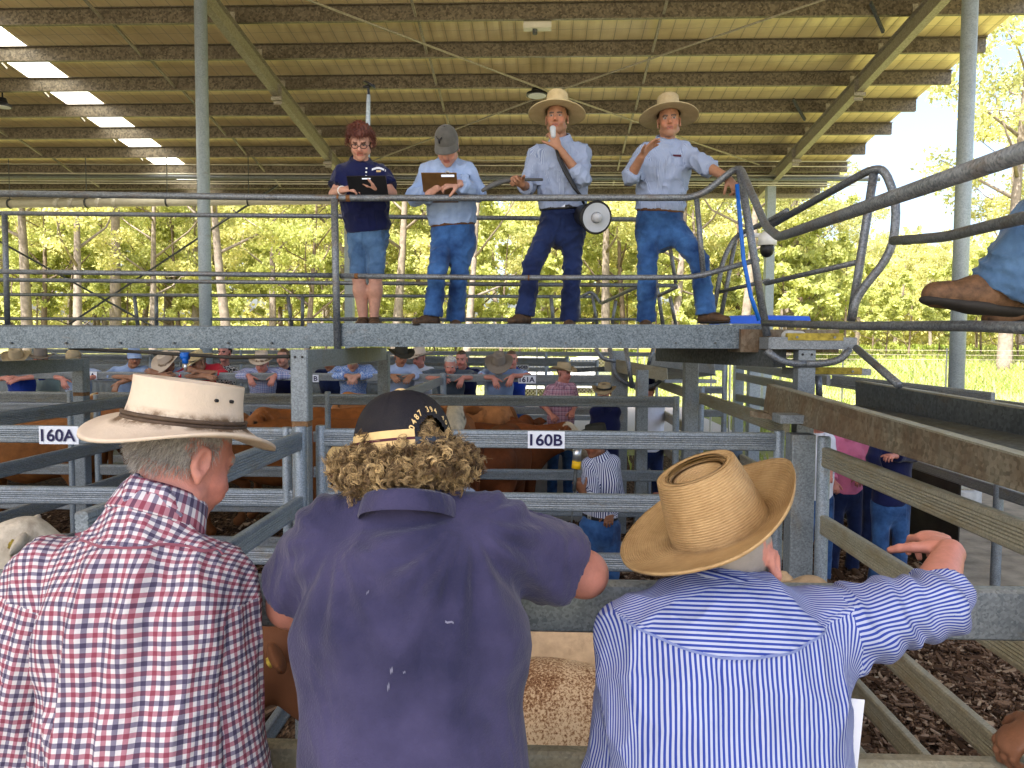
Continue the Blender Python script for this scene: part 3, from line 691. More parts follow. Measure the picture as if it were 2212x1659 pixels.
def short_hair(col, thick=.012, lo=-.03, fringe=.07, seed=1, vol=1.0):
    """hair as its own mesh over the skull, with tufts"""
    def f(root, c, fr, s):
        F, U, Rt = fr; q = lambda x, y, z: c+s*(x*Rt+y*F+z*U); S = Sdf()
        S.ell(q(0, -.016, .040), A3(.074+thick, .094+thick, .088+thick)*s, (Rt, F, U), .01)
        V, Fc = S.mesh(.006); D = (V-c)/s; x, y, z = D@Rt, D@F, D@U
        lim = np.where(y > .03, fringe, np.where(y > -.02, .015+(fringe-.015)*np.clip((y+.02)/.05, 0, 1), lo))
        nn = np.array([mnoise.noise(Vector(p)*55+Vector((seed, 0, 0))) for p in D]); n2 = np.array([mnoise.noise(Vector((p[0]*60, p[1]*60, p[2]*15))) for p in D])
        keep = z > lim+nn*.010
        V = V+vnormals(V, Fc)*(nn*.006+n2*.006)[:, None]*vol; Fc = Fc[keep[Fc].all(1)]
        C = np.tile(A3(*col), (len(V), 1))*(1+.5*n2[:, None]); np_mesh('hair', V, Fc, MAT['hair'], root, col=np.clip(C, 0, 1))
    return f

def patch_on(shirt, c, ax, ay, w_, h_, m, name, off=.003, n=(7, 8), shape=None):
    """a flat piece of cloth laid on the shirt surface: pockets, plackets, emblems; ax, ay its own directions, looked for along -normal"""
    me = shirt.data; base = parent_loc(shirt.parent); co = np.empty(len(me.vertices)*3, np.float32); me.vertices.foreach_get('co', co); co = co.reshape(-1, 3)+base
    nn = nrm(np.cross(ax, ay)); nn = nn if np.dot(nn, c-co.mean(0)) > 0 else -nn
    P_ = []; nx, ny = n
    for j in range(ny+1):
        for i in range(nx+1):
            u, v = (i/nx-.5)*w_, (j/ny-.5)*h_
            if shape: v = shape(u/w_, v/h_)*h_
            q = c+ax*u+ay*v; D = co-q; t = D@nn; l = np.linalg.norm(D-np.outer(t, nn), axis=1); k = np.argsort(l+np.where(t < -.2, 1, 0)+np.maximum(0, -t)*.15)[:6]; P_.append(q+nn*(t[k].mean()+off))
    Fc = [(j*(nx+1)+i, j*(nx+1)+i+1, (j+1)*(nx+1)+i+1, (j+1)*(nx+1)+i) for j in range(ny) for i in range(nx)]
    uv = [[(a_/nx*w_, b_/ny*h_) for a_, b_ in ((i, j), (i+1, j), (i+1, j+1), (i, j+1))] for j in range(ny) for i in range(nx)]
    return np_mesh(name, np.array(P_), Fc, m, shirt, uv=uv)
def part_of(root, nm):
    return [c for c in root.children if c.name.split('.')[0] == nm][0]
def last_person(): return [o for o in COL.objects if o.name.startswith('person') and o.parent is None][-1]
# ------------------------------------------------------------------ ground
def structure(o): o['kind'] = 'structure'; return o
def gz(y): return min(max(0, (y-34)*.078), 2.1)
mb = MB(); ys = [-60, -20, 0, 20, 34, 45, 61, 90, 900]; xs = [-700, -60, 0, 60, 700]
mb.add([(x, y, gz(y)-.008) for y in ys for x in xs], [(j*5+i, j*5+i+1, (j+1)*5+i+1, (j+1)*5+i) for j in range(len(ys)-1) for i in range(4)])
structure(mb.build('ground', MAT['grass_ground']))
mb = MB(); mb.add([(-26, -4, 0), (4.35, -4, 0), (4.35, 17, 0), (-26, 17, 0)], [(0, 1, 2, 3)]); structure(mb.build('pen_floor', MAT['bark_floor']))
mb = MB(); mb.add([(-2, 18, 0), (5.5, 18, 0), (5.5, 30, 0), (-2, 30, 0)], [(0, 1, 2, 3)])
structure(mb.build('gravel_yard', plain('pale_gravel', (.42, .38, .33), .95, 0, .25, 30, .3, 90)))
mb = MB(); mb.add([(-60, 17.2, 0), (-2.1, 17.2, 0), (-2.1, 31, 0), (-60, 31, 0)], [(0, 1, 2, 3)]); structure(mb.build('yard_floor', MAT['bark_floor']))
mb = MB(); mb.add([(4.36, -6, -.004), (8.6, -6, -.004), (9.6, 10, -.004), (8.2, 17, -.004), (4.36, 17, -.004)], [(0, 1, 2, 3, 4)]); structure(mb.build('dirt_path', plain('bare_dirt', (.26, .22, .16), .95, 0, .4, 3, .5, 30)))
mb = MB(); mb.add([(-80, -70, -.002), (60, -70, -.002), (60, -6.6, -.002), (-80, -6.6, -.002)], [(0, 1, 2, 3)]); structure(mb.build('bounce_apron', plain('bounce_pale', (.46, .42, .35), .9, 0, .15, 1.2, .3, 20)))  # added unseen ground behind the camera, bounces sunlight onto roof and backs
# loose bark chips on the pen floor where the camera looks down on it
r2 = np.random.RandomState(3); V = []; F = []
def chips(n, x0, x1, y0, y1, smin, smax):
    for _ in range(n):
        x, y = r2.uniform(x0, x1), r2.uniform(y0, y1); l = r2.uniform(smin, smax)*(1 if r2.rand() > .08 else 2.2); wd = l*r2.uniform(.18, .4); a = r2.uniform(0, math.pi); tl = r2.uniform(-.35, .35)
        d = A3(math.cos(a)*math.cos(tl), math.sin(a)*math.cos(tl), math.sin(tl)); sd_ = A3(-math.sin(a), math.cos(a), r2.uniform(-.5, .5))*wd/2; c = A3(x, y, .012+r2.uniform(0, .02)+abs(math.sin(tl))*l*.4); k = len(V)
        up = A3(0, 0, .006)
        for q in (c-d*l/2-sd_, c+d*l/2-sd_*.6, c+d*l/2+sd_*.6, c-d*l/2+sd_): V.append(q+up)
        for q in (c-d*l/2-sd_, c+d*l/2-sd_*.6, c+d*l/2+sd_*.6, c-d*l/2+sd_): V.append(q-up)
        F.extend([(k, k+1, k+2, k+3), (k, k+4, k+5, k+1), (k+1, k+5, k+6, k+2), (k+2, k+6, k+7, k+3), (k+3, k+7, k+4, k)])
chips(26000, .9, 4.3, 2.6, 8.0, .018, .060); chips(7000, .6, 4.3, 8.0, 11, .03, .08); chips(6000, -2.0, 1.5, 4.8, 10.5, .03, .08); chips(2500, -8, -1.5, 4.8, 10.5, .04, .1)
tag(np_mesh('bark_chips', np.array(V), F, MAT['chip'], smooth=False), 'loose brown bark chips covering the pen floor', 'bark chips', kind='stuff')
# grass tufts in the paddock
V = []; F = []
for _ in range(60000):
    y = 14+60*r2.rand()**1.4; x = r2.uniform(3.8, 8+.62*y) if r2.rand() < .75 else r2.uniform(-.45*y, 8)
    if 17 < y < 31.5 and x < 6 or (y < 17 and x < 8.5 and r2.rand() < .75): continue
    hgt = r2.uniform(.06, .20)*(1 if y < 36 else r2.uniform(1, 2.6)); a = r2.uniform(0, math.pi); k = len(V); wd = hgt*r2.uniform(.12, .30); c = A3(x, y, gz(y)-.02); d = A3(math.cos(a), math.sin(a), 0)*wd; b_ = A3(r2.uniform(-.3, .3), r2.uniform(-.3, .3), 1)*hgt
    V += [c-d*.3, c+d*.3, c+d+b_, c-d*.4+b_]; F.append((k, k+1, k+2, k+3))
tag(np_mesh('grass', np.array(V), F, MAT['blade'], smooth=False), 'sunlit green grass growing in the paddock beyond the yards', 'grass', kind='stuff')

# ------------------------------------------------------------------ sale shed roof
RZ, RM = 8.18+CZ, .115
def roofz(y): return RZ-RM*y
def RP(px, py, dz=0.0):
    v = CM @ Vector(((px-CX)/FPX, (CY-py)/FPX, -1)); t = (RZ+dz-CZ)/(v.z+RM*v.y); return A3(v.x*t, v.y*t, CZ+v.z*t)
shed = thing('sale_shed', 'open sided steel sale shed with foil lined skillion roof on tall round columns', 'shed', (0, 14, 0))
XL, XR = -34.0, 9.4
def zsec(h, fl, t=.012): return [(-t/2, 0), (fl, 0), (fl, t), (t/2, t), (t/2, h-t), (t/2, h), (-fl, h), (-fl, h-t), (-t/2, h-t)]
for k in range(-14, 8):
    y = 15.5+1.5*k; mb = MB(); z = roofz(y); jx = .0 if k % 2 else .25
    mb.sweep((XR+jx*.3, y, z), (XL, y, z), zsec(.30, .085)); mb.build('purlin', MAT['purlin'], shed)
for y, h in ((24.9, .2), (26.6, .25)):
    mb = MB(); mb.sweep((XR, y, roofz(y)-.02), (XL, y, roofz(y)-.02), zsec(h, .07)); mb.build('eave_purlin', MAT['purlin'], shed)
mb = MB(); mb.box((XL, 26.85, roofz(26.8)-.1), (XR, 27.0, roofz(26.8)+.12)); mb.build('eave_gutter', MAT['rafter'], shed)
y0, y1 = -6.0, 26.8; zt = .305
def sheet(xa, xb, ya, yb, m, name):
    # ribbed sheet: real corrugation across x
    n = max(2, int((xb-xa)/.10)); V = []; F = []
    for i in range(n+1):
        x = xa+(xb-xa)*i/n; dz = .010 if i % 3 == 0 else 0
        for y in (ya, yb): V.append((x, y, roofz(y)+zt+dz))
    for i in range(n): F.append((2*i, 2*i+1, 2*i+3, 2*i+2))
    mb = MB(); mb.add(V, F); return mb.build(name, m, shed)
sheet(XL, -12.5, y0, y1, MAT['roof'], 'roof_sheet'); sheet(-11.5, XR, y0, y1, MAT['roof'], 'roof_sheet')
sheet(-12.5, -11.5, y0, y1, MAT['skylight'], 'skylight_strip')
for xr_, col in ((-6.25, True), (7.2, True), (-19.6, False)):
    mb = MB(); a = A3(xr_, -5.8, roofz(-5.8)-.19); b_ = A3(xr_, 26.0, roofz(26)-.19)
    mb.sweep(a, b_, [(-.085, -.18), (.085, -.18), (.085, -.166), (.006, -.166), (.006, .166), (.085, .166), (.085, .18), (-.085, .18), (-.085, .166), (-.006, .166), (-.006, -.166), (-.085, -.166)])
    mb.build('rafter', MAT['rafter'], shed)
    mb = MB()
    for yy in (18.2, 22.5):
        mb = MB(); mb.box((xr_-.1, yy-.11, roofz(yy)-.52), (xr_+.1, yy-.09, roofz(yy)-.05)); mb.box((xr_-.13, yy-.2, roofz(yy)-.44), (xr_+.13, yy-.11, roofz(yy)-.36)); mb.build('splice_plate', MAT['rafter'], shed)
    mb = MB(); mb.box((xr_-.13, 24.6, gz(24)), (xr_+.13, 24.88, roofz(24.8)-.38)); mb.build('end_post', MAT['column'], shed)
# cleats where each purlin meets a rafter
for xr_ in (-6.25, 7.2):
    for k in range(-1, 8): mb = MB(); y = 15.5+1.5*k; mb.box((xr_-.05, y-.02, roofz(y)-.01), (xr_+.05, y-.010, roofz(y)+.2)); mb.build('cleat', MAT['rafter'], shed)
def column(px, Y, z0, r=.114):
    x = P(px, 600, Y)[0]; mb = MB(); mb.tube([(x, Y, z0), (x, Y, roofz(Y)-.2)], r, 24); c = mb.build('column', MAT['column'], shed, True)
    mb = MB(); mb.box((x-.22, Y-.22, z0), (x+.22, Y+.22, z0+.025))
    for a, b_ in ((-1, -1), (1, -1), (-1, 1), (1, 1)): mb.tube([(x+a*.17, Y+b_*.17, z0), (x+a*.17, Y+b_*.17, z0+.1)], .014, 8)
    mb.build('base_plate', MAT['rafter'], c); return x
column(443, 14.0, .03); xc = column(2074, 12.2, .25)
mb = MB(); mb.tube([(xc, 12.2, -.2), (xc, 12.2, .249)], .40, 32); tag(mb.build('footing', MAT['concrete'], None, 'a'), 'round concrete footing under the bolted base plate of the column', 'footing')
# wind-brace rods and bridging between purlins
def rod(pts, r, name='brace_rod', m='rafter', dz=-.12):
    mb = MB(); mb.tube([RP(*p, dz) for p in pts], r, 6); return mb.build(name, MAT[m], shed)
rod([(640, -10), (1180, 195), (1640, 356)], .022); rod([(1800, -8), (1170, 208), (820, 342)], .020); rod([(850, 330), (690, 392)], .02)
for xs_ in (-13.6, -9.0, -15.8): pass
for xb in (-15.2, -8.9, -2.55, 2.35, -21):
    for k in range(-2, 7): mb = MB(); ya, yb = 15.5+1.5*k, 17+1.5*k; mb.bar((xb, ya+.06, roofz(ya)+.20), (xb, yb-.03, roofz(yb)+.07), .05, .05); mb.build('bridging', MAT['rafter'], shed)
for xb in (-12.4, -6.9):
    for k in range(-2, 7):
        mb = MB(); ya = 15.5+1.5*k; mb.bar((xb, ya+.05, roofz(ya)+.22), (xb, ya+.55, roofz(ya)+.04), .04, .05)
        if xb < -12: mb.build('fly_brace', MAT['rafter'], shed)
for px, py in ((1905, 40), (1735, 238)): mb = MB(); q = RP(px, py); mb.bar(q+A3(-.35, -.3, .18), q+A3(.1, .15, -.2), .05, .07); mb.build('knee_brace', MAT['darksteel'], shed)
# pipes and wires under the far eave
pp = thing('stormwater_pipe', 'long cream plastic stormwater pipe hung level under the far eave', 'pipe', P(300, 440, 23.0))
mb = MB(); a = P(-30, 441, 23.0); b_ = P(745, 432, 23.0); mb.tube([a, b_, b_+A3(.1, 0, -.1), b_+A3(.12, 0, -1.0)], .125, 16); mb.build('pipe_run', MAT['pvc'], pp, True)
for px in (125, 155, 215, 250): mb = MB(); q = a+(b_-a)*((px+30)/775); mb.tube([q-A3(.08, 0, 0), q+A3(.08, 0, 0)], .142, 16); mb.build('pipe_socket', MAT['pvc'], pp, True)
for px in (22, 190, 365, 540): mb = MB(); q = a+(b_-a)*((px+30)/775); mb.tube([q-A3(.02, 0, 0), q+A3(.02, 0, 0)], .15, 12); mb.tube([q+A3(0, 0, .1), q+A3(0, 0, 1.35)], .012, 6); mb.build('hanger', MAT['darksteel'], pp)
for i, (py, rr, lab) in enumerate(((345, .018, 'upper thin white cable strung level below the far purlins'), (356, .016, 'second thin white cable strung just under the upper one'), (376, .022, 'thin conduit running level above the grey water pipe'), (383, .07, 'grey water pipe running level under the far purlins'), (392, .018, 'thin conduit running level just below the grey water pipe'), (397, .018, 'lowest pale conduit above the cream stormwater pipe'))):
    mb = MB(); a = P(-60, py-2, 24.2); b_ = P(1900, py+4, 24.2); mb.tube([a, b_], rr, 8)
    tag(mb.build('conduit' if rr < .05 else 'water_pipe', MAT['pvc'] if i != 3 else MAT['pipe'], None, True), lab, 'conduit' if rr < .05 else 'pipe')
def lamp(px, py, lab, s=1.0):
    q = RP(px, py, -.15); t = thing('high_bay_lamp', lab, 'lamp', q)
    mb = MB(); mb.tube([q+A3(0, 0, .0), q+A3(0, 0, .06), q+A3(0, 0, .10), q+A3(0, 0, .22)], [.26*s, .25*s, .15*s, .10*s], 24); mb.tube([q+A3(0, 0, .22), q+A3(0, 0, .55)], .02, 8); mb.build('housing', MAT['black'], t, 'a')
    mb = MB(); mb.tube([q+A3(0, 0, -.012), q+A3(0, 0, -.002)], .215*s, 24); mb.build('lens', MAT['paper'], t)
lamp(1160, 207, 'black round high bay lamp hanging from the roof above the tallest hat', 1.0); lamp(6, 231, 'round high bay lamp at the far left edge of the roof', .8)
q = RP(1161, 56); t = thing('sensor_box', 'small white box fixed under the highest purlin', 'box', q); mb = MB(); mb.box(q-A3(.28, .1, .07), q+A3(.28, .1, .07)); mb.build('case', MAT['pvc'], t); mb = MB(); mb.tube([q+A3(-.05, 0, -.07), q+A3(-.05, 0, -.16)], .05, 12); mb.tube([q+A3(.1, 0, .07), q+A3(.1, 0, .3)], .02, 6); mb.build('sensor', MAT['darksteel'], t)

# ------------------------------------------------------------------ yards: rails, gates, posts
def rsec(h=.112, w=.046, groove=.0045):
    pts = []; hh = h/2; q = [-.034, -.0275, -.021, -.013, -.007, -.001, .007, .013, .019, .027, .033]
    pts.append((w/2*.55, -hh)); pts.append((w/2*.92, -hh+.006)); 
    for i, z in enumerate(q): pts.append((w/2-(groove if i % 2 else 0), z))
    pts += [(w/2*.92, hh-.006), (w/2*.55, hh)]
    return pts+[(-u, z) for u, z in reversed(pts)]
RS = rsec()
PSEC = [(.023*a, b) for a, b in ((.55, -.056), (.9, -.050), (1, -.04), (1, .04), (.9, .050), (.55, .056), (-.55, .056), (-.9, .050), (-1, .04), (-1, -.04), (-.9, -.050), (-.55, -.056))]
def fence(name, label, cat, rails, posts=(), mat='rail', pmat=None, group=None, sec=RS, extra=None):
    """rails: (p0, p1); posts: (x, y, z0, z1, radius) round or (x, y, z0, z1, 's', width) square"""
    base = A3(*[(rails[0][0][i]+rails[0][1][i])/2 for i in range(2)], 0); t = thing(name, label, cat, base, group)
    for i, (p0, p1) in enumerate(rails):
        mb = MB(); mb.sweep(p0, p1, sec); mb.build('rail', MAT[mat if isinstance(mat, str) else mat[min(i, len(mat)-1)]], t, 'a')
    for p in posts:
        mb = MB()
        if p[4] == 's':
            w_ = p[5]/2; mb.add([], []); mb.sweep((p[0], p[1], p[2]), (p[0], p[1], p[3]), [(-w_, -w_+.01), (-w_+.01, -w_), (w_-.01, -w_), (w_, -w_+.01), (w_, w_-.01), (w_-.01, w_), (-w_+.01, w_), (-w_, w_-.01)], up=(0, 1, 0)); mb.build('post', MAT[pmat or 'steel_post'], t, 'a')
        else: mb.tube([(p[0], p[1], p[2]), (p[0], p[1], p[3]-.008), (p[0], p[1], p[3])], [p[4], p[4], p[4]*.9], 16); mb.build('post', MAT[pmat or 'rail'], t, 'a')
    if extra: extra(t)
    return t
ZS = [1.90, 1.508, 1.135, .76, .385]
X_ = lambda px, Y: float(P(px, 740, Y)[0])
def lineX(xa, xb, Y, zs): return [((xa, Y, z), (xb, Y, z)) for z in zs]
def lineY(X, ya, yb, zs, X2=None): return [((X, ya, z), (X if X2 is None else X2, yb, z)) for z in zs]
fence('front_fence', 'long front rail fence the three men lean over', 'fence', lineX(-4.5, 4.5, 1.67, [1.918, 1.535, 1.13, .75, .37]), [(-1.75, 1.70, 0, 1.86, .03), (2.6, 1.70, 0, 1.86, .03)], ('rail', 'rail_tan'), 'rail', sec=PSEC)
Y1 = 4.72
fence('pen_gate', 'gate carrying the 160B sign across the middle pen', 'gate', lineX(X_(700, Y1), X_(1680, Y1), Y1, ZS), [(X_(692, Y1), Y1, .15, 1.975, .034), (X_(1688, Y1), Y1, .15, 1.97, .032)])
fence('pen_gate', 'gate carrying the 160A sign across the left pen', 'gate', lineX(-8, X_(628, Y1), Y1+.02, ZS), [(X_(622, Y1)-.02, Y1+.02, .15, 1.96, .03)])
D1 = -1.50
fence('divider_fence', 'rail fence running from the navy polo man back to the square walkway post', 'fence', lineY(D1+.04, 2.35, 4.55, ZS), [(D1+.04, 4.56, .1, 1.985, .036)])
D2 = X_(1786, 4.38)
def chain(t):
    mb = MB()
    for i in range(9):
        z = .98-.055*i; c = A3(D2-.155, 4.40, z); a = (1, 0, 0) if i % 2 else (0, 1, 0); a = A3(*a)
        mb.tube([c+a*.016*math.cos(q)+A3(0, 0, .038*math.sin(q)) for q in np.linspace(0, 2*math.pi, 13)], .006, 6)
    mb.build('chain', MAT['pipe'], t, True)
fence('lane_gate', 'gate of flat rails running along the bark lane toward the pointing hand', 'gate', lineY(D2, .9, 4.36, [1.862, 1.475, 1.08, .75, .42]), [(D2, 4.38, .1, 1.975, .036)], 'rail_tan', 'rail', extra=chain)
Y2 = 7.85
fence('pen_gate', 'wide gate behind the brown cattle, one pen back from the 160B gate', 'gate', lineX(X_(676, Y2), X_(1458, Y2), Y2, ZS), [(X_(1463, Y2), Y2, .1, 1.96, .034), (X_(707, Y2), Y2, .1, 1.98, .03)])
fence('pen_gate', 'gate behind the orange cow, at the far left', 'gate', lineX(-9, X_(148, Y2), Y2, ZS), [(X_(149, Y2), Y2, .1, 1.97, .034)], 'rail_far')
fence('pen_gate', 'gate behind the cream felt hat, right of the second square post', 'gate', lineX(X_(212, Y2), X_(630, Y2), Y2, ZS), [(X_(206, Y2), Y2, .1, 1.93, .034)], 'rail_far')
fence('divider_fence', 'short rail fence slanting back beside the cream hat crown', 'fence', lineY(-4.1, 5.0, 7.6, ZS[:4]), [], 'rail_far')
fence('divider_fence', 'rail fence sloping back behind the black cap to the far rail', 'fence', lineY(-1.42, 7.95, 10.8, [1.95, 1.55]), [(-1.40, 10.85, .1, 2.06, .045), (-1.42, 7.9, .1, 1.98, .04)], 'rail_far')
fence('lane_gate', 'middle lane gate between the two tall stair posts', 'gate', lineY(D2, 5.05, 7.75, [1.95, 1.56, 1.13, .75]), [(D2, 7.75, .1, 2.06, .036)], 'rail_tan', 'rail')
fence('lane_gate', 'far lane gate beyond the striped shirt stockman', 'gate', lineY(D2, 8.3, 11.3, [1.95, 1.56, 1.13, .75]), [(D2, 11.32, .1, 2.06, .036)], 'rail_tan', 'rail')
Y3 = 11.0
fence('rail_fence', 'far rail the row of buyers lean on', 'fence', lineX(-16, X_(1338, Y3), Y3, [1.985, 1.52, 1.13, .75]), [(X_(1338, Y3), Y3, .1, 2.02, .045), (X_(-120, Y3), Y3, .1, 2.02, .045)], 'rail_far')
for yy, xe, z0, lab in ((15.2, 1225, 2.14, 'low rail fence behind the buyers, ending left of the old stair'), (17.0, 1290, 2.03, 'second rail fence behind the buyers with a small sign'), (20.5, 1420, 2.2, 'farthest rail fence before the parked cars')):
    fence('rail_fence', lab, 'fence', lineX(-14, X_(xe, yy), yy, [z0, z0-.42, z0-.8, z0-1.2]), [(X_(xe, yy), yy, .1, z0+.09, .04), (X_(xe-240, yy), yy, .1, z0+.06, .04), (X_(xe-560, yy), yy, .1, z0+.06, .04), (X_(xe-900, yy), yy, .1, z0+.06, .04)], 'rail_far')
sf = thing('sheeted_fence', 'dull steel sheeted fence closing the pens far behind the buyers', 'fence', (-8, 21.6, 0))
mb = MB(); n_ = 260; xs_ = np.linspace(-26, X_(1010, 21.6), n_); mb.add([(x, 21.6+(.02 if i % 2 else 0), z) for i, x in enumerate(xs_) for z in (.15, 2.02)], [(2*i, 2*i+2, 2*i+3, 2*i+1) for i in range(n_-1)]); mb.build('sheeting', MAT['steel_post'], sf)
for x in np.linspace(-26, X_(1010, 21.6), 9): mb = MB(); mb.bar((x, 21.52, 0), (x, 21.52, 2.2), .1, .1, up=(0, 1, 0)); mb.build('post', MAT['steel_post'], sf)
mb = MB(); mb.bar((-26, 21.5, 2.06), (X_(1010, 21.6), 21.5, 2.06), .06, .09); mb.build('top_rail', MAT['rail_far'], sf)
# square posts that carry the walkway
def sq_post(label, x, y, z1, w_=.10, arm=None, cut=True, holes=True):
    t = thing('square_post', label, 'post', (x, y, 0)); b_ = w_/2; c = .008
    sec = [(-b_, -b_+c), (-b_+c, -b_), (b_-c, -b_), (b_, -b_+c), (b_, b_-c), (b_-c, b_), (-b_+c, b_), (-b_, b_-c)]
    zs = 1.98 if cut else z1
    mb = MB(); mb.sweep((x, y, 0), (x, y, zs), sec, up=(0, 1, 0)); mb.build('lower_post', MAT['steel_post'], t, 'a')
    if cut:
        mb = MB(); mb.sweep((x, y, zs), (x, y, zs+.035), [(u*1.02, v*1.02) for u, v in sec], up=(0, 1, 0)); mb.build('weld_band', plain('rust_weld', (.17, .09, .04), .8, 0, .5, 40), t, 'a')
        mb = MB(); mb.sweep((x, y, zs+.035), (x, y, z1), [(u*1.07, v*1.07) for u, v in sec], up=(0, 1, 0)); mb.build('upper_post', MAT['steel_post'], t, 'a')
    if holes:
        mb = MB()
        for dx in (-.022, .022): mb.tube([(x+dx, y-b_*1.07-.004, z1-.045), (x+dx, y-b_*1.07+.01, z1-.045)], .008, 10)
        mb.build('bolt_hole', MAT['black'], t)
    if arm:
        mb = MB(); mb.bar(A3(x, y, z1-.058), A3(x+.0, arm, z1-.058), w_*.98, .112); mb.build('cross_arm', MAT['steel_post'], t)
    return t
sq_post('square galvanised post with a rusty weld between the cream hat and black cap', X_(651, 4.62), 4.62, 2.45, arm=6.95)
sq_post('rear square post joined to the walkway cross arm, behind the black cap', X_(829, 7.0), 7.0, 2.39, cut=False, holes=False)
sq_post('square post with a brown weld band at the left, above the cream hat brim', X_(173, 7.0), 7.0, 2.33, .105, arm=4.4, holes=False)
sq_post('thick square post with a hanging chain, right of the straw hat', X_(1735, 4.55), 4.55, 1.97, .135, cut=False, holes=False)
sq_post('tall square post under the walkway end, behind the straw hat', X_(1493, 7.3), 7.3, 2.42, .13, cut=False, holes=False)
sq_post('dusty square post farther back, right of the dark felt hat', X_(1388, 8.6), 8.6, 2.2, .13, cut=False, holes=False)
mb = MB(); 
for (px, Y, py0, py1) in ((1430, 8.6, 812, 826),): pass
# signs
def sign(label, txt, x0, y0, x1, y1, Y, hide=0):
    a = P(x0, y1, Y-.030); b_ = P(x1, y0, Y-.030); t = thing('pen_sign', label, 'sign', (a+b_)/2)
    mb = MB(); mb.box((a[0], Y-.031, a[2]), (b_[0], Y-.0255, b_[2])); mb.build('plate', MAT['paper'], t)
    cu = bpy.data.curves.new('t', 'FONT'); cu.body = txt; cu.align_x = 'CENTER'; cu.align_y = 'CENTER'; cu.offset = .022; cu.size = 1.0; ob = bpy.data.objects.new('t', cu); COL.objects.link(ob)
    me = bpy.data.meshes.new_from_object(ob); bpy.data.objects.remove(ob); co = np.array([v.co for v in me.vertices]); w_, h_ = np.ptp(co[:, 0]), np.ptp(co[:, 1]); co -= (co.max(0)+co.min(0))/2
    W, H = (b_[0]-a[0])*.88, (b_[2]-a[2])*.70; co[:, 0] *= W/w_; co[:, 1] *= H/h_
    for v, c in zip(me.vertices, co): v.co = (c[0], -.0045-.003, c[1])
    me.materials.clear(); me.materials.append(MAT['ink']); me.name = 'lettering'; o = bpy.data.objects.new('lettering', me); link(o, t)
sign('white pen sign reading 160A', '160A', 85, 921, 169, 959, Y1+.02)
sign('white pen sign reading 160B', '160B', 1140, 932, 1220, 968, Y1)
sign('small white pen sign reading 161A', '161A', 1120, 811.5, 1157.5, 828, Y3)
sign('small white pen sign reading 162A partly behind the square post', '162A', 170, 803, 209, 820, Y3)
sign('small white pen sign reading 161B partly behind the square post', '161B', 654, 810, 688, 825, Y3)
sign('tiny white pen sign reading 160B on the second fence back', '160B', 1110, 788, 1142, 798, 17.0)

# ------------------------------------------------------------------ overhead walkway
wk = thing('walkway', 'raised steel walkway with pipe handrails crossing above the pens', 'walkway', (X_(900, 5.45), 5.9, 2.47))
def chan(p0, p1, h, m='beam', fl=.06, name='edge_beam', parent=None):
    mb = MB(); d = nrm(A3(*p1)-A3(*p0)); t = .010
    mb.sweep(p0, p1, [(0, -h/2), (fl, -h/2), (fl, -h/2+t), (t, -h/2+t), (t, h/2-t), (fl, h/2-t), (fl, h/2), (0, h/2)][::-1]); return mb.build(name, MAT[m], parent or wk)
YF, YB = 5.45, 6.75
zA = 2.532; a = P(-150, 727.5, YF); b_ = P(668, 725.5, YF); chan((b_[0], YF, 2.528), (a[0], YF, 2.515), .157)
c = P(664, 725, YF-.004); d_ = P(1652, 726, YF-.004); chan((d_[0], YF-.004, 2.548), (c[0], YF-.004, 2.548), .167)
chan((d_[0], YB, 2.548), (-6.5, YB, 2.53), .16)
mb = MB(); mb.box((-7, YF+.01, 2.585), (d_[0], YB+.06, 2.61)); mb.build('deck', MAT['darksteel'], wk)
for px in (25, 143, 260, 376, 493, 587, 733, 860, 985, 1105, 1222, 1340, 1460, 1545): mb = MB(); q = P(px, 741, YF-.006); mb.tube([q, q-A3(0, .012, 0)], .0085, 6); mb.build('bolt', MAT['darksteel'], wk)
def pipe(name, pts, r=.021, parent=None, m='pipe', n=12, smooth_=4):
    """pts in (px, py, Y) or world arrays; corners rounded"""
    W = [P(*p) if not isinstance(p, np.ndarray) else p for p in pts]
    if len(W) > 2 and smooth_:
        out = [W[0]]
        for i in range(1, len(W)-1):
            a, b_, c = W[i-1], W[i], W[i+1]; r1 = min(.10, np.linalg.norm(a-b_)*.4); r2_ = min(.10, np.linalg.norm(c-b_)*.4); p, q = b_+nrm(a-b_)*r1, b_+nrm(c-b_)*r2_
            for t in np.linspace(0, 1, smooth_+1): out.append(p*(1-t)**2+2*b_*t*(1-t)+q*t*t)
        W = out+[W[-1]]
    mb = MB(); mb.tube(W, r, n); return mb.build(name, MAT[m], parent or wk, True)
# front rail, rear rail, mid rails and posts
pipe('handrail', [(-60, 417, YF), (720, 428, YF), (1508, 427, YF), (1597, 357, YF-.1), (1655, 490, 4.6), (1683, 512, 4.0), (2260, 312, 1.62)], .0235)
pipe('mid_rail', [(735, 596, YF), (1100, 600, YF), (1500, 599, YF), (1640, 560, YF-.05)], .019)
pipe('rear_handrail', [(-60, 460, YB), (720, 467, YB), (1375, 474, YB)], .020)
pipe('rear_mid_rail', [(-60, 604, YB), (720, 611, YB), (1462, 617, YB)], .018)
pipe('mid_rail', [(-60, 586, YF+.02), (720, 595, YF+.02)], .018)
for (x0, y0_, x1, y1_, Y, r) in ((722, 430, 729, 757, YF-.03, .026), (1505, 430, 1520, 600, YF, .019), (1597, 362, 1657, 726, YF-.12, .027)): pipe('stanchion', [(x0, y0_, Y), (x1, y1_, Y)], r)
for (x0, y0_, x1, y1_, Y, r) in ((10, 462, 16, 702, YB, .024), (1447, 532, 1460, 612, YB, .017)): pipe('rear_stanchion', [(x0, y0_, Y), (x1, y1_, Y)], r)
q = P(1300, 688, YB); pipe('rear_foot_rail', [(735, 688, YB), (1400, 690, YB)], .012)
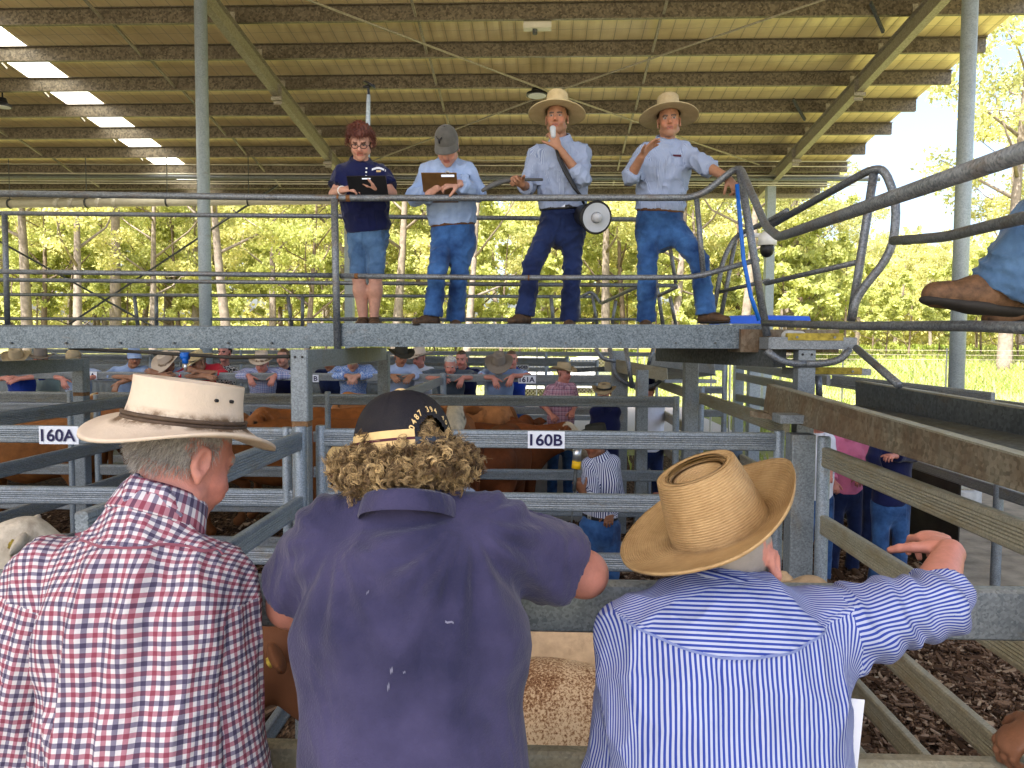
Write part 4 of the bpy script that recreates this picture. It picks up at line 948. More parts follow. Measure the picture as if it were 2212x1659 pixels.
RUST = plain('rust_patch', (.16, .07, .025), .85, 0, .5, 60)
def rust(p, q, r, parent): mb = MB(); a, b_ = P(*p), P(*q); mb.tube([a, a+(b_-a)*.15, a+(b_-a)*.85, b_], [r, r*1.05, r*1.05, r], 12); mb.build('rust_mark', RUST, parent, True)
rust((748, 428.3, YF), (757, 428.4, YF), .0238, wk); rust((728, 428, YF), (733, 428.2, YF), .0245, wk); rust((766, 596.4, YF), (774, 596.5, YF), .0194, wk); rust((1140, 600.0, YF), (1144, 600.0, YF), .0194, wk)
# stair handrails coming forward on the right
st = thing('stair', 'steel stair with yellow edged treads and looped pipe handrails at the walkway end', 'stair', P(1750, 1000, 5.2)*A3(1, 1, 0))
pipe('foot_rail', [(1652, 698, 4.35), (1850, 704, 3.35), (2100, 704, 2.55), (2300, 712, 2.15)], .0185, st)
rust((1950, 519, 3.22), (1970, 517.6, 3.13), .0194, st)
pipe('loop_rail', [(1660, 490, 5.0), (1880, 366, 3.9), (1912, 366, 3.85), (1938, 440, 3.8), (1928, 545, 3.8), (1850, 640, 3.85), (1840, 690, 3.85)], .0205, st)
pipe('loop_post', [(1888, 372, 3.9), (1862, 540, 3.9), (1838, 694, 3.9)], .021, st)
pipe('side_rail', [(1930, 520, 3.3), (2040, 512, 2.8), (2180, 478, 2.3), (2300, 450, 2.0)], .019, st)
pipe('side_rail', [(1655, 612, 4.9), (1858, 565, 4.0)], .015, st)
pipe('far_loop', [(1538, 690, 6.2), (1562, 560, 6.2), (1590, 508, 6.2), (1660, 478, 5.9), (1700, 455, 5.6)], .020, st); pipe('far_loop_post', [(1556, 692, 6.25), (1588, 520, 6.25)], .018, st)
pipe('side_rail', [(1556, 630, 6.2), (1660, 606, 5.6)], .015, st)
a = P(1658, 742, 5.18); b_ = P(1852, 742, 5.18)
def tread(px0, px1, py0, py1, Y, dep, yel):
    a = P(px0, py1, Y); b_ = P(px1, py0, Y); mb = MB(); mb.box((a[0], Y, a[2]), (b_[0], Y+dep, b_[2])); t = mb.build('tread', MAT['rail_far'], st)
    y0_ = P(yel[0], yel[3], Y-.003); y1_ = P(yel[1], yel[2], Y-.003); mb = MB(); mb.box((y0_[0], Y-.006, y0_[2]), (y1_[0], Y+.05, y1_[2]+.006)); mb.build('nosing', MAT['yellow'], t)
    mb = MB()
    for f in (.16, .84): x = y0_[0]+(y1_[0]-y0_[0])*f; z = (y0_[2]+y1_[2])/2; mb.tube([(x, Y-.006, z), (x, Y-.014, z)], .008, 8)
    mb.build('bolt', MAT['steel_post'], t)
tread(1660, 1852, 729, 754, 5.15, .22, (1702, 1822, 722, 735)); tread(1714, 1882, 797, 810, 5.35, .26, (1735, 1862, 796, 808))
mb = MB(); mb.box((P(1600, 740, 5.4)[0], 5.4, 2.44), (P(1850, 740, 5.4)[0]-.12, YB, 2.60)); mb.build('landing', MAT['rusty'], st)
mb = MB(); p0 = P(1690, 757, 5.2); p1 = P(1560, 753, 6.6); mb.bar(A3(p0[0], 5.25, 2.40), A3(p0[0]-.55, 6.9, 2.40), .1, .12); mb.build('bearer', MAT['darksteel'], st)
pipe('hoop', [(1656, 756, 5.16), (1680, 778, 5.16), (1715, 786, 5.16), (1740, 786, 5.16)], .024, st); pipe('hoop', [(1836, 754, 5.16), (1815, 778, 5.16), (1775, 786, 5.16), (1740, 786, 5.16)], .024, st)
mb = MB(); q = P(1740, 756, 5.2); mb.sweep((q[0], 5.22, 0), (q[0], 5.22, q[2]), [(-.056, -.056), (.056, -.056), (.056, .056), (-.056, .056)], up=(0, 1, 0)); mb.build('stair_post', MAT['steel_post'], st)
mb = MB()
for dx in (-.03, .03): mb.tube([(q[0]+dx, 5.16, q[2]-.03), (q[0]+dx, 5.17, q[2]-.03)], .008, 10)
mb.build('bolt_hole', MAT['black'], st)
pipe('strut', [(1850, 752, 5.1), (1942, 832, 4.4)], .024, st); pipe('strut', [(1768, 812, 5.3), (1770, 858, 5.3)], .022, st)
q = P(1723, 722, 5.2); tag(np_mesh('stone', *Sdf().cap(q-A3(.05, -.06, .012), q+A3(.04, .06, -.012), .040, .036, .02).mesh(.01), MAT['concrete']), 'rounded grey stone resting on the top stair tread', 'stone')
# lower catwalk on the right: two channels and plate floor
cw = thing('catwalk', 'rust stained channel sided catwalk running forward on the right', 'catwalk', A3(2.0, 3.8, 1.9))
a = P(1655, 859, 5.3); b_ = P(2290, 1045, 2.35); a2 = A3(a[0], a[1], a[2]); 
def plate(pts, name, m, parent, th=.012):
    pts = [np.asarray(p) for p in pts]; n = nrm(np.cross(pts[1]-pts[0], pts[2]-pts[0])); mb = MB(); k = len(pts)
    mb.add(pts+[p+n*th for p in pts], [tuple(range(k))[::-1], tuple(range(k, 2*k))]+[(i, (i+1) % k, k+(i+1) % k, k+i) for i in range(k)]); return mb.build(name, MAT[m], parent)
tl, bl, br_, tr_ = P(1657, 829, 5.2), P(1648, 893, 5.2), P(2300, 1092, 2.32), P(2300, 1010, 2.32)
plate([bl, tl, tr_, br_], 'side_channel', 'rusty', cw); off = A3(.055, .02, 0)
plate([tl, tl+off, tr_+off, tr_], 'top_flange', 'rail_tan', cw, .008); plate([bl, br_, br_+off, bl+off], 'bottom_flange', 'rusty', cw, .008)
plate([P(1640, 885, 5.25), P(1640, 897, 5.25), P(1745, 912, 5.0), P(1745, 900, 5.0)], 'end_bracket', 'rusty', cw, .12)
tl, bl, br_, tr_ = P(1848, 822, 5.2), P(1848, 878, 5.2), P(2300, 962, 3.1), P(2300, 895, 3.1)
plate([bl, tl, tr_, br_], 'far_channel', 'darksteel', cw); plate([tl, tl+off, tr_+off, tr_], 'top_flange', 'rail_tan', cw, .008)
f0 = P(1670, 884, 5.2); f1 = P(2300, 1075, 2.34); f2 = P(2300, 960, 3.08); f3 = P(1850, 876, 5.18); plate([f0, f1, f2, f3], 'floor_plate', 'darksteel', cw, .006)
# bracket under the catwalk on the thick post
mb = MB(); q = P(1735, 905, 4.55); mb.box((q[0]-.16, 4.46, q[2]-.02), (q[0]+.16, 4.62, q[2]+.03)); mb.build('post_bracket', MAT['steel_post'], cw)
# outer lane fence with dark rubber sheeting, and its far rails
def of(t):
    mb = MB(); mb.box((4.33, 8.0, .02), (4.345, 13.0, 1.05)); mb.build('rubber_sheet', MAT['rubber'], t)
    mb = MB(); mb.box((4.30, 5.6, 1.42), (4.325, 9.6, 1.56)); mb.build('belting', MAT['rubber'], t)
fence('lane_fence', 'outer lane fence lined with black rubber sheet behind the pink shirts', 'fence', lineY(4.37, 3.0, 13.0, [1.92, 1.1]), [(4.37, 7.4, 0, 1.95, .045), (4.37, 10, 0, 1.95, .04), (4.37, 12.6, 0, 1.95, .04), (4.37, 4.8, 0, 1.95, .04)], 'rail_far', extra=of)
fence('side_fence', 'pale rail fence beyond the stair treads with a leaning square post', 'fence', [(P(1590, 788, 12), P(1790, 822, 8.5)), (P(1590, 812, 12), P(1720, 838, 9)), (P(1590, 858, 12), P(1700, 880, 9.5)), (P(1800, 820, 8.5), P(2145, 862, 6.5))], [(X_(1597, 12), 12, 0, 2.25, 's', .14), (X_(1630, 11.5), 11.5, 0, 2.2, 's', .17)], 'rail_far', 'column')
fence('yard_gate', 'small gate of three pale rails left of the stair treads', 'gate', lineX(X_(1500, 11.6), X_(1565, 11.6), 11.6, [2.15, 1.8, 1.45, 1.1]), [(X_(1567, 11.6), 11.6, .1, 2.24, .04)], 'rail')
# older stair farther back
os_ = thing('far_stair', 'older muddy stair ramp behind the walkway end, left of the tall square post', 'stair', P(1370, 900, 9.5)*A3(1, 1, 0))
plate([P(1306, 800, 10), P(1306, 772, 10), P(1440, 796, 9.0), P(1442, 824, 9.0)], 'ramp_side', 'rail_tan', os_); plate([P(1400, 790, 10.5), P(1400, 766, 10.5), P(1542, 784, 9.6), P(1545, 812, 9.6)], 'ramp_side', 'rail_far', os_)
plate([P(1310, 800, 10), P(1442, 822, 9), P(1545, 811, 9.6), P(1400, 790, 10.5)], 'ramp_floor', 'darksteel', os_)
mb = MB(); q0 = P(1436, 820, 9); q1 = P(1548, 828, 9); mb.box((q0[0], 9.0, q1[2]), (q1[0], 9.2, q0[2])); mb.build('ramp_step', MAT['rail'], os_)
pipe('ramp_rail', [(1287, 752, 9.6), (1300, 775, 9.6), (1330, 780, 9.6)], .026, os_); pipe('ramp_post', [(1317, 752, 9.7), (1330, 815, 9.7), (1370, 836, 9.7)], .030, os_); pipe('ramp_post', [(1352, 752, 9.4), (1366, 838, 9.4)], .028, os_); pipe('ramp_post', [(1412, 752, 9.8), (1400, 790, 9.8)], .024, os_)
pipe('ramp_hoop', [(1370, 838, 9.4), (1410, 835, 9.4), (1428, 822, 9.4)], .024, os_); mb = MB(); q = P(1340, 800, 9.8); mb.box((q[0]-.1, 9.8, 0), (q[0]+.1, 9.95, 2.4)); mb.build('ramp_support', MAT['steel_post'], os_)
mb = MB(); mb.bar(P(1240, 800, 10.2), P(1345, 795, 10.2), .05, .06); mb.build('latch_bar', MAT['darksteel'], os_)
# second walkway behind, seen as thin rails with leaning posts
fw = thing('far_walkway', 'thin railed walkway far behind the auctioneers legs', 'walkway', P(600, 700, 14)*A3(1, 1, 1))
for pts in ([(-40, 636, 14), (1290, 641, 14)], [(-40, 688, 14), (1290, 692, 14)], [(735, 611, 15), (1180, 616, 15)]): pipe('far_rail', pts, .030, fw)
for x0, x1 in ((290, 298), (338, 338), (622, 630), (654, 653), (1190, 1196)): pipe('far_post', [(x0, 637, 14), (x1, 706, 14)], .034, fw)
mb = MB(); a = P(-40, 720, 14); mb.box((a[0], 14, a[2]-.1), (P(1300, 720, 14)[0], 15.2, a[2]+.1)); mb.build('far_deck', MAT['beam'], fw)
pipe('far_stair_rail', [(1258, 640, 13), (1278, 628, 13), (1298, 656, 13), (1370, 622, 10.5), (1385, 618, 10)], .028, fw); pipe('far_stair_rail', [(1278, 632, 13), (1290, 700, 13)], .026, fw); pipe('far_stair_rail', [(1330, 650, 11.5), (1322, 700, 11.5)], .026, fw)
pipe('far_stair_rail', [(1252, 690, 13), (1250, 640, 13)], .026, fw)
pipe('ramp_rail', [(1395, 652, 8.3), (1462, 620, 7.6)], .018, os_); pipe('ramp_rail', [(1415, 590, 8), (1432, 702, 8)], .020, os_); pipe('ramp_rail', [(1447, 640, 8), (1460, 702, 8)], .018, os_)
# steel rods crossing behind the left rails
mb = MB(); mb.tube([P(600, 400, 25.5), P(150, 700, 25.5)], .035, 6); mb.tube([P(-40, 500, 25.5), P(330, 705, 25.5)], .035, 6); mb.build('wall_brace', MAT['darksteel'], shed)
# ------------------------------------------------------------------ trees
def leaf_cloud(rs, centres, n, size, V, F, droop=.4):
    """centres: (pos, radius); scatters leaf sprigs through each clump"""
    for c, rad in centres:
        for _ in range(n):
            d = rs.normal(size=3); d /= np.linalg.norm(d)+1e-6; p = c+d*rad*rs.rand()**.45*A3(1, 1, .62); s = size*rs.uniform(.6, 1.35)
            a = rs.normal(size=3); a[2] -= droop; a /= np.linalg.norm(a)+1e-6; b = np.cross(a, rs.normal(size=3)); b /= np.linalg.norm(b)+1e-6; k = len(V)
            V += [p, p+a*s*.5+b*s*.30, p+a*s, p+a*s*.5-b*s*.30]; F.append((k, k+1, k+2, k+3))
def make_tree(seed, H, lean, leaf, trunk_m, nl=9, spread=.26, leafs=.42, per=70, low=.35, tr=.016, sub=4):
    rs = np.random.RandomState(seed); t = bpy.data.objects.new('gum_tree', None); link(t)
    mb = MB(); top = A3(lean*H, rs.uniform(-.05, .05)*H, H*.86); mid = top*.5+A3(rs.uniform(-.03, .03)*H, rs.uniform(-.03, .03)*H, 0)
    tp = [A3(0, 0, -.4)]+[(1-q)**2*A3(0, 0, 0)+2*q*(1-q)*mid+q*q*top for q in np.linspace(.02, 1, 9)]; r0 = H*tr
    mb.tube(tp, [r0*1.15]+[r0*(1-.86*q) for q in np.linspace(.02, 1, 9)], 9); cl = []
    for i in range(nl):
        f = low+(1-low)*(i+.5)/nl; b0 = (1-f)**2*A3(0, 0, 0)+2*f*(1-f)*mid+f*f*top; az = i*2.4+rs.uniform(-.4, .4); ln = H*spread*(1.15-f*.6)*rs.uniform(.7, 1.25)
        d = A3(math.cos(az), math.sin(az), rs.uniform(.35, .95)); e1 = b0+nrm(d)*ln*.55; e2 = e1+nrm(d+A3(rs.uniform(-.5, .5), rs.uniform(-.5, .5), rs.uniform(0, .6)))*ln*.5
        rr = r0*(1-.8*f)*.5; mb.tube([b0, e1, e2], [rr, rr*.6, rr*.2], 6)
        for _ in range(sub):
            g = rs.uniform(.35, 1.0); s0 = e1+(e2-e1)*g; s1 = s0+nrm(rs.normal(size=3)+A3(0, 0, .5))*ln*rs.uniform(.2, .45); mb.tube([s0, s1], [rr*.3, rr*.08], 4); cl.append((s1, H*rs.uniform(.035, .065)))
        cl.append((e2, H*rs.uniform(.045, .08)))
    cl.append((top, H*.07)); mb.build('trunk', trunk_m, t, True)
    V, F = [], []; leaf_cloud(rs, cl, per, leafs, V, F); np_mesh('crown', np.array(V), F, leaf, t, smooth=False)
    return t
def copy_tree(o):
    c = o.copy(); COL.objects.link(c)
    for ch in o.children: d = ch.copy(); COL.objects.link(d); d.parent = c
    return c
LF = MAT['leaf']; TK = MAT['trunk']
protos = [make_tree(1, 24, .04, LF[0], TK, 10, .25, .27, 150), make_tree(2, 20, -.05, LF[1], TK, 10, .28, .26, 150), make_tree(3, 15, .06, LF[2], MAT['trunk_dark'], 11, .32, .25, 150, .2),
          make_tree(5, 26, -.02, LF[0], TK, 11, .22, .28, 130, .42), make_tree(8, 17, .1, LF[1], TK, 9, .32, .25, 150, .25)]
shrub = make_tree(11, 5.5, .05, LF[2], MAT['trunk_dark'], 10, .42, .20, 110, .05, .014)
used = set()
LAB = ['pale trunked gum tree in the bright forest edge behind the yards', 'yellow green gum tree in the forest behind the yards', 'low bushy dark stemmed tree in the forest behind the yards', 'slender gum tree with a high thin crown behind the yards', 'leaning gum tree with spreading crown behind the yards']
def plant(k, px, Y, sc, rot, label=None, group='gum trees behind the yards'):
    pr = protos[k] if k >= 0 else shrub; o = pr if k not in used else copy_tree(pr); used.add(k)
    o.location = (X_(px, Y), Y, gz(Y)); o.rotation_euler = (0, 0, rot); o.scale = (sc,)*3
    tag(o, label or (LAB[k] if k >= 0 else 'leafy green understorey shrub below the gum trees'), 'tree' if k >= 0 else 'shrub', group if k >= 0 else 'understorey shrubs')
    if k < 0: o.name = 'shrub'
rt = random.Random(21)
spots = [(-60, 46, 3), (60, 52, 0), (165, 42, 1), (250, 56, 3), (330, 48, 4), (420, 60, 0), (500, 44, 1), (590, 54, 4), (660, 47, 2), (760, 58, 0), (850, 50, 1), (930, 62, 3), (1005, 46, 4), (1230, 60, 1), (1310, 52, 0), (1390, 64, 3), (1450, 50, 1), (1530, 58, 4), (1600, 49, 0), (1690, 66, 3), (1760, 58, 1), (1850, 70, 0), (1930, 62, 4), (2010, 72, 1), (2075, 64, 0), (2290, 60, 3), (2205, 70, 1), (20, 66, 1), (360, 70, 0), (700, 72, 3), (1160, 78, 0), (1080, 84, 1)]
for px, Y, k in spots: plant(k, px, Y, rt.uniform(.85, 1.15)*(.50 if 1740 < px < 2085 else 1), rt.uniform(0, 6.28))
plant(3, 2170, 47, 1.02, 2.0, 'tallest gum tree at the far right rising past the round column', None); plant(0, 1700, 52, .72, 1.0, 'gum with a thick mottled trunk just right of the white security camera', None)
for px, Y, k, s_ in [(rt.uniform(-80, 1740), rt.uniform(56, 76), rt.choice([2, 4, 1, 2]), rt.uniform(.8, 1.2)) for _ in range(34)]:
    if not 1040 < px < 1130: plant(k, px, Y, s_, rt.uniform(0, 6.28))
for i in range(34): px = -60+i*70+rt.uniform(-25, 25); Y = rt.uniform(50, 66); plant(-1, px, Y, rt.uniform(.8, 1.9), rt.uniform(0, 6.28))
for px, Y, s in ((1885, 60, .9), (2030, 58, .8), (2120, 56, 1.0), (2200, 54, 1.1), (1795, 57, .8)): plant(-1, px, Y, s, rt.uniform(0, 6))
# the far wood as one mass
rs = np.random.RandomState(5); V, F = [], []; cl = []
for _ in range(1350):
    px = rs.uniform(-150, 2400); Y = rs.uniform(82, 120)
    if 1040 < px < 1140 and rs.rand() < .9: continue
    hmax = (21 if px < 1010 else 15)*(1 if px < 1700 else .8); cl.append((A3(X_(px, Y), Y, 2+hmax*rs.rand()**.72), rs.uniform(1.8, 3.4)))
leaf_cloud(rs, cl, 110, .75, V, F); tag(np_mesh('far_wood', np.array(V), F, LF[1], smooth=False), 'hazy wall of distant forest beyond the nearer gum trees', 'forest', kind='stuff')
# ------------------------------------------------------------------ wire fence at the paddock
YW = 33.5; cf = thing('wire_fence', 'chain link fence with barbed wire strands across the grass paddock on the right', 'fence', (X_(1950, YW), YW, 0))
for px in (1378, 1600, 1822, 2046, 2270, 1160): mb = MB(); x = X_(px, YW); mb.tube([(x, YW, 0), (x, YW, 2.35)], .035, 8); mb.build('fence_post', MAT['darksteel'], cf)
mb = MB(); xa, xb = X_(1000, YW), X_(2420, YW)
for z in (1.85, 2.05, 2.25, .05): mb.tube([(xa, YW, z), (xb, YW, z)], .010, 4, False)
mb.build('wire_strand', MAT['rafter'], cf)
V, F = [], []; step = .16; hh = 1.8
for sg in (1, -1):
    x = xa-hh
    while x < xb:
        p0 = A3(x if sg > 0 else x+hh, YW, .03); p1 = A3(x+hh if sg > 0 else x, YW, hh); wv = A3(.006, 0, 0); k = len(V); V += [p0-wv, p0+wv, p1+wv, p1-wv]; F.append((k, k+1, k+2, k+3)); x += step
np_mesh('mesh_netting', np.array(V), F, MAT['rafter'], cf, smooth=False)
# ------------------------------------------------------------------ parked cars, blue canopy and other far things
def car(label, x, y, rz, paint):
    t = thing('parked_car', label, 'car', (x, y, 0)); ca, sa = math.cos(rz), math.sin(rz); W = lambda p: A3(x+p[0]*ca-p[1]*sa, y+p[0]*sa+p[1]*ca, p[2])
    def loft(prof, wid, name, m, parent=t):
        mb = MB(); n = len(prof); vs = [W((sx*wid[i], prof[i][0], prof[i][1])) for sx in (-1, 1) for i in range(n)]
        mb.add(vs, [tuple(range(n)), tuple(range(n, 2*n))[::-1]]+[(i, n+i, n+(i+1) % n, (i+1) % n) for i in range(n)]); return mb.build(name, m, parent)
    lo = [(-2.3, .4), (-2.35, .8), (-2.2, 1.02), (-1.15, 1.12), (1.9, 1.14), (2.25, 1.0), (2.3, .45)]; loft(lo, [.88]*2+[.86]*3+[.88]*2, 'body', paint)
    loft([(-1.2, 1.13), (-.45, 1.68), (1.6, 1.72), (2.1, 1.15)], [.80, .64, .64, .78], 'cabin', MAT['glass']); loft([(-.5, 1.685), (-.4, 1.74), (1.55, 1.78), (1.65, 1.73)], [.65]*4, 'roof', paint)
    for sx in (-1, 1):
        for yy in (-1.45, 1.4):
            mb = MB(); mb.tube([W((sx*.72, yy, .36)), W((sx*.90, yy, .36))], .36, 20); wl = mb.build('wheel', MAT['sole'], t, 'a'); mb = MB(); mb.tube([W((sx*.88, yy, .36)), W((sx*.905, yy, .36))], .22, 14); mb.build('rim', MAT['silver'], wl)
        mb = MB(); mb.box(W((sx*.66, -2.36, .82))-A3(.14, .03, .07), W((sx*.66, -2.36, .82))+A3(.14, .03, .07)); mb.build('headlight', MAT['silver'], t)
car('white four wheel drive parked beyond the far rails, seen under the walkway', X_(1150, 37), 37, R(4), MAT['carpaint']); car('white ute parked right of the other car under the walkway', X_(1265, 38), 38, R(-14), MAT['carpaint'])
gz_ = thing('canopy_tent', 'blue fabric canopy tent standing behind the stair landing', 'tent', (X_(1665, 17), 17.5, 0))
a = P(1575, 694, 17); b_ = P(1755, 680, 17); mb = MB()
mb.add([(a[0], 17, a[2]-.05), (b_[0], 17, a[2]-.05), (b_[0], 19, a[2]-.05), (a[0], 19, a[2]-.05), (a[0]+.03, 17.02, b_[2]-.03), (b_[0]-.06, 17.02, b_[2]-.03), (b_[0]-.06, 18.98, b_[2]-.03), (a[0]+.03, 18.98, b_[2]-.03), (a[0]+.9, 18, b_[2]+.04)], [(0, 1, 5, 4), (1, 2, 6, 5), (2, 3, 7, 6), (3, 0, 4, 7), (4, 5, 8), (5, 6, 8), (6, 7, 8), (7, 4, 8), (3, 2, 1, 0)]); mb.build('canopy', MAT['tarp'], gz_)
for x in (a[0]+.06, b_[0]-.06):
    for y in (17.06, 18.94): mb = MB(); mb.tube([(x, y, 0), (x, y, a[2])], .025, 8); mb.build('leg', MAT['silver'], gz_)
q = P(1393, 751, 34); t = thing('yellow_sign_board', 'yellow board standing in the grass beyond the old stair', 'board', A3(q[0], 34, 0)); mb = MB(); mb.box((q[0]-.25, 34, q[2]-.25), (q[0]+.25, 34.04, q[2]+.25)); mb.build('board', MAT['yellow'], t); mb = MB(); mb.tube([(q[0], 34.06, 0), (q[0], 34.06, q[2])], .03, 8); mb.build('leg', MAT['steel_post'], t)
# ------------------------------------------------------------------ small fittings
q = P(797, 185, 6.6); ap = thing('antenna_pole', 'thin grey pole topped by a small black dish behind the red haired woman', 'antenna', P(797, 690, 6.6))
mb = MB(); mb.tube([P(790, 690, 6.6), P(795, 260, 6.6), P(796, 205, 6.6)], [.02, .02, .016], 10); mb.build('pole', MAT['column'], ap, True)
mb = MB(); mb.tube([q+A3(-.004, 0, -.09), q+A3(-.004, 0, -.02)], .012, 8); mb.tube([q+A3(-.05, 0, -.012), q+A3(.05, 0, .004)], .012, 8); mb.tube([q+A3(.0, 0, 0), q+A3(.008, 0, .014), q+A3(.012, 0, .022)], [.06, .055, .02], 16); mb.build('receiver', MAT['black'], ap, 'a')
q = P(1657, 528, 9.5); sc = thing('security_camera', 'white dome security camera on the post beside the stair', 'camera', q)
mb = MB(); mb.tube([q+A3(0, 0, .16), q+A3(0, 0, .10), q+A3(0, 0, -.01)], [.05, .105, .115], 20); mb.build('housing', MAT['white'], sc, True); np_mesh('dome', *Sdf().ell(q+A3(0, 0, -.06), A3(.085, .085, .1), np.eye(3)).mesh(.02), MAT['black'], sc); mb = MB(); mb.tube([q+A3(0, 0, .1), q+A3(-.28, .1, .14)], .03, 8); mb.build('bracket', MAT['white'], sc)
mb = MB(); hs = [(1592, 398, 5.25), (1598, 470, 5.25), (1606, 560, 5.2), (1622, 640, 5.2), (1640, 692, 5.2)]; mb.tube([P(*p) for p in hs], .014, 10); tag(mb.build('hose', MAT['hose'], None, True), 'blue hose hanging down the end stanchion of the walkway', 'hose')
mb = MB(); mb.tube([P(150, 752, 5.6), P(330, 762, 5.2), P(500, 772, 4.9), P(625, 770, 4.7)], .012, 8); hl = mb.build('water_line', MAT['rubber'], None, True); tag(hl, 'black poly water line sagging under the walkway with a blue fitting', 'hose')
q = P(400, 769, 5.05); mb = MB(); mb.tube([q+A3(-.025, 0, 0), q+A3(.025, 0, 0)], .026, 10); mb.tube([q, q+A3(0, 0, -.05)], .02, 10); mb.build('fitting', MAT['hose'], hl, True); mb = MB(); mb.tube([q-A3(0, 0, .05), q-A3(0, 0, .10)], [.013, .009], 8); mb.build('nozzle', MAT['silver'], hl, True)
# ------------------------------------------------------------------ cattle
def cow(label, x, y, heading, z=0.0, s=1.0, col=(.30, .11, .035), face=None, pattern=None, head=True, ht=(0, 0), hyaw=0.0, hup=0.0, belly=(1, 1, 1), tagc=False, vx=.022, group=None, hump=0.0):
    root = thing('cow', label, 'cow', (x, y, z), group); F = A3(math.cos(heading), math.sin(heading), 0); Lf = A3(-F[1], F[0], 0); q = lambda a, b, c: A3(x, y, z)+s*(F*a+Lf*b+Zup*c)
    S = Sdf(); S.cap(q(-.62, 0, 1.02), q(.05, 0, .98), .30*s, .36*s, .1, flat=Lf, q=.86); S.cap(q(.05, 0, .98), q(.60, 0, 1.0), .36*s, .30*s, .1, flat=Lf, q=.80)
    S.cap(q(-.72, 0, 1.22), q(.62, 0, 1.24), .085*s, .09*s, .12); S.cap(q(.55, 0, 1.25+hump), q(.62, 0, 1.2+hump*.5), .10*s, .1*s, .1)
    for b in (-1, 1):
        S.cap(q(-.70, .17*b, 1.08), q(-.60, .16*b, .85), .17*s, .15*s, .06); S.cap(q(-.62, .18*b, .85), q(-.70, .18*b, .58), .125*s, .075*s, .05); S.cap(q(-.70, .18*b, .58), q(-.86, .18*b, .48), .07*s, .055*s, .03); S.cap(q(-.86, .18*b, .48), q(-.80, .18*b, .10), .052*s, .042*s, .03); S.cap(q(-.80, .18*b, .08), q(-.76, .18*b, .04), .055*s, .06*s, .02)
        S.cap(q(.55, .18*b, .95), q(.58, .18*b, .52), .14*s, .07*s, .05); S.cap(q(.58, .18*b, .52), q(.57, .18*b, .10), .058*s, .045*s, .03); S.cap(q(.57, .18*b, .08), q(.61, .18*b, .04), .055*s, .06*s, .02)
        S.ell(q(-.62, .20*b, 1.24), A3(.09, .07, .06)*s, (F, Lf, Zup), .06)
    hd = nrm(F*math.cos(hyaw)+Lf*math.sin(hyaw)); hl = np.cross(Zup, hd); P0 = q(.68, 0, 1.12); C = P0+s*(F*.28+hd*.18+Zup*(.12+hup))
    S.cap(P0, C-hd*.05*s, .23*s, .135*s, .08, flat=Lf, q=.75); S.cap(P0-Zup*.1*s, C-hd*.02*s-Zup*.1*s, .16*s, .1*s, .08, flat=Lf, q=.5)
    fd = nrm(hd*.72-Zup*.62) if hup < .3 else nrm(hd*.95-Zup*.25); up = nrm(np.cross(fd, np.cross(Zup, fd))) if False else nrm(Zup-fd*fd[2])
    S.cap(C, C+fd*.26*s, .125*s, .088*s, .04, flat=hl, q=.85); S.cap(C+fd*.24*s, C+fd*.36*s, .082*s, .078*s, .03); S.cap(C-fd*.03*s+up*.05*s, C+fd*.1*s+up*.05*s, .085*s, .07*s, .04); S.cap(C+fd*.05*s-up*.07*s, C+fd*.3*s-up*.05*s, .06*s, .05*s, .03)
    ears = []
    for b in (-1, 1):
        e0 = C+hl*b*.10*s+up*.055*s-fd*.03*s; e1 = e0+(hl*b*.17+up*.0-fd*.03-Zup*.02)*s; S.cap(e0, (e0+e1)/2, .028*s, .058*s, .02, flat=nrm(fd+up*.3), q=.4); S.cap((e0+e1)/2, e1, .058*s, .022*s, .02, flat=nrm(fd+up*.3), q=.4); ears.append((e0+e1)/2)
    V, Fc = S.mesh(vx*s); Cc = np.tile(A3(*col), (len(V), 1)); D = (V-A3(x, y, z))/s; a, b, c = D@F, D@Lf, D@Zup
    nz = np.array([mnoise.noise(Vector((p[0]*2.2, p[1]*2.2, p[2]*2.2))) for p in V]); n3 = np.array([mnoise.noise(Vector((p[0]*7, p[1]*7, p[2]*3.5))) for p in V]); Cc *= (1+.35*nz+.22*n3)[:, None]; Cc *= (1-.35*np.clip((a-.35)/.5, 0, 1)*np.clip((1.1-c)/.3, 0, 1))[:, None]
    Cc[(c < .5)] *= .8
    if pattern: Cc = pattern(V, a, b, c, nz, Cc)
    if face is not None and pattern is not roan:
        dl = (V-C)@fd/s; dist = np.linalg.norm(V-C-np.outer((V-C)@fd, fd), axis=1)/s; m = (dl > -.10) & (dist < .17) & (dl < .5) & ((a > .7) | (np.abs(b) > .3)); Cc[m] = A3(*face)*(1+.15*nz[m])[:, None]
        for e in ears: Cc[np.linalg.norm(V-e, axis=1) < .12*s] = A3(*col)
    for bb in (-1, 1):
        e = C+hl*bb*.105*s+fd*.07*s+up*.045*s; Cc[np.linalg.norm(V-e, axis=1) < .024*s] = (.01, .008, .006)
    Cc[np.linalg.norm(V-(C+fd*.43*s), axis=1) < .07*s] = A3(.16, .09, .07)
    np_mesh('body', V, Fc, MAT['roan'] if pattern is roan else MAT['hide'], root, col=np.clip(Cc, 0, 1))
    T = Sdf(); T.cap(q(-.86, 0, 1.20), q(-.96, 0, 1.0), .04*s, .028*s, .02); T.cap(q(-.96, 0, 1.0), q(-.95, .01, .55), .026*s, .02*s, .02); T.cap(q(-.95, .01, .55), q(-.93, .02, .3), .03*s, .045*s, .03); V, Fc = T.mesh(.014); np_mesh('tail', V, Fc, MAT['hide'], root, col=np.tile(A3(*col)*.6, (len(V), 1)))
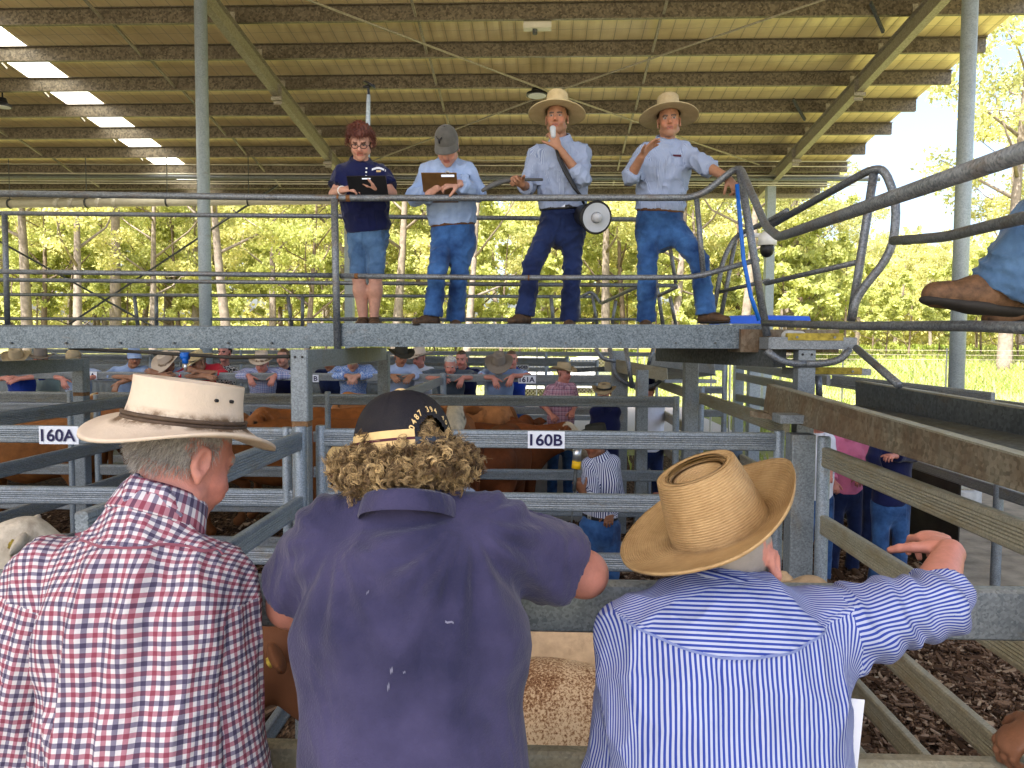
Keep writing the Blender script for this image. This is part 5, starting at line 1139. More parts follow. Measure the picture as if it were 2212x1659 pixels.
    if tagc:
        for e in ears[:1] if tagc == 1 else ears[1:]:
            mb = MB(); n = nrm(fd+up*.3); n = -n if n[1] > 0 else n; mb.tube([e+n*.022*s, e+n*.034*s], .02*s, 14); mb.tube([e+n*.034*s, e+n*.038*s], .008*s, 10); mb.build('ear_tag', MAT['yellow'], root)
    return root
def roan(V, a, b, c, nz, C):
    k = np.clip(.51+.16*nz-.75*np.clip(a-.25, 0, .5)-.5*np.clip(c-1.24, 0, .1)*(a > 0), 0, 1)[:, None]; return np.repeat(k, 3, 1)
def redroan(V, a, b, c, nz, C):
    n2 = np.array([mnoise.noise(Vector((p[0]*26, p[1]*26, p[2]*14))) for p in V]); k = (np.clip(.5+1.5*n2, 0, 1)*np.clip((1.16-c)/.18, 0, 1))[:, None]; return C*(1-k)+A3(.38, .32, .29)*k
# ------------------------------------------------------------------ cattle in the pens
cow('cream cow whose back shows in front of the navy polo man', *P(1255, 1400, 3.45)[:2], R(8), 0, 1.0, (.50, .36, .22), None, None, vx=.018, hyaw=R(20))
cow('speckled red roan cow with a tagged ear, standing just behind the front fence', *P(1215, 1500, 2.72)[:2], R(170), 0, .97, (.17, .055, .022), None, roan, vx=.013, hyaw=R(28), hup=.10, tagc=2)
cow('cream cow with a round ear tag at the left edge', *P(-640, 1300, 2.95)[:2], R(18), 0, 1.02, (.50, .44, .35), (.54, .48, .38), None, hyaw=R(8), hup=.28, tagc=1, vx=.016)
cow('big orange brown cow standing along behind the 160A rail', *P(70, 1000, 9.2)[:2], R(175), .06, 1.10, (.25, .095, .026))
cow('orange brown cow looking up behind the left hat brim', *P(400, 1000, 9.6)[:2], R(176), .2, 1.05, (.25, .095, .03), (.42, .30, .16), None, hup=.16)
cow('brown cow standing behind the cream hat and the square post', *P(590, 1000, 8.9)[:2], R(4), .15, 1.06, (.24, .08, .02), None)
cow('red brown cow with lowered ears behind the black cap', *P(800, 960, 9.3)[:2], R(200), .2, 1.1, (.26, .085, .02), (.34, .13, .045))
cow('white faced cow staring over the 160B rail', *P(985, 960, 9.3)[:2], R(-84), .2, 1.05, (.30, .11, .035), (.74, .64, .48), None, hup=.20, vx=.018)
cow('light tan cow whose back rises behind the 160B rail', *P(950, 960, 10.2)[:2], R(174), .25, 1.13, (.38, .16, .055), hump=.05)
cow('dark red cow with its rump to the camera and tail hanging', *P(1085, 1000, 8.75)[:2], R(78), .15, 1.02, (.15, .042, .012), vx=.018)
cow('white faced brown cow in profile beside the stockman', *P(1022, 1000, 9.25)[:2], R(-6), .15, 1.0, (.19, .055, .016), (.58, .50, .38), None, hup=.02, vx=.018)
q0, q1 = P(1128, 1052, 10.6), P(1350, 985, 10.6); tt = thing('concrete_trough', 'long grey concrete trough behind the cattle prodder', 'trough', ((q0[0]+q1[0])/2, 10.8, 0)); mb = MB(); mb.box((q0[0], 10.55, 0), (q1[0], 10.62, q1[2])); mb.box((q0[0], 10.90, 0), (q1[0], 10.96, q1[2])); mb.box((q0[0], 10.62, .3), (q1[0], 10.90, .5)); mb.build('basin', MAT['concrete'], tt)
# ------------------------------------------------------------------ the three men at the front fence
def P3(d): return {k: (P(*v) if isinstance(v, tuple) and len(v) == 3 and not isinstance(v[0], np.ndarray) else v) for k, v in d.items()}
def fold_disp(centre, amp, sc, gather=None, seed=0):
    """cloth folds pushed along the surface normal; sc stretches the fold direction"""
    def f(V, F, Nn):
        out = np.zeros(len(V))
        for i, p in enumerate(V):
            q = Vector((p[0]*sc[0]+seed, p[1]*sc[1], p[2]*sc[2])); a = 1-abs(mnoise.noise(q)); b = 1-abs(mnoise.noise(q*2.1+Vector((5, 1, 2))))
            out[i] = (a*a-.55)*amp+(b*b-.55)*amp*.45
        if gather: out += gather(V)
        return V+Nn*out[:, None]
    return f
skf = frame
def legs(J, fl=.65):
    p = J['pel']
    for k, sg in (('A', -1), ('B', 1)): J['hip'+k] = p+A3(.10*sg, 0, -.06); J['kn'+k] = A3(p[0]+.12*sg, p[1]+.05, fl+.48); J['an'+k] = A3(p[0]+.12*sg, p[1]-.02, fl+.09); J['toe'+k] = J['an'+k]+A3(0, .2, 0)
    return J
mb = MB(); mb.box((-4, -1.2, .60), (4, 1.58, .65)); tag(mb.build('plank_catwalk', MAT['darksteel']), 'raised plank catwalk the three men at the front fence stand on', 'catwalk')
mb = MB(); mb.box((-16, 11.12, .58), (X_(1338, 11.0), 12.9, .65)); tag(mb.build('plank_catwalk', MAT['darksteel']), 'raised plank catwalk under the row of buyers at the far rail', 'catwalk')
# man in the checked shirt
J = P3(dict(head=(392, 990, 1.47), neck=(335, 1092, 1.42), shA=(112, 1250, 1.41), shB=(455, 1262, 1.42), elA=(20, 1680, 1.38), elB=(492, 1690, 1.40), wrA=(120, 1640, 1.62), wrB=(440, 1650, 1.62), pel=(275, 1940, 1.27)))
legs(J); J['haA'] = (A3(.2, .8, -.3), A3(0, .2, -1), A3(1, 0, 0), .9); J['haB'] = (A3(-.2, .8, -.3), A3(0, .2, -1), A3(-1, 0, 0), .9)
JM1 = J
def seam1(x): return P(230, 1183, 1.3)[2]-.55*np.maximum(0, x-P(330, 1200, 1.3)[0])**1.3-.12*np.maximum(0, P(100, 1200, 1.3)[0]-x)
def yokem1(V, F, bi):
    c = V[F].mean(1); return ((c[:, 2] > seam1(c[:, 0])) & (bi == 0) & (c[:, 1] < 1.42)).astype(int)
def armcrease(V, J, rt, ra, amp=.012):
    def dd(a, b):
        ba = b-a; t = np.clip((V-a)@ba/(ba@ba), 0, 1); return np.linalg.norm(V-a-t[:, None]*ba, axis=1)
    o = 0; dt = dd(J['pel'], J['neck'])/rt
    for k in 'AB': D = dd(J['sh'+k], J['el'+k])/ra-dt; o = o-amp*np.exp(-(D/.13)**2)*np.clip((J['sh'+k][2]+.02-V[:, 2])/.12, 0, 1)
    return o
def yoke1(V):
    x = V[:, 0]; seam = P(230, 1183, 1.3)[2]-.55*np.maximum(0, x-P(330, 1200, 1.3)[0])**1.3-.12*np.maximum(0, P(100, 1200, 1.3)[0]-x); dz = V[:, 2]-seam; back = V[:, 1] < 1.42
    g = np.where(np.abs(dz) < .006, .0035, 0)*back; below = np.clip(-dz/.05, 0, 1)*np.clip(1.5+dz/.45, 0, 1)*back
    u = x*52+6*np.array([mnoise.noise(Vector((p[0]*4, 0, p[2]*2.2))) for p in V]); return g+below*.0075*np.sin(u)+armcrease(V, JM1, .163, .102, .014)
person('older grey haired man in a red and navy checked shirt and cream felt hat', J, frame(150, 24), dict(tyaw=180, tpitch=0, vx=.009, hv=.0042, fv=.006, sv=.0058, b=.96, g=.016, slw=1.42, slk=.012, skin='pink', hair=(.40, .37, .34), hairline=.05, nape=-.022, sleeve=.96, pants=MAT['denim'], boots=MAT['boot'], shirt=[MAT['check'], MAT['check_yoke']], yoke=yokem1, base=.65, s=1.06, iris=(.1, .12, .15),
    sdisp=fold_disp(None, .016, (15, 8, 3.2), yoke1), collar=False, hairobj=None), 'men leaning on the front fence')
man1 = [o for o in COL.objects if o.name.startswith('person') and o.parent is None][-1]
collar(man1, dict(J, neck=P(338, 1122, 1.42)), frame(150, 24), frame(168, 0), MAT['check'], 1.0, .7, .046, .074, 48, up=nrm(A3(.02, .05, .10)), tilt=.1)
hf = frame(145, 8, 4)
make_hat(man1, P(401, 908, 1.46), hf, 1.0, MAT['felt_cream'], .094, .115, .078, .93, .03, .070, .030, .014, (plain('hat_cord', (.07, .045, .03), .7, 0, .3, 60), .0042, (-.001, .007)), .16, .035, n=96, crease=.5, slope=.032)
mb = MB(); F_, U_, R_ = hf
for a in (68, 88): th = R(a); q = P(401, 908, 1.46)+math.sin(th)*.0910*R_+math.cos(th)*.108*F_+.050*U_; n_ = nrm(math.sin(th)*R_+math.cos(th)*F_); mb.tube([q-n_*.012, q+n_*.0015], .0034, 12)
mb.build('eyelet', MAT['black'], man1)
def strands(root, name, pts, dirs, ln, wd, col, jit=.4, seg=3, seed=1):
    rs = np.random.RandomState(seed); V, F, C = [], [], []
    for p, d in zip(pts, dirs):
        d = nrm(d+rs.normal(size=3)*jit); s_ = nrm(np.cross(d, rs.normal(size=3)))*wd*rs.uniform(.6, 1.2); l = ln*rs.uniform(.5, 1.2); k = len(V); cc = A3(*col)*rs.uniform(.6, 1.35); g = A3(0, 0, -1)*l*.18
        for i in range(seg+1): q = p+d*l*i/seg+g*(i/seg)**2; wq = s_*(1-.8*i/seg); V += [q-wq, q+wq]; C += [cc, cc]
        for i in range(seg): F.append((k+2*i, k+2*i+1, k+2*i+3, k+2*i+2))
    return np_mesh(name, np.array(V), F, MAT['hair'], root, col=np.clip(np.array(C), 0, 1))
def scalp(hc, fr, s, zlo, zhi, n, seed=2, ymax=.01, r=1.0):
    F, U, Rt = fr; rs = np.random.RandomState(seed); P_, D_ = [], []
    while len(P_) < n:
        a = rs.uniform(0, 2*math.pi); z = rs.uniform(zlo, zhi); y = math.cos(a)*.094*math.sqrt(max(.05, 1-((z-.036)/.088)**2))-.012; x = math.sin(a)*.074*math.sqrt(max(.05, 1-((z-.036)/.088)**2))
        if y > ymax+.25*z or (abs(x) > .05 and z < -.035): continue
        P_.append(hc+s*r*(x*Rt+y*F+z*U)); D_.append(nrm(-U*.8+(x*Rt+y*F)*4-F*.15))
    return P_, D_
p_, d_h = scalp(J['head'], frame(150, 24), 1.06, -.036, .05, 4600, ymax=.012)
strands(man1, 'hair', p_, d_h, .020, .0007, (.42, .39, .36), .30)
# man in the navy polo
J = P3(dict(head=(876, 992, 1.45), neck=(885, 1092, 1.42), shA=(722, 1166, 1.43), shB=(1050, 1160, 1.43), elA=(630, 1305, 1.50), elB=(1262, 1240, 1.56), wrA=(800, 1252, 1.73), wrB=(1040, 1246, 1.79), pel=(900, 1950, 1.28)))
legs(J); J['haA'] = (A3(.6, .6, -.2), A3(0, 0, -1), A3(.6, -.6, 0), .5); J['haB'] = (A3(-.7, .4, -.3), A3(0, 0, -1), A3(-.4, -.6, 0), .5)
hf2 = frame(204, 12)
def polo_g(V):
    a = P(1010, 1120, 1.35); d = np.hypot(V[:, 0]-a[0], V[:, 2]-a[2]); ang = np.arctan2(V[:, 2]-a[2], V[:, 0]-a[0]); k = np.clip((d-.03)/.08, 0, 1)*np.clip(1-(d-.02)/.42, 0, 1)
    b = P(735, 1150, 1.35); d2 = np.hypot(V[:, 0]-b[0], V[:, 2]-b[2]); an2 = np.arctan2(V[:, 2]-b[2], V[:, 0]-b[0]); k2 = np.clip((d2-.03)/.08, 0, 1)*np.clip(1-(d2-.02)/.30, 0, 1)
    return (.0100*k*np.sin(ang*15+3*d)+.0075*k2*np.sin(an2*13+1))*(V[:, 1] < 1.5)
person('man with curly blond hair in a faded navy polo shirt and black trucker cap', J, hf2, dict(tyaw=180, vx=.009, hv=.005, fv=.007, sv=.0065, b=1.14, g=.014, skin='pink', hair=(.16, .10, .05), hairline=-.02, nape=-.12, sleeve=.37, pants=MAT['denim'], boots=MAT['boot'], shirt=MAT['polo'], base=.65, s=.90, sdisp=fold_disp(None, .010, (7, 6, 3.5), polo_g, 3), collar=False), 'men leaning on the front fence')
man2 = [o for o in COL.objects if o.name.startswith('person') and o.parent is None][-1]
collar(man2, dict(J, neck=P(882, 1104, 1.372)), hf2, frame(183, 0), MAT['polo'], 1.0, .9, .022, .080, 56, up=nrm(A3(0, .30, 1)), tilt=.35, flare=.55)
F_, U_, R_ = hf2; CW = P(872, 968, 1.45)-U_*.002
def cap_pt(th, ph, off=0, rx=.094, ry=.112, h=.112):
    cph = math.cos(ph)**.8; n = nrm(math.sin(th)*cph/rx*R_+math.cos(th)*cph/ry*F_+math.sin(ph)/h*U_); return CW+math.sin(th)*rx*cph*R_+math.cos(th)*ry*cph*F_+h*math.sin(ph)**.95*U_+n*off
TH0 = math.pi-.36; V = []; n, m_ = 120, 40
for j in range(m_+1):
    for i in range(n):
        th = 2*math.pi*i/n; ph = j/m_*math.pi/2*.998; seam = abs(((th-TH0)/(math.pi/3)+.5) % 1-.5)*math.pi/3*.09*math.cos(ph); V.append(cap_pt(th, ph, .0012 if seam < .0022 else 0))
Fc = []
for j in range(m_):
    for i in range(n):
        th = 2*math.pi*(i+.5)/n; dx = (th-TH0)*.1; z = .112*math.sin((j+.5)/m_*math.pi/2)
        if abs(dx) < .035 and z < .010+.040*math.sqrt(max(0, 1-(dx/.035)**2)): continue
        Fc.append((j*n+i, j*n+(i+1) % n, (j+1)*n+(i+1) % n, (j+1)*n+i))
def mesh_cloth():
    m, nt, b = new_mat('black_mesh_cloth', .7, 0, .2); co = coords(nt)
    v = N(nt, 'TexVoronoi', Vector=co, Scale=420).outputs['Distance']
    L(nt, mix(nt, ramp(nt, noise_(nt, co, 16, 5), [(.35, (0, 0, 0)), (.75, (.6,)*3)]), (.007, .007, .013), (.03, .026, .024)), b.inputs['Base Color']); bump(nt, b, v, .5, .002); return m
MAT['trucker'] = mesh_cloth()
cap2 = np_mesh('cap', np.array(V), Fc, MAT['trucker'], man2, uv=np.zeros((len(Fc)*4, 2)))
def strip(name, m, t0, t1, z0, z1, off, nn=40):
    V = [cap_pt(t0+(t1-t0)*i/nn, math.asin(max(0, z)/.112), off)+(min(0, z))*U_ for z in (z0, (z0+z1)/2, z1) for i in range(nn+1)]
    Fc = [(r*(nn+1)+i, r*(nn+1)+i+1, (r+1)*(nn+1)+i+1, (r+1)*(nn+1)+i) for r in (0, 1) for i in range(nn)]; return np_mesh(name, np.array(V), Fc, m, cap2, uv=np.zeros((len(Fc)*4, 2)))
cream = plain('cream_band', (.62, .44, .20), .7, 0, .12, 60); maroon = plain('maroon_band', (.06, .008, .02), .7)
sb = strip('cap_band', cream, TH0+.42, TH0+2.1, -.006, .026, .0016); o_ = strip('band_stripe', maroon, TH0+.42, TH0+2.1, .008, .0125, .0022); o_.parent = sb
strap = strip('strap', plain('strap_blue', (.03, .04, .06), .5), TH0-.45, TH0+.44, -.010, .012, .0012)
mb = MB()
for i in range(5): q = cap_pt(TH0+.25-.12*i, 0, .0018)+U_*.002; nn_ = nrm(q-CW); mb.tube([q, q+nn_*.0006], .0028, 10)
mb.build('strap_hole', MAT['black'], strap)
mb = MB(); mb.tube([cap_pt(0, 1.56, -.002), cap_pt(0, 1.56, .003), cap_pt(0, 1.56, .006)], [.012, .012, .006], 14); mb.build('top_button', cream, cap2, True)
txt = '0487 394 407'; Vt, Ft = [], []
for i, ch in enumerate(txt):
    if ch == ' ': continue
    cu = bpy.data.curves.new('t', 'FONT'); cu.body = ch; cu.align_x = 'CENTER'; cu.offset = .00035; cu.size = .0155; ob = bpy.data.objects.new('t', cu); COL.objects.link(ob); me = bpy.data.meshes.new_from_object(ob); bpy.data.objects.remove(ob)
    a = (i-5.5)/5.5*1.22; ac = math.sin(a)*.047; az = .010+.047*math.cos(a); sl = -a
    for v in me.vertices:
        x = ac+(v.co.x*math.cos(sl)-v.co.y*math.sin(sl)); z = az+(v.co.x*math.sin(sl)+v.co.y*math.cos(sl)); Vt.append(cap_pt(TH0-x/.105, math.asin(min(.99, max(0, z)/.112)), .0022))
    k = len(Vt)-len(me.vertices); Ft += [tuple(j+k for j in p.vertices) for p in me.polygons]
mb = MB(); mb.add(Vt, Ft); mb.build('lettering', cream, cap2)
vz = MB(); vz.add([cap_pt(t, 0, .0)+F_*e*max(0, math.cos(t))-U_*e*.3 for e in (0, .075) for t in np.linspace(-1.4, 1.4, 20)], [(i, i+1, 21+i, 20+i) for i in range(19)]); vz.build('visor', MAT['trucker'], cap2)
# curls
rs = np.random.RandomState(4); HC = P(874, 975, 1.45); seeds = []
while len(seeds) < 2100:
    v = rs.normal(size=3); v /= np.linalg.norm(v); x, y, z = v
    if y > .55: continue
    zz = z*.060-.026
    if zz > .024: continue
    pass
    rr = A3(x*(.122+.012*rs.rand()), y*.118-.008, 0); seeds.append((HC+(rr[0]*R_+rr[1]*F_+zz*U_)*rs.uniform(.82, 1.05), nrm(rr[0]*R_+rr[1]*F_+.3*zz*U_)))
for _ in range(90): a_ = TH0+rs.uniform(-.34, .34); q = cap_pt(a_, rs.uniform(.02, .42)*(1-abs(a_-TH0)/.42), -.016); seeds.append((q, nrm(q-HC)))
Vs, Fs, Cs, k = [], [], [], 0
for q, nn_ in seeds:
    ax = nrm(-U_*rs.uniform(.2, 1)+nn_*rs.uniform(-.2, .9)+rs.normal(size=3)*.55); e1 = nrm(np.cross(ax, nn_+.01)); e2 = np.cross(ax, e1); R0 = rs.uniform(.0040, .0095); turns = rs.uniform(.9, 2.0); pit = rs.uniform(.008, .020); tone = rs.rand()**1.7; base = A3(.095, .052, .022)*(1-tone)+A3(.60, .42, .20)*tone; sgn = 1 if rs.rand() < .5 else -1; m = 18
    t = np.linspace(0, 1, m+1)[:, None]
    for st_ in range(7):
        off = rs.normal(size=3)*.0020; cc = base*rs.uniform(.6, 1.4); ph0 = rs.uniform(-.4, .4); tr = rs.uniform(.0004, .00065); dR = rs.uniform(-.0022, .0022); a = sgn*(t*turns*2*math.pi+ph0); rad = (R0+dR)*(1-.35*t)
        cp = q+off+ax*(t*turns*pit)+rad*(np.cos(a)*e1+np.sin(a)*e2); s1 = np.cos(a)*e1+np.sin(a)*e2; s2 = ax
        ring = [cp+tr*(math.cos(b_*2.094)*s1+math.sin(b_*2.094)*s2) for b_ in range(3)]; Vs.append(np.stack(ring, 1).reshape(-1, 3)); Cs.append(np.tile(cc, (3*(m+1), 1)))
        i_ = np.arange(m)[:, None]*3; f_ = np.concatenate([np.stack([i_[:, 0]+b_, i_[:, 0]+(b_+1) % 3, i_[:, 0]+3+(b_+1) % 3, i_[:, 0]+3+b_], 1) for b_ in range(3)]); Fs.append(f_+k); k += 3*(m+1)
sel = [seeds[i] for i in range(0, 2100, 4)]; strands(man2, 'flyaway_hair', [a_[0] for a_ in sel], [a_[1] for a_ in sel], .034, .0005, (.40, .28, .13), .8, 4, 6)
np_mesh('curly_hair', np.concatenate(Vs), np.concatenate(Fs), MAT['hair'], man2, col=np.clip(np.concatenate(Cs), 0, 1))
# man in the striped shirt and straw hat
J = P3(dict(head=(1590, 1206, 1.52), neck=(1562, 1305, 1.46), shA=(1392, 1375, 1.45), shB=(1765, 1372, 1.46), elA=(1335, 1690, 1.48), elB=(2010, 1305, 1.52), wrA=(1450, 1640, 1.64), wrB=(2052, 1192, 1.69), pel=(1585, 1950, 1.28)))
legs(J); J['haA'] = (A3(.2, .7, -.3), A3(0, 0, -1), A3(.6, 0, 0), .8); J['haB'] = (A3(.02, .95, .12), A3(0, .10, -1), A3(-1, 0, .02), .55, 1.4, 1.7, [.75, .95, .9, .35])
hf3 = frame(150, -6, -8)
def yoke3(V, F, bi):
    c = V[F].mean(1); x0 = P(1580, 1400, 1.3)[0]; seam = P(1580, 1418, 1.28)[2]+.35*np.abs(c[:, 0]-x0)**1.6; return ((c[:, 2] > seam) & (bi == 0)).astype(int)
def yk3(V):
    x0 = P(1580, 1400, 1.3)[0]; dz = V[:, 2]-(P(1580, 1418, 1.28)[2]+.35*np.abs(V[:, 0]-x0)**1.6); back = V[:, 1] < 1.42; xx = V[:, 0]-x0
    pl = (np.exp(-((xx-.028)/.006)**2)+np.exp(-((xx+.028)/.006)**2))*np.clip(-dz/.02, 0, 1)*np.clip(1+dz/.22, 0, 1)*.010
    arm = (V[:, 0] > P(1830, 1300, 1.46)[0])*.005*np.sin(V[:, 0]*95+V[:, 2]*60+4*np.array([mnoise.noise(Vector(p)*9) for p in V]))
    return (np.where(np.abs(dz) < .004, .003, 0)-pl)*back+arm
person('man in a blue striped shirt and woven straw hat pointing with his right hand', J, hf3, dict(tyaw=180, vx=.008, hv=.005, fv=.0038, sv=.0046, b=1.17, g=.018, skin='pink', hair=(.28, .245, .215), hairline=.05, nape=-.03, sleeve={'A': .9, 'B': .60}, armw=1.08, slw=.9, pants=MAT['denim'], boots=MAT['boot'], shirt=[MAT['stripe_blue'], MAT['stripe_yoke']], yoke=yoke3, base=.65, s=1.0, sdisp=fold_disp(None, .015, (8, 6, 5), yk3, 8), collar=False), 'men leaning on the front fence')
man3 = [o for o in COL.objects if o.name.startswith('person') and o.parent is None][-1]
collar(man3, dict(J, neck=P(1562, 1312, 1.46)), hf3, frame(168, 0), MAT['stripe_yoke'], 1.0, .7, .046, .082, 48, up=nrm(J['head']-J['neck']+A3(0, -.02, .06)), tilt=.1)
hs3 = frame(168, -9, -22)
make_hat(man3, P(1552, 1134, 1.50), hs3, 1.0, MAT['straw'], .099, .113, .124, .80, .036, .110, .050, -.030, None, .06, .0, n=112, rollR=1.35, rollL=.35, crease=.80)
ss = part_of(man3, 'shirt'); x0_ = P(1580, 1400, 1.3)[0]; zs_ = P(1580, 1418, 1.28)[2]
patch_on(ss, A3(x0_, 1.27, zs_), A3(1, 0, 0), A3(0, 0, 1), .36, .0045, MAT['stripe_seam'] if 'stripe_seam' in MAT else cloth('seam_blue', (.16, .20, .40), .1, .1), 'yoke_seam', .0025, (48, 1), lambda u, v: v+.35*abs(u*.36)**1.6/.0045)
s1_ = part_of(man1, 'shirt')
patch_on(s1_, A3(P(275, 1200, 1.3)[0], 1.27, 0), A3(1, 0, 0), A3(0, 0, 1), .30, .004, cloth('seam_red', (.22, .07, .10), .1, .1), 'yoke_seam', .0025, (40, 1), lambda u, v: v+float(seam1(np.array(P(275, 1200, 1.3)[0]+u*.30)))/.004)
sh_ = thing('paper_sheet', 'sheet of white paper held under the striped shirt man arm', 'paper', P(1848, 1580, 1.42)); mb = MB(); a = [P(1800, 1505, 1.44), P(1868, 1512, 1.42), P(1852, 1665, 1.40), P(1790, 1665, 1.42)]; n_ = A3(0, .0015, 0); mb.add(a+[p+n_ for p in a], [(0, 1, 2, 3), (7, 6, 5, 4), (0, 4, 5, 1), (1, 5, 6, 2), (2, 6, 7, 3), (3, 7, 4, 0)]); mb.build('page', MAT['paper'], sh_)
pol = part_of(man2, 'shirt'); lint_m = plain('lint', (.17, .17, .24), .9)
for lx, ly, lw_, lh_ in ((965, 1362, .018, .005), (843, 1454, .006, .014), (836, 1490, .005, .016), (870, 1460, .005, .006), (780, 1300, .004, .005)):
    patch_on(pol, P(lx, ly, 1.2), nrm(A3(1, 0, rnd.uniform(-.3, .5))), A3(0, 0, 1), lw_*.8, lh_*.6, lint_m, 'lint', .0015, (4, 2), lambda u, v: v+.4*math.sin(u*7))
# ------------------------------------------------------------------ the auctioneers on the walkway
WV = dict(vx=.010, hv=.0048, fv=.0048, wr=.016)
BK = A3(0, -1, 0)
# woman with tablet
J = P3(dict(head=(779, 307, 5.66), neck=(778, 356, 5.75), shA=(744, 378, 5.76), shB=(822, 378, 5.76), elA=(722, 420, 5.68), elB=(846, 418, 5.68), wrA=(741, 411, 5.52), wrB=(816, 410, 5.52), pel=(794, 482, 5.83), hipA=(774, 500, 5.83), hipB=(812, 500, 5.83), knA=(774, 592, 5.80), knB=(812, 592, 5.80), anA=(784, 686, 5.84), anB=(808, 686, 5.84), toeA=(776, 696, 5.6), toeB=(812, 696, 5.6)))
J['haA'] = (A3(.8, -.2, .1), A3(.1, .5, -.6), A3(.3, -.5, .8), .55); J['haB'] = (A3(-.8, -.25, .15), A3(0, .2, 1), A3(-.2, -.9, .3), .35)
person('red haired woman with glasses in a navy polo and denim shorts holding a tablet', J, frame(6, 31), dict(tyaw=6, b=.92, g=.022, skin='fair', hair=(.07, .02, .014), hairline=.085, nape=-.05, brow=(.12, .05, .03), sleeve=.34, shirt=MAT['navy'], pants=MAT['denim_light'], shorts=.04, boot_top=-.03, boots=MAT['boot'], hairobj=short_hair((.10, .026, .016), .022, -.06, .060, 2, 1.6), collar_open=.9, base=2.61, s=.97, **WV), 'people standing on the overhead walkway')
wom = [o for o in COL.objects if o.name.startswith('person') and o.parent is None][-1]
F_, U_, R_ = frame(6, 31); hc = J['head']
rs_ = np.random.RandomState(9); hp, hd_ = [], []
while len(hp) < 2600:
    v_ = rs_.normal(size=3); v_ /= np.linalg.norm(v_); x, y, z = v_
    zz = z*.108+.036
    if zz < (.070 if y > .35 else (.0 if y > -.1 else -.055)): continue
    hp.append(hc+.97*(x*.094*R_+(y*.112-.014)*F_+zz*U_)); hd_.append(nrm(F_*(.7 if y > .2 else .05)-U_*(.55 if zz < .11 else .1)+R_*x*.5+(R_*.5 if zz > .1 else 0)))
strands(wom, 'hair_strands', hp, hd_, .045, .0016, (.12, .03, .018), .30, 3, 5)
mb = MB()
for sx in (-1, 1):
    c_ = hc+.97*(R_*.032*sx+F_*.104+U_*.0); ring = [c_+R_*.024*math.cos(a)+U_*.017*math.sin(a)*(1 if abs(math.sin(a)) < .9 else .95) for a in np.linspace(0, 2*math.pi, 21)]; mb.tube(ring, .0026, 5); mb.tube([c_+R_*.024*sx, c_+R_*.045*sx-F_*.05, c_+R_*.045*sx-F_*.11], .002, 5)
mb.tube([hc+.97*(F_*.106-R_*.008), hc+.97*(F_*.106+R_*.008)], .002, 5); mb.build('glasses', MAT['black'], wom, True)
sw = part_of(wom, 'shirt'); patch_on(sw, P(807, 353, 5.5), nrm(A3(1, 0, -.05)), A3(0, 0, 1), .10, .016, MAT['whitecloth'], 'chest_logo', .003, (6, 2), lambda u, v: v+.6*math.cos(u*5)); patch_on(sw, P(807, 358, 5.5), A3(1, 0, 0), A3(0, 0, 1), .034, .016, cream, 'chest_logo', .004, (4, 2))
for by in (352, 361, 370): patch_on(sw, P(780, by, 5.5), A3(1, 0, 0), A3(0, 0, 1), .012, .012, MAT['white'], 'button', .006, (2, 2))
mb = MB(); q = J['wrA']; ax_ = nrm(J['wrA']-J['elA']); e1 = nrm(np.cross(ax_, Zup)); e2 = np.cross(ax_, e1); mb.tube([q-ax_*.02+.032*(e1*math.cos(a)+e2*math.sin(a)) for a in np.linspace(0, 2*math.pi, 17)], .005, 6); mb.build('bracelet', MAT['white'], wom, True)
def slab(name, label, cat, c, R1, U1, w_, h_, th, m, extra=None, rim=None):
    t = thing(name, label, cat, c); n = np.cross(R1, U1); mb = MB(); vs = [c+R1*w_/2*a+U1*h_/2*b+n*th/2*e for e in (-1, 1) for a, b in ((-1, -1), (1, -1), (1, 1), (-1, 1))]; mb.add(vs, [(3, 2, 1, 0), (4, 5, 6, 7), (0, 1, 5, 4), (1, 2, 6, 5), (2, 3, 7, 6), (3, 0, 4, 7)]); mb.build('case' if name == 'tablet' else 'board', m, t)
    if extra: extra(t, c, R1, U1, n)
    return t
tr_ = nrm(A3(1, .06, .02)); tu_ = nrm(A3(0, -.55, .62))
def tab(t, c, R1, U1, n):
    mb = MB(); n2 = n*.0075*(1 if n[1] < 0 else -1); mb.bar(c+n2-R1*.03+U1*.075, c+n2+R1*.03+U1*.075, .002, .010); mb.build('badge', MAT['silver'], t)
slab('tablet', 'black tablet held flat by the woman in the navy polo', 'tablet', P(795, 405, 5.48), tr_, tu_, .275, .18, .012, MAT['black'], tab)
# man with clipboard
J = P3(dict(head=(966, 318, 5.62), neck=(968, 356, 5.73), shA=(928, 372, 5.74), shB=(1006, 372, 5.74), elA=(896, 425, 5.62), elB=(1032, 416, 5.62), wrA=(926, 420, 5.48), wrB=(992, 396, 5.46), pel=(979, 497, 5.78), hipA=(958, 512, 5.78), hipB=(998, 512, 5.78), knA=(944, 588, 5.62), knB=(992, 592, 5.76), anA=(936, 678, 5.62), anB=(984, 688, 5.80), toeA=(895, 692, 5.44), toeB=(985, 696, 5.6)))
J['haA'] = (A3(.6, -.5, .5), A3(.2, .6, .2), A3(-.2, -.3, .9), .7); J['haB'] = (A3(-.85, -.3, -.1), A3(0, .8, -.5), A3(-.2, -.2, -.9), .75)
person('man in a chambray shirt and grey plaid cap writing on a clipboard', J, frame(-4, 42), dict(tyaw=0, b=.98, g=.018, skin='fair', hair=(.30, .28, .26), hairline=.09, sleeve=.96, shirt=MAT['cham'], pants=MAT['denim'], belt=MAT['leather'], boots=MAT['boot'], cap=dict(m=MAT['slate_plaid'] if 'slate_plaid' in MAT else cloth('grey_plaid_cap', (.10, .095, .085), .35, .2, None), rx=.086, ry=.104, h=.112, visor=.07, tiltv=.3), base=2.61, **WV), 'people standing on the overhead walkway')
clm = [o for o in COL.objects if o.name.startswith('person') and o.parent is None][-1]
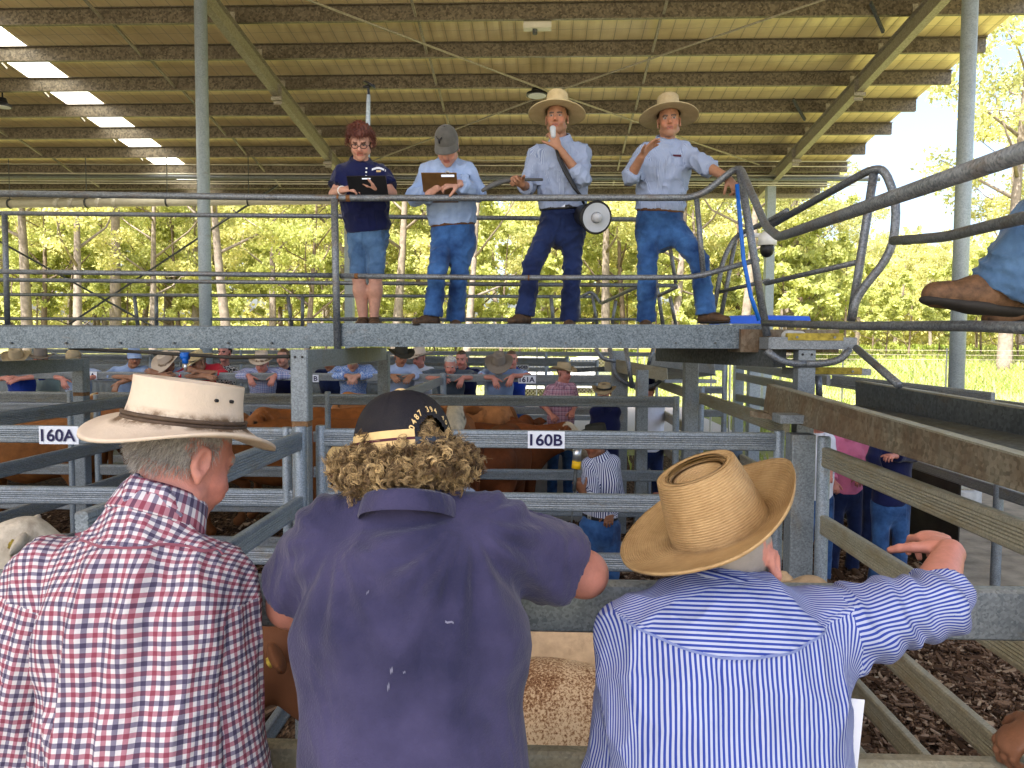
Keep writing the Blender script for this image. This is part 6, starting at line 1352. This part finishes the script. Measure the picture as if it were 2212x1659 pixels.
F_, U_, R_ = frame(-4, 42); cc_ = J['head']+U_*.045-F_*.01; mb = MB(); pts = lambda x, z: cc_+R_*x+F_*math.sqrt(max(0, 1-(x/.09)**2))*(.104-.03*(z/.1)**2)+U_*z+F_*.004
mb.tube([pts(.012, .075), pts(.022, .062), pts(.034, .060), pts(.046, .062), pts(.056, .075)], .004, 6); mb.tube([pts(.034, .060), pts(.034, .030)], [.010, .005], 6); mb.build('bull_emblem', MAT['black'], clm, True)
cr_ = nrm(A3(1, .15, .03)); cu_ = nrm(A3(.05, -.80, .45))
def clip(t, c, R1, U1, n):
    s = -1 if n[1] > 0 else 1; q = c+U1*.135+R1*.06; mb = MB(); mb.bar(q-R1*.045, q+R1*.045, .012, .03); mb.tube([q+U1*.02+R1*.012*math.cos(a)+U1*.014*math.sin(a) for a in np.linspace(0, 6.28, 13)], .004, 6); mb.build('clip', MAT['silver'], t)
slab('clipboard', 'brown clipboard held up by the man in the grey cap', 'clipboard', P(951, 406, 5.45), cr_, cu_, .245, .31, .006, MAT['wood'], clip)
# man with megaphone
J = P3(dict(head=(1203, 256, 5.70), neck=(1211, 308, 5.74), shA=(1162, 336, 5.74), shB=(1254, 332, 5.74), elA=(1138, 404, 5.72), elB=(1258, 386, 5.60), wrA=(1127, 398, 5.48), wrB=(1205, 318, 5.52), pel=(1216, 463, 5.80), hipA=(1194, 478, 5.80), hipB=(1238, 478, 5.80), knA=(1150, 572, 5.66), knB=(1236, 575, 5.80), anA=(1134, 676, 5.64), anB=(1230, 688, 5.82), toeA=(1100, 690, 5.45), toeB=(1228, 696, 5.6)))
J['haA'] = (A3(-.55, -.65, .25), A3(.3, -.3, -.6), A3(-.1, -.6, .8), 1.15); J['haB'] = (A3(-.35, -.05, .95), A3(-.3, .9, .1), A3(-.7, -.5, .1), .95)
person('tall man in a pale straw hat speaking into a hand microphone', J, frame(-8, 2), dict(tyaw=-4, b=1.0, g=.016, skin='tan', hair=(.05, .03, .02), hairline=.075, stubble=.5, sleeve=.68, shirt=MAT['stripe_fine'], pants=MAT['denim_dark'], belt=MAT['black'], boots=MAT['boot'], hat=dict(m=MAT['straw_pale'], rx=.088, ry=.106, h=.132, taper=.86, dent=.02, tip=12, bw=.110, curl=-.022, droop=.012, band=(MAT['felt_tan'], .005, .008)), base=2.61, **WV), 'people standing on the overhead walkway')
def pockets(pr, pts, m, plack=None):
    sh = part_of(pr, 'shirt')
    for p in pts:
        patch_on(sh, P(*p), A3(1, 0, 0), A3(0, 0, 1), .115, .125, m or sh.data.materials[0], 'pocket', .004); patch_on(sh, P(p[0], p[1]-17, p[2]), A3(1, 0, 0), A3(0, 0, 1), .12, .045, m or sh.data.materials[0], 'pocket_flap', .008, (7, 3))
    if plack: a, b_ = P(*plack[0]), P(*plack[1]); d = nrm(b_-a); pl = patch_on(sh, (a+b_)/2, nrm(np.cross(A3(0, -1, 0), d)), d, .034, np.linalg.norm(b_-a), m or sh.data.materials[0], 'placket', .004, (2, 14))
pockets(clm, [(944, 388, 5.5), (996, 378, 5.5)], None, ((967, 350, 5.5), (979, 468, 5.5)))
MAT['fine_plain'] = cloth('fine_blue_plain', (.27, .32, .45), .1, .4)
pockets(last_person(), [(1168, 368, 5.5), (1222, 366, 5.5)], None, ((1212, 325, 5.5), (1216, 440, 5.5)))
q = P(1194, 284, 5.50); mi = thing('microphone', 'pale grey hand microphone held to the mouth of the tall man', 'microphone', q); S = Sdf(); S.cap(q+A3(0, 0, .020), q-A3(-.004, 0, .03), .023, .018, .01, flat=BK, q=.7); V, Fc = S.mesh(.006); np_mesh('body', V, Fc, MAT['pvc_grey'] if 'pvc_grey' in MAT else plain('grey_plastic', (.38, .40, .42), .4), mi)
mb = MB(); cp = [P(1200, 315, 5.52), P(1208, 345, 5.50), P(1222, 375, 5.50), P(1240, 405, 5.50), P(1262, 432, 5.52)]; mb.tube(cp, .012, 8); n_ = 70
mb.build('coiled_cord', MAT['black'], mi, True)
me_ = thing('megaphone', 'black covered megaphone with a white bell hanging at the tall man hip', 'megaphone', P(1285, 468, 5.55)); bd = nrm(A3(.30, -.92, -.22)); bc = P(1288, 470, 5.46); e1 = nrm(np.cross(bd, Zup)); e2 = np.cross(bd, e1)
mb = MB(); mb.tube([bc-bd*.26, bc-bd*.20, bc-bd*.10, bc], [.075, .085, .095, .118], 28, True); mb.build('cover', MAT['black'], me_, True)
mb = MB(); ring = lambda r, d: [bc+bd*d+r*(e1*math.cos(a)+e2*math.sin(a)) for a in np.linspace(0, 2*math.pi, 33)[:-1]]; rr = [ring(.112, .004), ring(.085, -.02), ring(.045, -.06), ring(.03, -.09)]; mb.v = []
vs = sum(rr, []); mb.add(vs, [(j*32+i, j*32+(i+1) % 32, (j+1)*32+(i+1) % 32, (j+1)*32+i) for j in range(3) for i in range(32)])
mb2 = MB(); mb2.tube([bc-bd*.004, bc+bd*.002], .112, 32); mb2.build('rim', MAT['black'], me_)
mb3 = MB(); vs = sum([ring(.102, .006), ring(.075, .002), ring(.04, .0035)], []); mb3.add(vs, [(j*32+i, j*32+(i+1) % 32, (j+1)*32+(i+1) % 32, (j+1)*32+i) for j in range(2) for i in range(32)]); mb3.build('bell', plain('bell_white', (.40, .42, .45), .5, 0, .08), me_, True)
mb = MB(); mb.tube([bc-bd*.01-e1*.0, bc+bd*.045], [.040, .030], 18); mb.build('horn_tip', plain('horn_grey', (.42, .43, .45), .4), me_, True)
mb = MB(); mb.tube([P(1262, 440, 5.60), P(1235, 390, 5.54), P(1212, 345, 5.53), P(1205, 315, 5.62)], .010, 6); mb.build('strap', MAT['black'], me_, True)
ck = thing('cane', 'dark flexible cane held out by the tall man', 'cane', P(1118, 390, 5.45)); mb = MB(); mb.tube([P(1042, 412, 5.3), P(1062, 400, 5.35), P(1090, 391, 5.4), P(1125, 388, 5.46), P(1172, 388, 5.52)], [.012, .02, .016, .012, .010], 8); mb.build('shaft', plain('grey_rubber', (.10, .10, .10), .5), ck, True)
# man gesturing
J = P3(dict(head=(1445, 262, 5.70), neck=(1438, 311, 5.74), shA=(1394, 332, 5.74), shB=(1474, 328, 5.74), elA=(1362, 382, 5.60), elB=(1527, 360, 5.58), wrA=(1386, 338, 5.46), wrB=(1572, 384, 5.44), pel=(1425, 468, 5.80), hipA=(1403, 484, 5.80), hipB=(1448, 484, 5.78), knA=(1398, 578, 5.76), knB=(1512, 566, 5.66), anA=(1396, 688, 5.82), anB=(1524, 672, 5.66), toeA=(1394, 696, 5.6), toeB=(1572, 688, 5.50)))
J['haA'] = (A3(.62, -.25, .72), A3(.65, -.4, -.4), A3(-.3, -.7, .5), .22, 1.3, 1.5); J['haB'] = (A3(.55, -.2, -.75), A3(-.3, .8, -.3), A3(-.4, -.5, .5), 1.0)
person('man in a broad straw hat gesturing with an open hand beside the end rail', J, frame(-6, 2, 3), dict(tyaw=4, b=1.02, g=.016, skin='tan', hair=(.05, .03, .02), hairline=.075, stubble=.25, sleeve={'A': .64, 'B': .62}, shirt=MAT['stripe_fine'], pants=MAT['denim'], belt=MAT['leather'], boots=MAT['boot'], collar_open=.9, hat=dict(m=MAT['straw_mid'], rx=.086, ry=.104, h=.125, taper=.9, dent=.02, tip=12, bw=.115, curl=-.026, droop=.012, band=(MAT['black'], .005, .008)), base=2.61, **WV), 'people standing on the overhead walkway')
pockets(last_person(), [(1406, 362, 5.5), (1464, 358, 5.5)], None, ((1437, 335, 5.5), (1428, 445, 5.5)))
sh_l = part_of(last_person(), 'shirt'); patch_on(sh_l, P(1470, 326, 5.5), A3(1, 0, 0), A3(0, 0, 1), .06, .016, MAT['maroon_thread'] if 'maroon_thread' in MAT else maroon, 'chest_logo', .004, (4, 2))
# ------------------------------------------------------------------ people off to the right edge
sr = thing('seat_rail', 'pipe rail above the catwalk that the person in faded jeans sits on', 'rail', (2.28, 2.3, 2.0)); mb = MB(); mb.tube([(2.28, 1.0, 2.76), (2.28, 3.45, 2.76)], .03, 12); mb.build('top_rail', MAT['pipe'], sr, True)
for yy in (1.3, 3.3): mb = MB(); mb.tube([(2.28, yy, 0), (2.28, yy, 2.76)], .026, 12); mb.build('post', MAT['pipe'], sr, True)
J = dict(head=P(2700, 20, 2.5), neck=P(2690, 110, 2.5), shA=P(2600, 170, 2.3), shB=P(2740, 180, 2.7), elA=P(2560, 330, 2.2), elB=P(2720, 370, 2.75), wrA=P(2520, 380, 2.3), wrB=P(2600, 400, 2.75), pel=P(2640, 470, 2.5), hipA=P(2610, 470, 2.38), hipB=P(2620, 480, 2.64), knA=P(2345, 350, 2.5), knB=P(2440, 420, 2.62), anA=P(2168, 618, 2.62), anB=P(2275, 640, 2.9), toeA=P(1990, 598, 2.60), toeB=P(2100, 665, 2.88))
J['haA'] = (A3(-.8, 0, -.3), A3(0, 0, -1), A3(0, -1, 0), .6); J['haB'] = (A3(-.8, 0, -.3), A3(0, 0, -1), A3(0, 1, 0), .6)
person('person in faded jeans resting a worn brown boot on the stair rail', J, frame(-80, 10), dict(tyaw=-85, b=1.12, hair=(.06, .04, .03), shirt=MAT['cham'], pants=MAT['denim_light'], wr=.02, s=1.05, vx=.009, hv=.01, fv=.01, legw=1.28))
seat = [o for o in COL.objects if o.name.startswith('person') and o.parent is None][-1]
def work_boot(an, toe, parent, k=1.0):
    d = nrm(toe-an); up = nrm(Zup-d*d[2]); sd_ = np.cross(d, up); he = an-up*.075*k-d*.03*k; tp = he+d*.29*k; S = Sdf()
    S.cap(an+up*.05*k, an-up*.02*k, .060*k, .055*k, .03); S.cap(he+up*.035*k, he+d*.12*k+up*.045*k, .050*k, .056*k, .03); S.cap(he+d*.08*k+up*.040*k, tp-d*.035*k+up*.022*k, .056*k, .044*k, .03)
    V, Fc = S.mesh(.006); b_ = np_mesh('boot', V, Fc, MAT['tan_boot'], parent); S = Sdf(); S.cap(he-up*.004*k, he+d*.12*k-up*.004*k, .050*k, .056*k, .01, flat=up, q=.42); S.cap(he+d*.12*k-up*.004*k, tp-d*.03*k+up*.002*k, .056*k, .045*k, .02, flat=up, q=.42); V, Fc = S.mesh(.006); np_mesh('sole', V, Fc, MAT['sole'], b_)
    mb = MB()
    for i in range(4): q = an+d*(.055+.022*i)*k+up*(.005-.016*i)*k; mb.tube([q-sd_*.028*k+up*.01, q+up*.018*k, q+sd_*.028*k+up*.01], .004, 6)
    mb.build('laces', MAT['leather'], b_, True)
work_boot(J['anA'], J['toeA'], seat, 1.0); work_boot(J['anB'], J['toeB'], seat, 1.0)
J = dict(head=P(2560, 1000, 1.5), neck=P(2560, 1120, 1.5), shA=P(2420, 1220, 1.45), shB=P(2700, 1220, 1.45), elA=P(2370, 1560, 1.42), elB=P(2760, 1560, 1.42), wrA=P(2262, 1560, 1.60), wrB=P(2600, 1560, 1.65), pel=P(2560, 1950, 1.3))
legs(J); J['haA'] = (A3(-.6, .25, -.55), A3(-.3, .3, -.9), A3(-.2, .8, .4), .7); J['haB'] = (A3(0, 1, -.3), A3(0, 0, -1), A3(-1, 0, 0), .6)
person('person just past the right edge with a tanned hand hanging over the lower rail', J, frame(180, 10), dict(tyaw=180, b=1.0, skin='brown', hair=(.1, .07, .05), pants=MAT['denim'], boots=MAT['boot'], shirt=MAT['khaki'], sleeve=.35, base=.65, vx=.012, hv=.01, fv=.005))
# ------------------------------------------------------------------ buyers along the far rail
BV = dict(vx=.016, hv=.0085, fv=.008, sv=.014)
def buyer(label, hx, hy, fr, sA, sB, eA, eB, wA, wB, Y=11.0, o=None, dh=.10, group='buyers leaning along the far rail', hands=True, pants='denim', lean=.32):
    o = dict(o or {}); s_ = o.get('s', 1.0); pe = P((sA[0]+sB[0])/2, sA[1], Y+.2+lean); pe[2] = P(0, (sA[1]+sB[1])/2, Y+.2)[2]-.56
    J = dict(head=P(hx, hy, Y+dh), neck=P((sA[0]+sB[0])/2*.7+hx*.3, (sA[1]+sB[1])/2-6*11/Y, Y+.2), shA=P(*sA, Y+.2), shB=P(*sB, Y+.2), pel=pe)
    J['hipA'] = pe+A3(-.09, 0, -.06); J['hipB'] = pe+A3(.09, 0, -.06); zf = o.get('floor', .65); J['knA'] = A3(pe[0]-.11, pe[1]-.03, zf+.5); J['knB'] = A3(pe[0]+.11, pe[1]-.03, zf+.5); J['anA'] = A3(pe[0]-.11, pe[1]+.05, zf+.09); J['anB'] = A3(pe[0]+.11, pe[1]+.05, zf+.09); J['toeA'] = J['anA']+A3(0, -.2, 0); J['toeB'] = J['anB']+A3(0, -.2, 0)
    for k, e, w_ in (('A', eA, wA), ('B', eB, wB)):
        if e: J['el'+k] = P(e[0], e[1], Y+.06); J['wr'+k] = P(w_[0], w_[1], Y-.075); d = nrm(P(w_[0], w_[1], Y-.075)-J['el'+k]); J['ha'+k] = (nrm(d*.5+A3(0, -.05, w_[2] if len(w_) > 2 else -.8)), nrm(A3(0, .9, -.3)), A3(1 if k == 'A' else -1, -.2, .1), .35)
    oo = dict(pants=MAT[pants], tyaw=0, tpitch=25, s=1.14, b=1.1, sleeve=.62, skin='pink', hair=(.09, .06, .04), base=zf); oo.update(BV); oo.update(o); return person(label, J, fr, oo, group)
def fhat(m, **k): d = dict(m=MAT[m], rx=.086, ry=.104, h=.10, taper=.88, dent=.02, bw=.10, curl=.04, droop=.02, n=40); d.update(k); return d
def ball(m='navy', **k): d = dict(m=MAT[m]); d.update(k); return d
buyer('man in a bright royal blue shirt at the far left end of the rail', 36, 778, frame(20, 25), (18, 806), (78, 802), (-22, 822), (92, 812), (10, 817, -.1), (42, 818, -.1), o=dict(shirt=MAT['royal'], sleeve=.6, b=1.1, hat=fhat('felt_tan')))
buyer('man in a pale sage shirt standing behind the royal blue shirt', 88, 777, frame(30, 5), (80, 808), (122, 806), None, None, None, None, 11.6, o=dict(shirt=MAT['sage'], hat=fhat('felt_grey')), pants='khaki')
buyer('man in pale blue stripes whose arm hangs beside the square post', 160, 778, frame(-10, 20), (140, 806), (200, 806), (112, 812), (216, 812), (135, 818, -.8), (196, 816, -.2), o=dict(shirt=MAT['pale_blue'], b=1.05, sleeve=.4, cap=ball('felt_tan')))
buyer('man in a light blue shirt looking sideways with forearms crossed on the rail', 290, 772, frame(38, 10), (250, 802), (312, 800), (228, 813), (318, 808), (280, 815, -.1), (255, 828, -.9), o=dict(shirt=MAT['cham'], b=1.05, skin='tan', cap=ball('cham')))
buyer('man with lowered head under a wide cream hat beside the red shirt', 362, 786, frame(-15, 40), (332, 804), (390, 804), (312, 814), (402, 812), (352, 812, -.1), (340, 806, .1), o=dict(shirt=MAT['pale_blue'], skin='tan', hat=fhat('felt_cream', bw=.11)))
buyer('man in a red shirt and cream hat with folded arms on the rail', 430, 784, frame(-42, 25), (404, 802), (470, 796), (382, 812), (484, 808), (446, 813, -.1), (425, 802, .1), o=dict(shirt=MAT['red'], b=1.1, skin='tan', hat=fhat('straw_pale', bw=.11, band=(MAT['black'], .006, .01))))
buyer('dark haired woman in a black and white print behind the red shirt', 485, 762, frame(-5, 0), (468, 800), (508, 800), None, None, None, None, 11.8, o=dict(shirt=MAT['leopard'], b=.85, hair=(.02, .012, .01), hairobj=short_hair((.02, .012, .01), .016, -.06, .06)))
buyer('man in a blue plaid shirt with both hands hanging over the rail', 566, 786, frame(4, 12), (532, 806), (602, 804), (508, 812), (636, 812), (538, 812, -.9), (594, 812, -.9), o=dict(shirt=MAT['plaid'], sleeve=.95, hat=fhat('felt_cream', bw=.09, h=.11)))
buyer('young man in a dark navy polo behind the plaid shirt', 612, 772, frame(-15, 5), (590, 806), (645, 806), None, None, None, None, 11.7, o=dict(shirt=MAT['navy'], skin='fair', hair=(.12, .06, .03)))
buyer('person in a blue floral shirt with clasped hands behind the walkway arm', 762, 780, frame(6, 20), (730, 802), (796, 798), (714, 812), (812, 810), (752, 812, -.4), (772, 812, -.4), o=dict(shirt=MAT['floral'], sleeve=.92, skin='fair', hat=fhat('felt_tan')))
buyer('broad person in a dark navy top behind the 161B sign', 712, 782, frame(0, 10), (690, 808), (750, 806), None, None, None, None, 11.8, o=dict(shirt=MAT['denim_dark'], skin='tan', b=1.15))
buyer('man in a pale blue shirt and dark wide hat gripping the rail', 866, 770, frame(28, 15), (838, 800), (892, 798), (826, 816), (906, 812), (846, 812, -.3), (890, 812, -.3), o=dict(shirt=MAT['pale_blue'], sleeve=.9, skin='tan', hat=fhat('felt_dark', bw=.105)))
buyer('man in a white shirt and cream hat standing behind the dark wide hat', 906, 774, frame(-35, 10), (885, 800), (930, 802), None, None, None, None, 11.8, o=dict(shirt=MAT['whitecloth'], hat=fhat('felt_cream')))
buyer('stout white haired man in a slate grey shirt leaning over the rail', 973, 790, frame(4, 18), (934, 808), (1014, 810), (908, 815), (1030, 816), (950, 818, -.1), (1000, 816, -.95), o=dict(shirt=MAT['slate'], sleeve=.36, b=1.12, s=1.08, hair=(.55, .52, .48), hairobj=short_hair((.58, .55, .50), .010, -.04, .085)))
buyer('man with an orange collar on a navy jacket behind the white haired man', 997, 776, frame(-8, 8), (978, 806), (1028, 806), None, None, None, None, 11.7, o=dict(shirt=MAT['navy'], collar_mat=plain('orange_collar', (.75, .13, .01), .7), hair=(.05, .03, .02)))
buyer('man in a mid blue shirt with face hidden under a grey brown felt hat', 1078, 790, frame(0, 32), (1050, 808), (1112, 808), (1038, 814), (1142, 812), (1066, 816, -.95), (1108, 812, -.9), o=dict(shirt=MAT['cham'], sleeve=.4, b=1.08, hat=fhat('felt_grey', bw=.12, h=.115, droop=.03)))
buyer('person in a blue shirt half hidden behind the grey brown felt hat', 1105, 776, frame(5, 5), (1092, 806), (1126, 808), None, None, None, None, 11.8, o=dict(shirt=MAT['royal'], hair=(.1, .06, .04)))
# stockmen standing in the pens
def stander(label, hx, hy, fr, sA, sB, Y, o=None, els=None, pants='denim', floor=0.0, tyaw=0, hd=None):
    o = dict(o or {}); ne = P((sA[0]+sB[0])/2, (sA[1]+sB[1])/2-.045*FPX/Y, Y); pe = A3(ne[0], ne[1]+.02, floor+.95); tf = frame(tyaw); Rt = tf[2]
    J = dict(head=P(hx, hy, Y), neck=ne, shA=P(*sA, Y), shB=P(*sB, Y), pel=pe)
    for k, sg in (('A', -1), ('B', 1)): J['hip'+k] = pe+A3(.09*sg, 0, -.05); J['kn'+k] = pe+A3(.10*sg, -.03, -.45); J['an'+k] = A3(pe[0]+.11*sg, pe[1]+.04, floor+.09); J['toe'+k] = J['an'+k]+tf[0]*.2
    for k, v in (els or {}).items(): J['el'+k] = P(*v[0]); J['wr'+k] = P(*v[1]); J['ha'+k] = (hd or {}).get(k) or (nrm(J['wr'+k]-J['el'+k]), A3(0, .3, -1), A3(-1 if k == 'B' else 1, -.3, .2), .8)
    oo = dict(pants=MAT[pants], boots=MAT['boot'], tyaw=tyaw, sleeve=.95, skin='pink', hair=(.09, .06, .04), base=floor, vx=.013, hv=.008, fv=.006, sv=.011); oo.update(o); return person(label, J, fr, oo)
stander('stockman in a navy striped shirt and dark felt hat holding up a cattle prodder', 1288, 958, frame(-62, 8), (1274, 1005), (1322, 1000), 6.6, dict(shirt=MAT['stripe_navy'], sleeve=.95, skin='brown', b=1.02, belt=MAT['black'], hat=fhat('felt_dark', bw=.105, h=.115, rollL=1.2, curl=.06, band=(MAT['felt_tan'], .004, .008))), {'A': ((1282, 1082, 6.35), (1258, 1062, 6.05)), 'B': ((1335, 1070, 6.75), (1320, 1110, 6.5))}, 'denim', 0.0, -50, {'A': (A3(-.5, -.3, .75), A3(.3, .9, .1), A3(-.3, -.3, .9), 1.25)})
q = P(1246, 1010, 6.0); pr = thing('cattle_prodder', 'silver and yellow cattle prodder held upright by the stockman', 'prodder', q); mb = MB(); mb.tube([P(1247, 968, 6.0), P(1246, 996, 6.0)], .034, 14); mb.build('motor', MAT['silver'], pr, True); mb = MB(); mb.tube([P(1246, 996, 6.0), P(1244, 1012, 6.0)], .036, 14); mb.build('battery', plain('bright_yellow', (.75, .45, .01), .5), pr, True); mb = MB(); mb.tube([P(1244, 1012, 6.0), P(1240, 1060, 6.0)], .015, 10); mb.tube([P(1242, 1060, 6.0), P(1228, 1185, 5.9)], .008, 8); mb.build('shaft', MAT['darksteel'], pr, True)
stander('man in a pink plaid shirt, sunglasses and bush hat beyond the second gate', 1218, 806, frame(52, 5), (1190, 842), (1234, 838), 10.0, dict(shirt=MAT['plaid_pink'], hat=fhat('felt_tan', bw=.085, h=.09), sleeve=.6), {'A': ((1172, 872, 10.0), (1190, 895, 9.8)), 'B': ((1246, 868, 10.1), (1238, 888, 9.9))}, 'denim', .35)
stander('man in a brown bush hat with sunglasses on its brim behind the middle gate', 1305, 850, frame(-10, 10), (1285, 890), (1330, 890), 9.4, dict(shirt=MAT['navy'], hat=fhat('felt_tan', bw=.08, h=.07, band=(MAT['black'], .012, .02))), None, 'denim', .15)
stander('person in a navy and white top seen behind the dark felt hat', 1402, 836, frame(160, 0), (1385, 880), (1425, 880), 9.9, dict(shirt=MAT['whitecloth'], cap=ball('navy')), None, 'denim_dark', .2, 180)
stander('man in a slate cap and blue shirt crouched behind the straw hat', 1580, 995, frame(-35, 10), (1560, 1050), (1622, 1042), 6.2, dict(shirt=MAT['royal'], cap=ball('slate', visor=.07), skin='pink', sleeve=.4, b=1.05), {'B': ((1640, 1085, 6.0), (1600, 1110, 5.8)), 'A': ((1550, 1090, 6.0), (1570, 1110, 5.8))}, 'denim', -.2 if False else 0.0)
stander('man in a cream cap and pale striped shirt leaning in behind the curly hair', 738, 1005, frame(-60, 15), (745, 1060), (960, 1050), 5.35, dict(shirt=MAT['stripe_fine'], cap=dict(m=cream, vm=cream), b=1.2, skin='pink', sleeve=.9), {'A': ((715, 1080, 5.2), (800, 1075, 5.0)), 'B': ((1010, 1075, 5.2), (950, 1080, 5.0))}, 'denim', 0.0)
stander('person in a pink shirt with sunglasses tucked in, on the bark lane', 1835, 905, frame(-20, 5), (1800, 950), (1862, 955), 8.3, dict(shirt=MAT['pink'], b=1.0, hair=(.1, .06, .03)), {'A': ((1785, 1000, 8.2), (1800, 1040, 8.05)), 'B': ((1876, 1000, 8.3), (1862, 1030, 8.1))}, 'denim_dark')
stander('person in a pale pink shirt standing behind the navy jumper', 1898, 905, frame(10, 5), (1878, 955), (1922, 955), 8.9, dict(shirt=MAT['pink'], b=.9, hair=(.1, .06, .03)), {'A': ((1868, 990, 8.8), (1880, 1015, 8.7))}, 'denim_dark')
stander('person in a navy jumper and blue jeans with an open hand at the waist', 1930, 905, frame(15, 5), (1898, 955), (1962, 955), 7.7, dict(shirt=MAT['navy'], b=1.08, hair=(.1, .06, .03)), {'B': ((1972, 985, 7.6), (1932, 985, 7.35)), 'A': ((1885, 990, 7.6), (1900, 1025, 7.5))}, 'denim', 0.0, 10)
stander('person in a white top and blue jeans half hidden behind the thick square post', 1768, 905, frame(0, 5), (1752, 955), (1790, 950), 7.9, dict(shirt=MAT['whitecloth'], b=.85, hair=(.1, .06, .03)), {'B': ((1798, 985, 7.9), (1792, 1022, 7.7))}, 'denim')
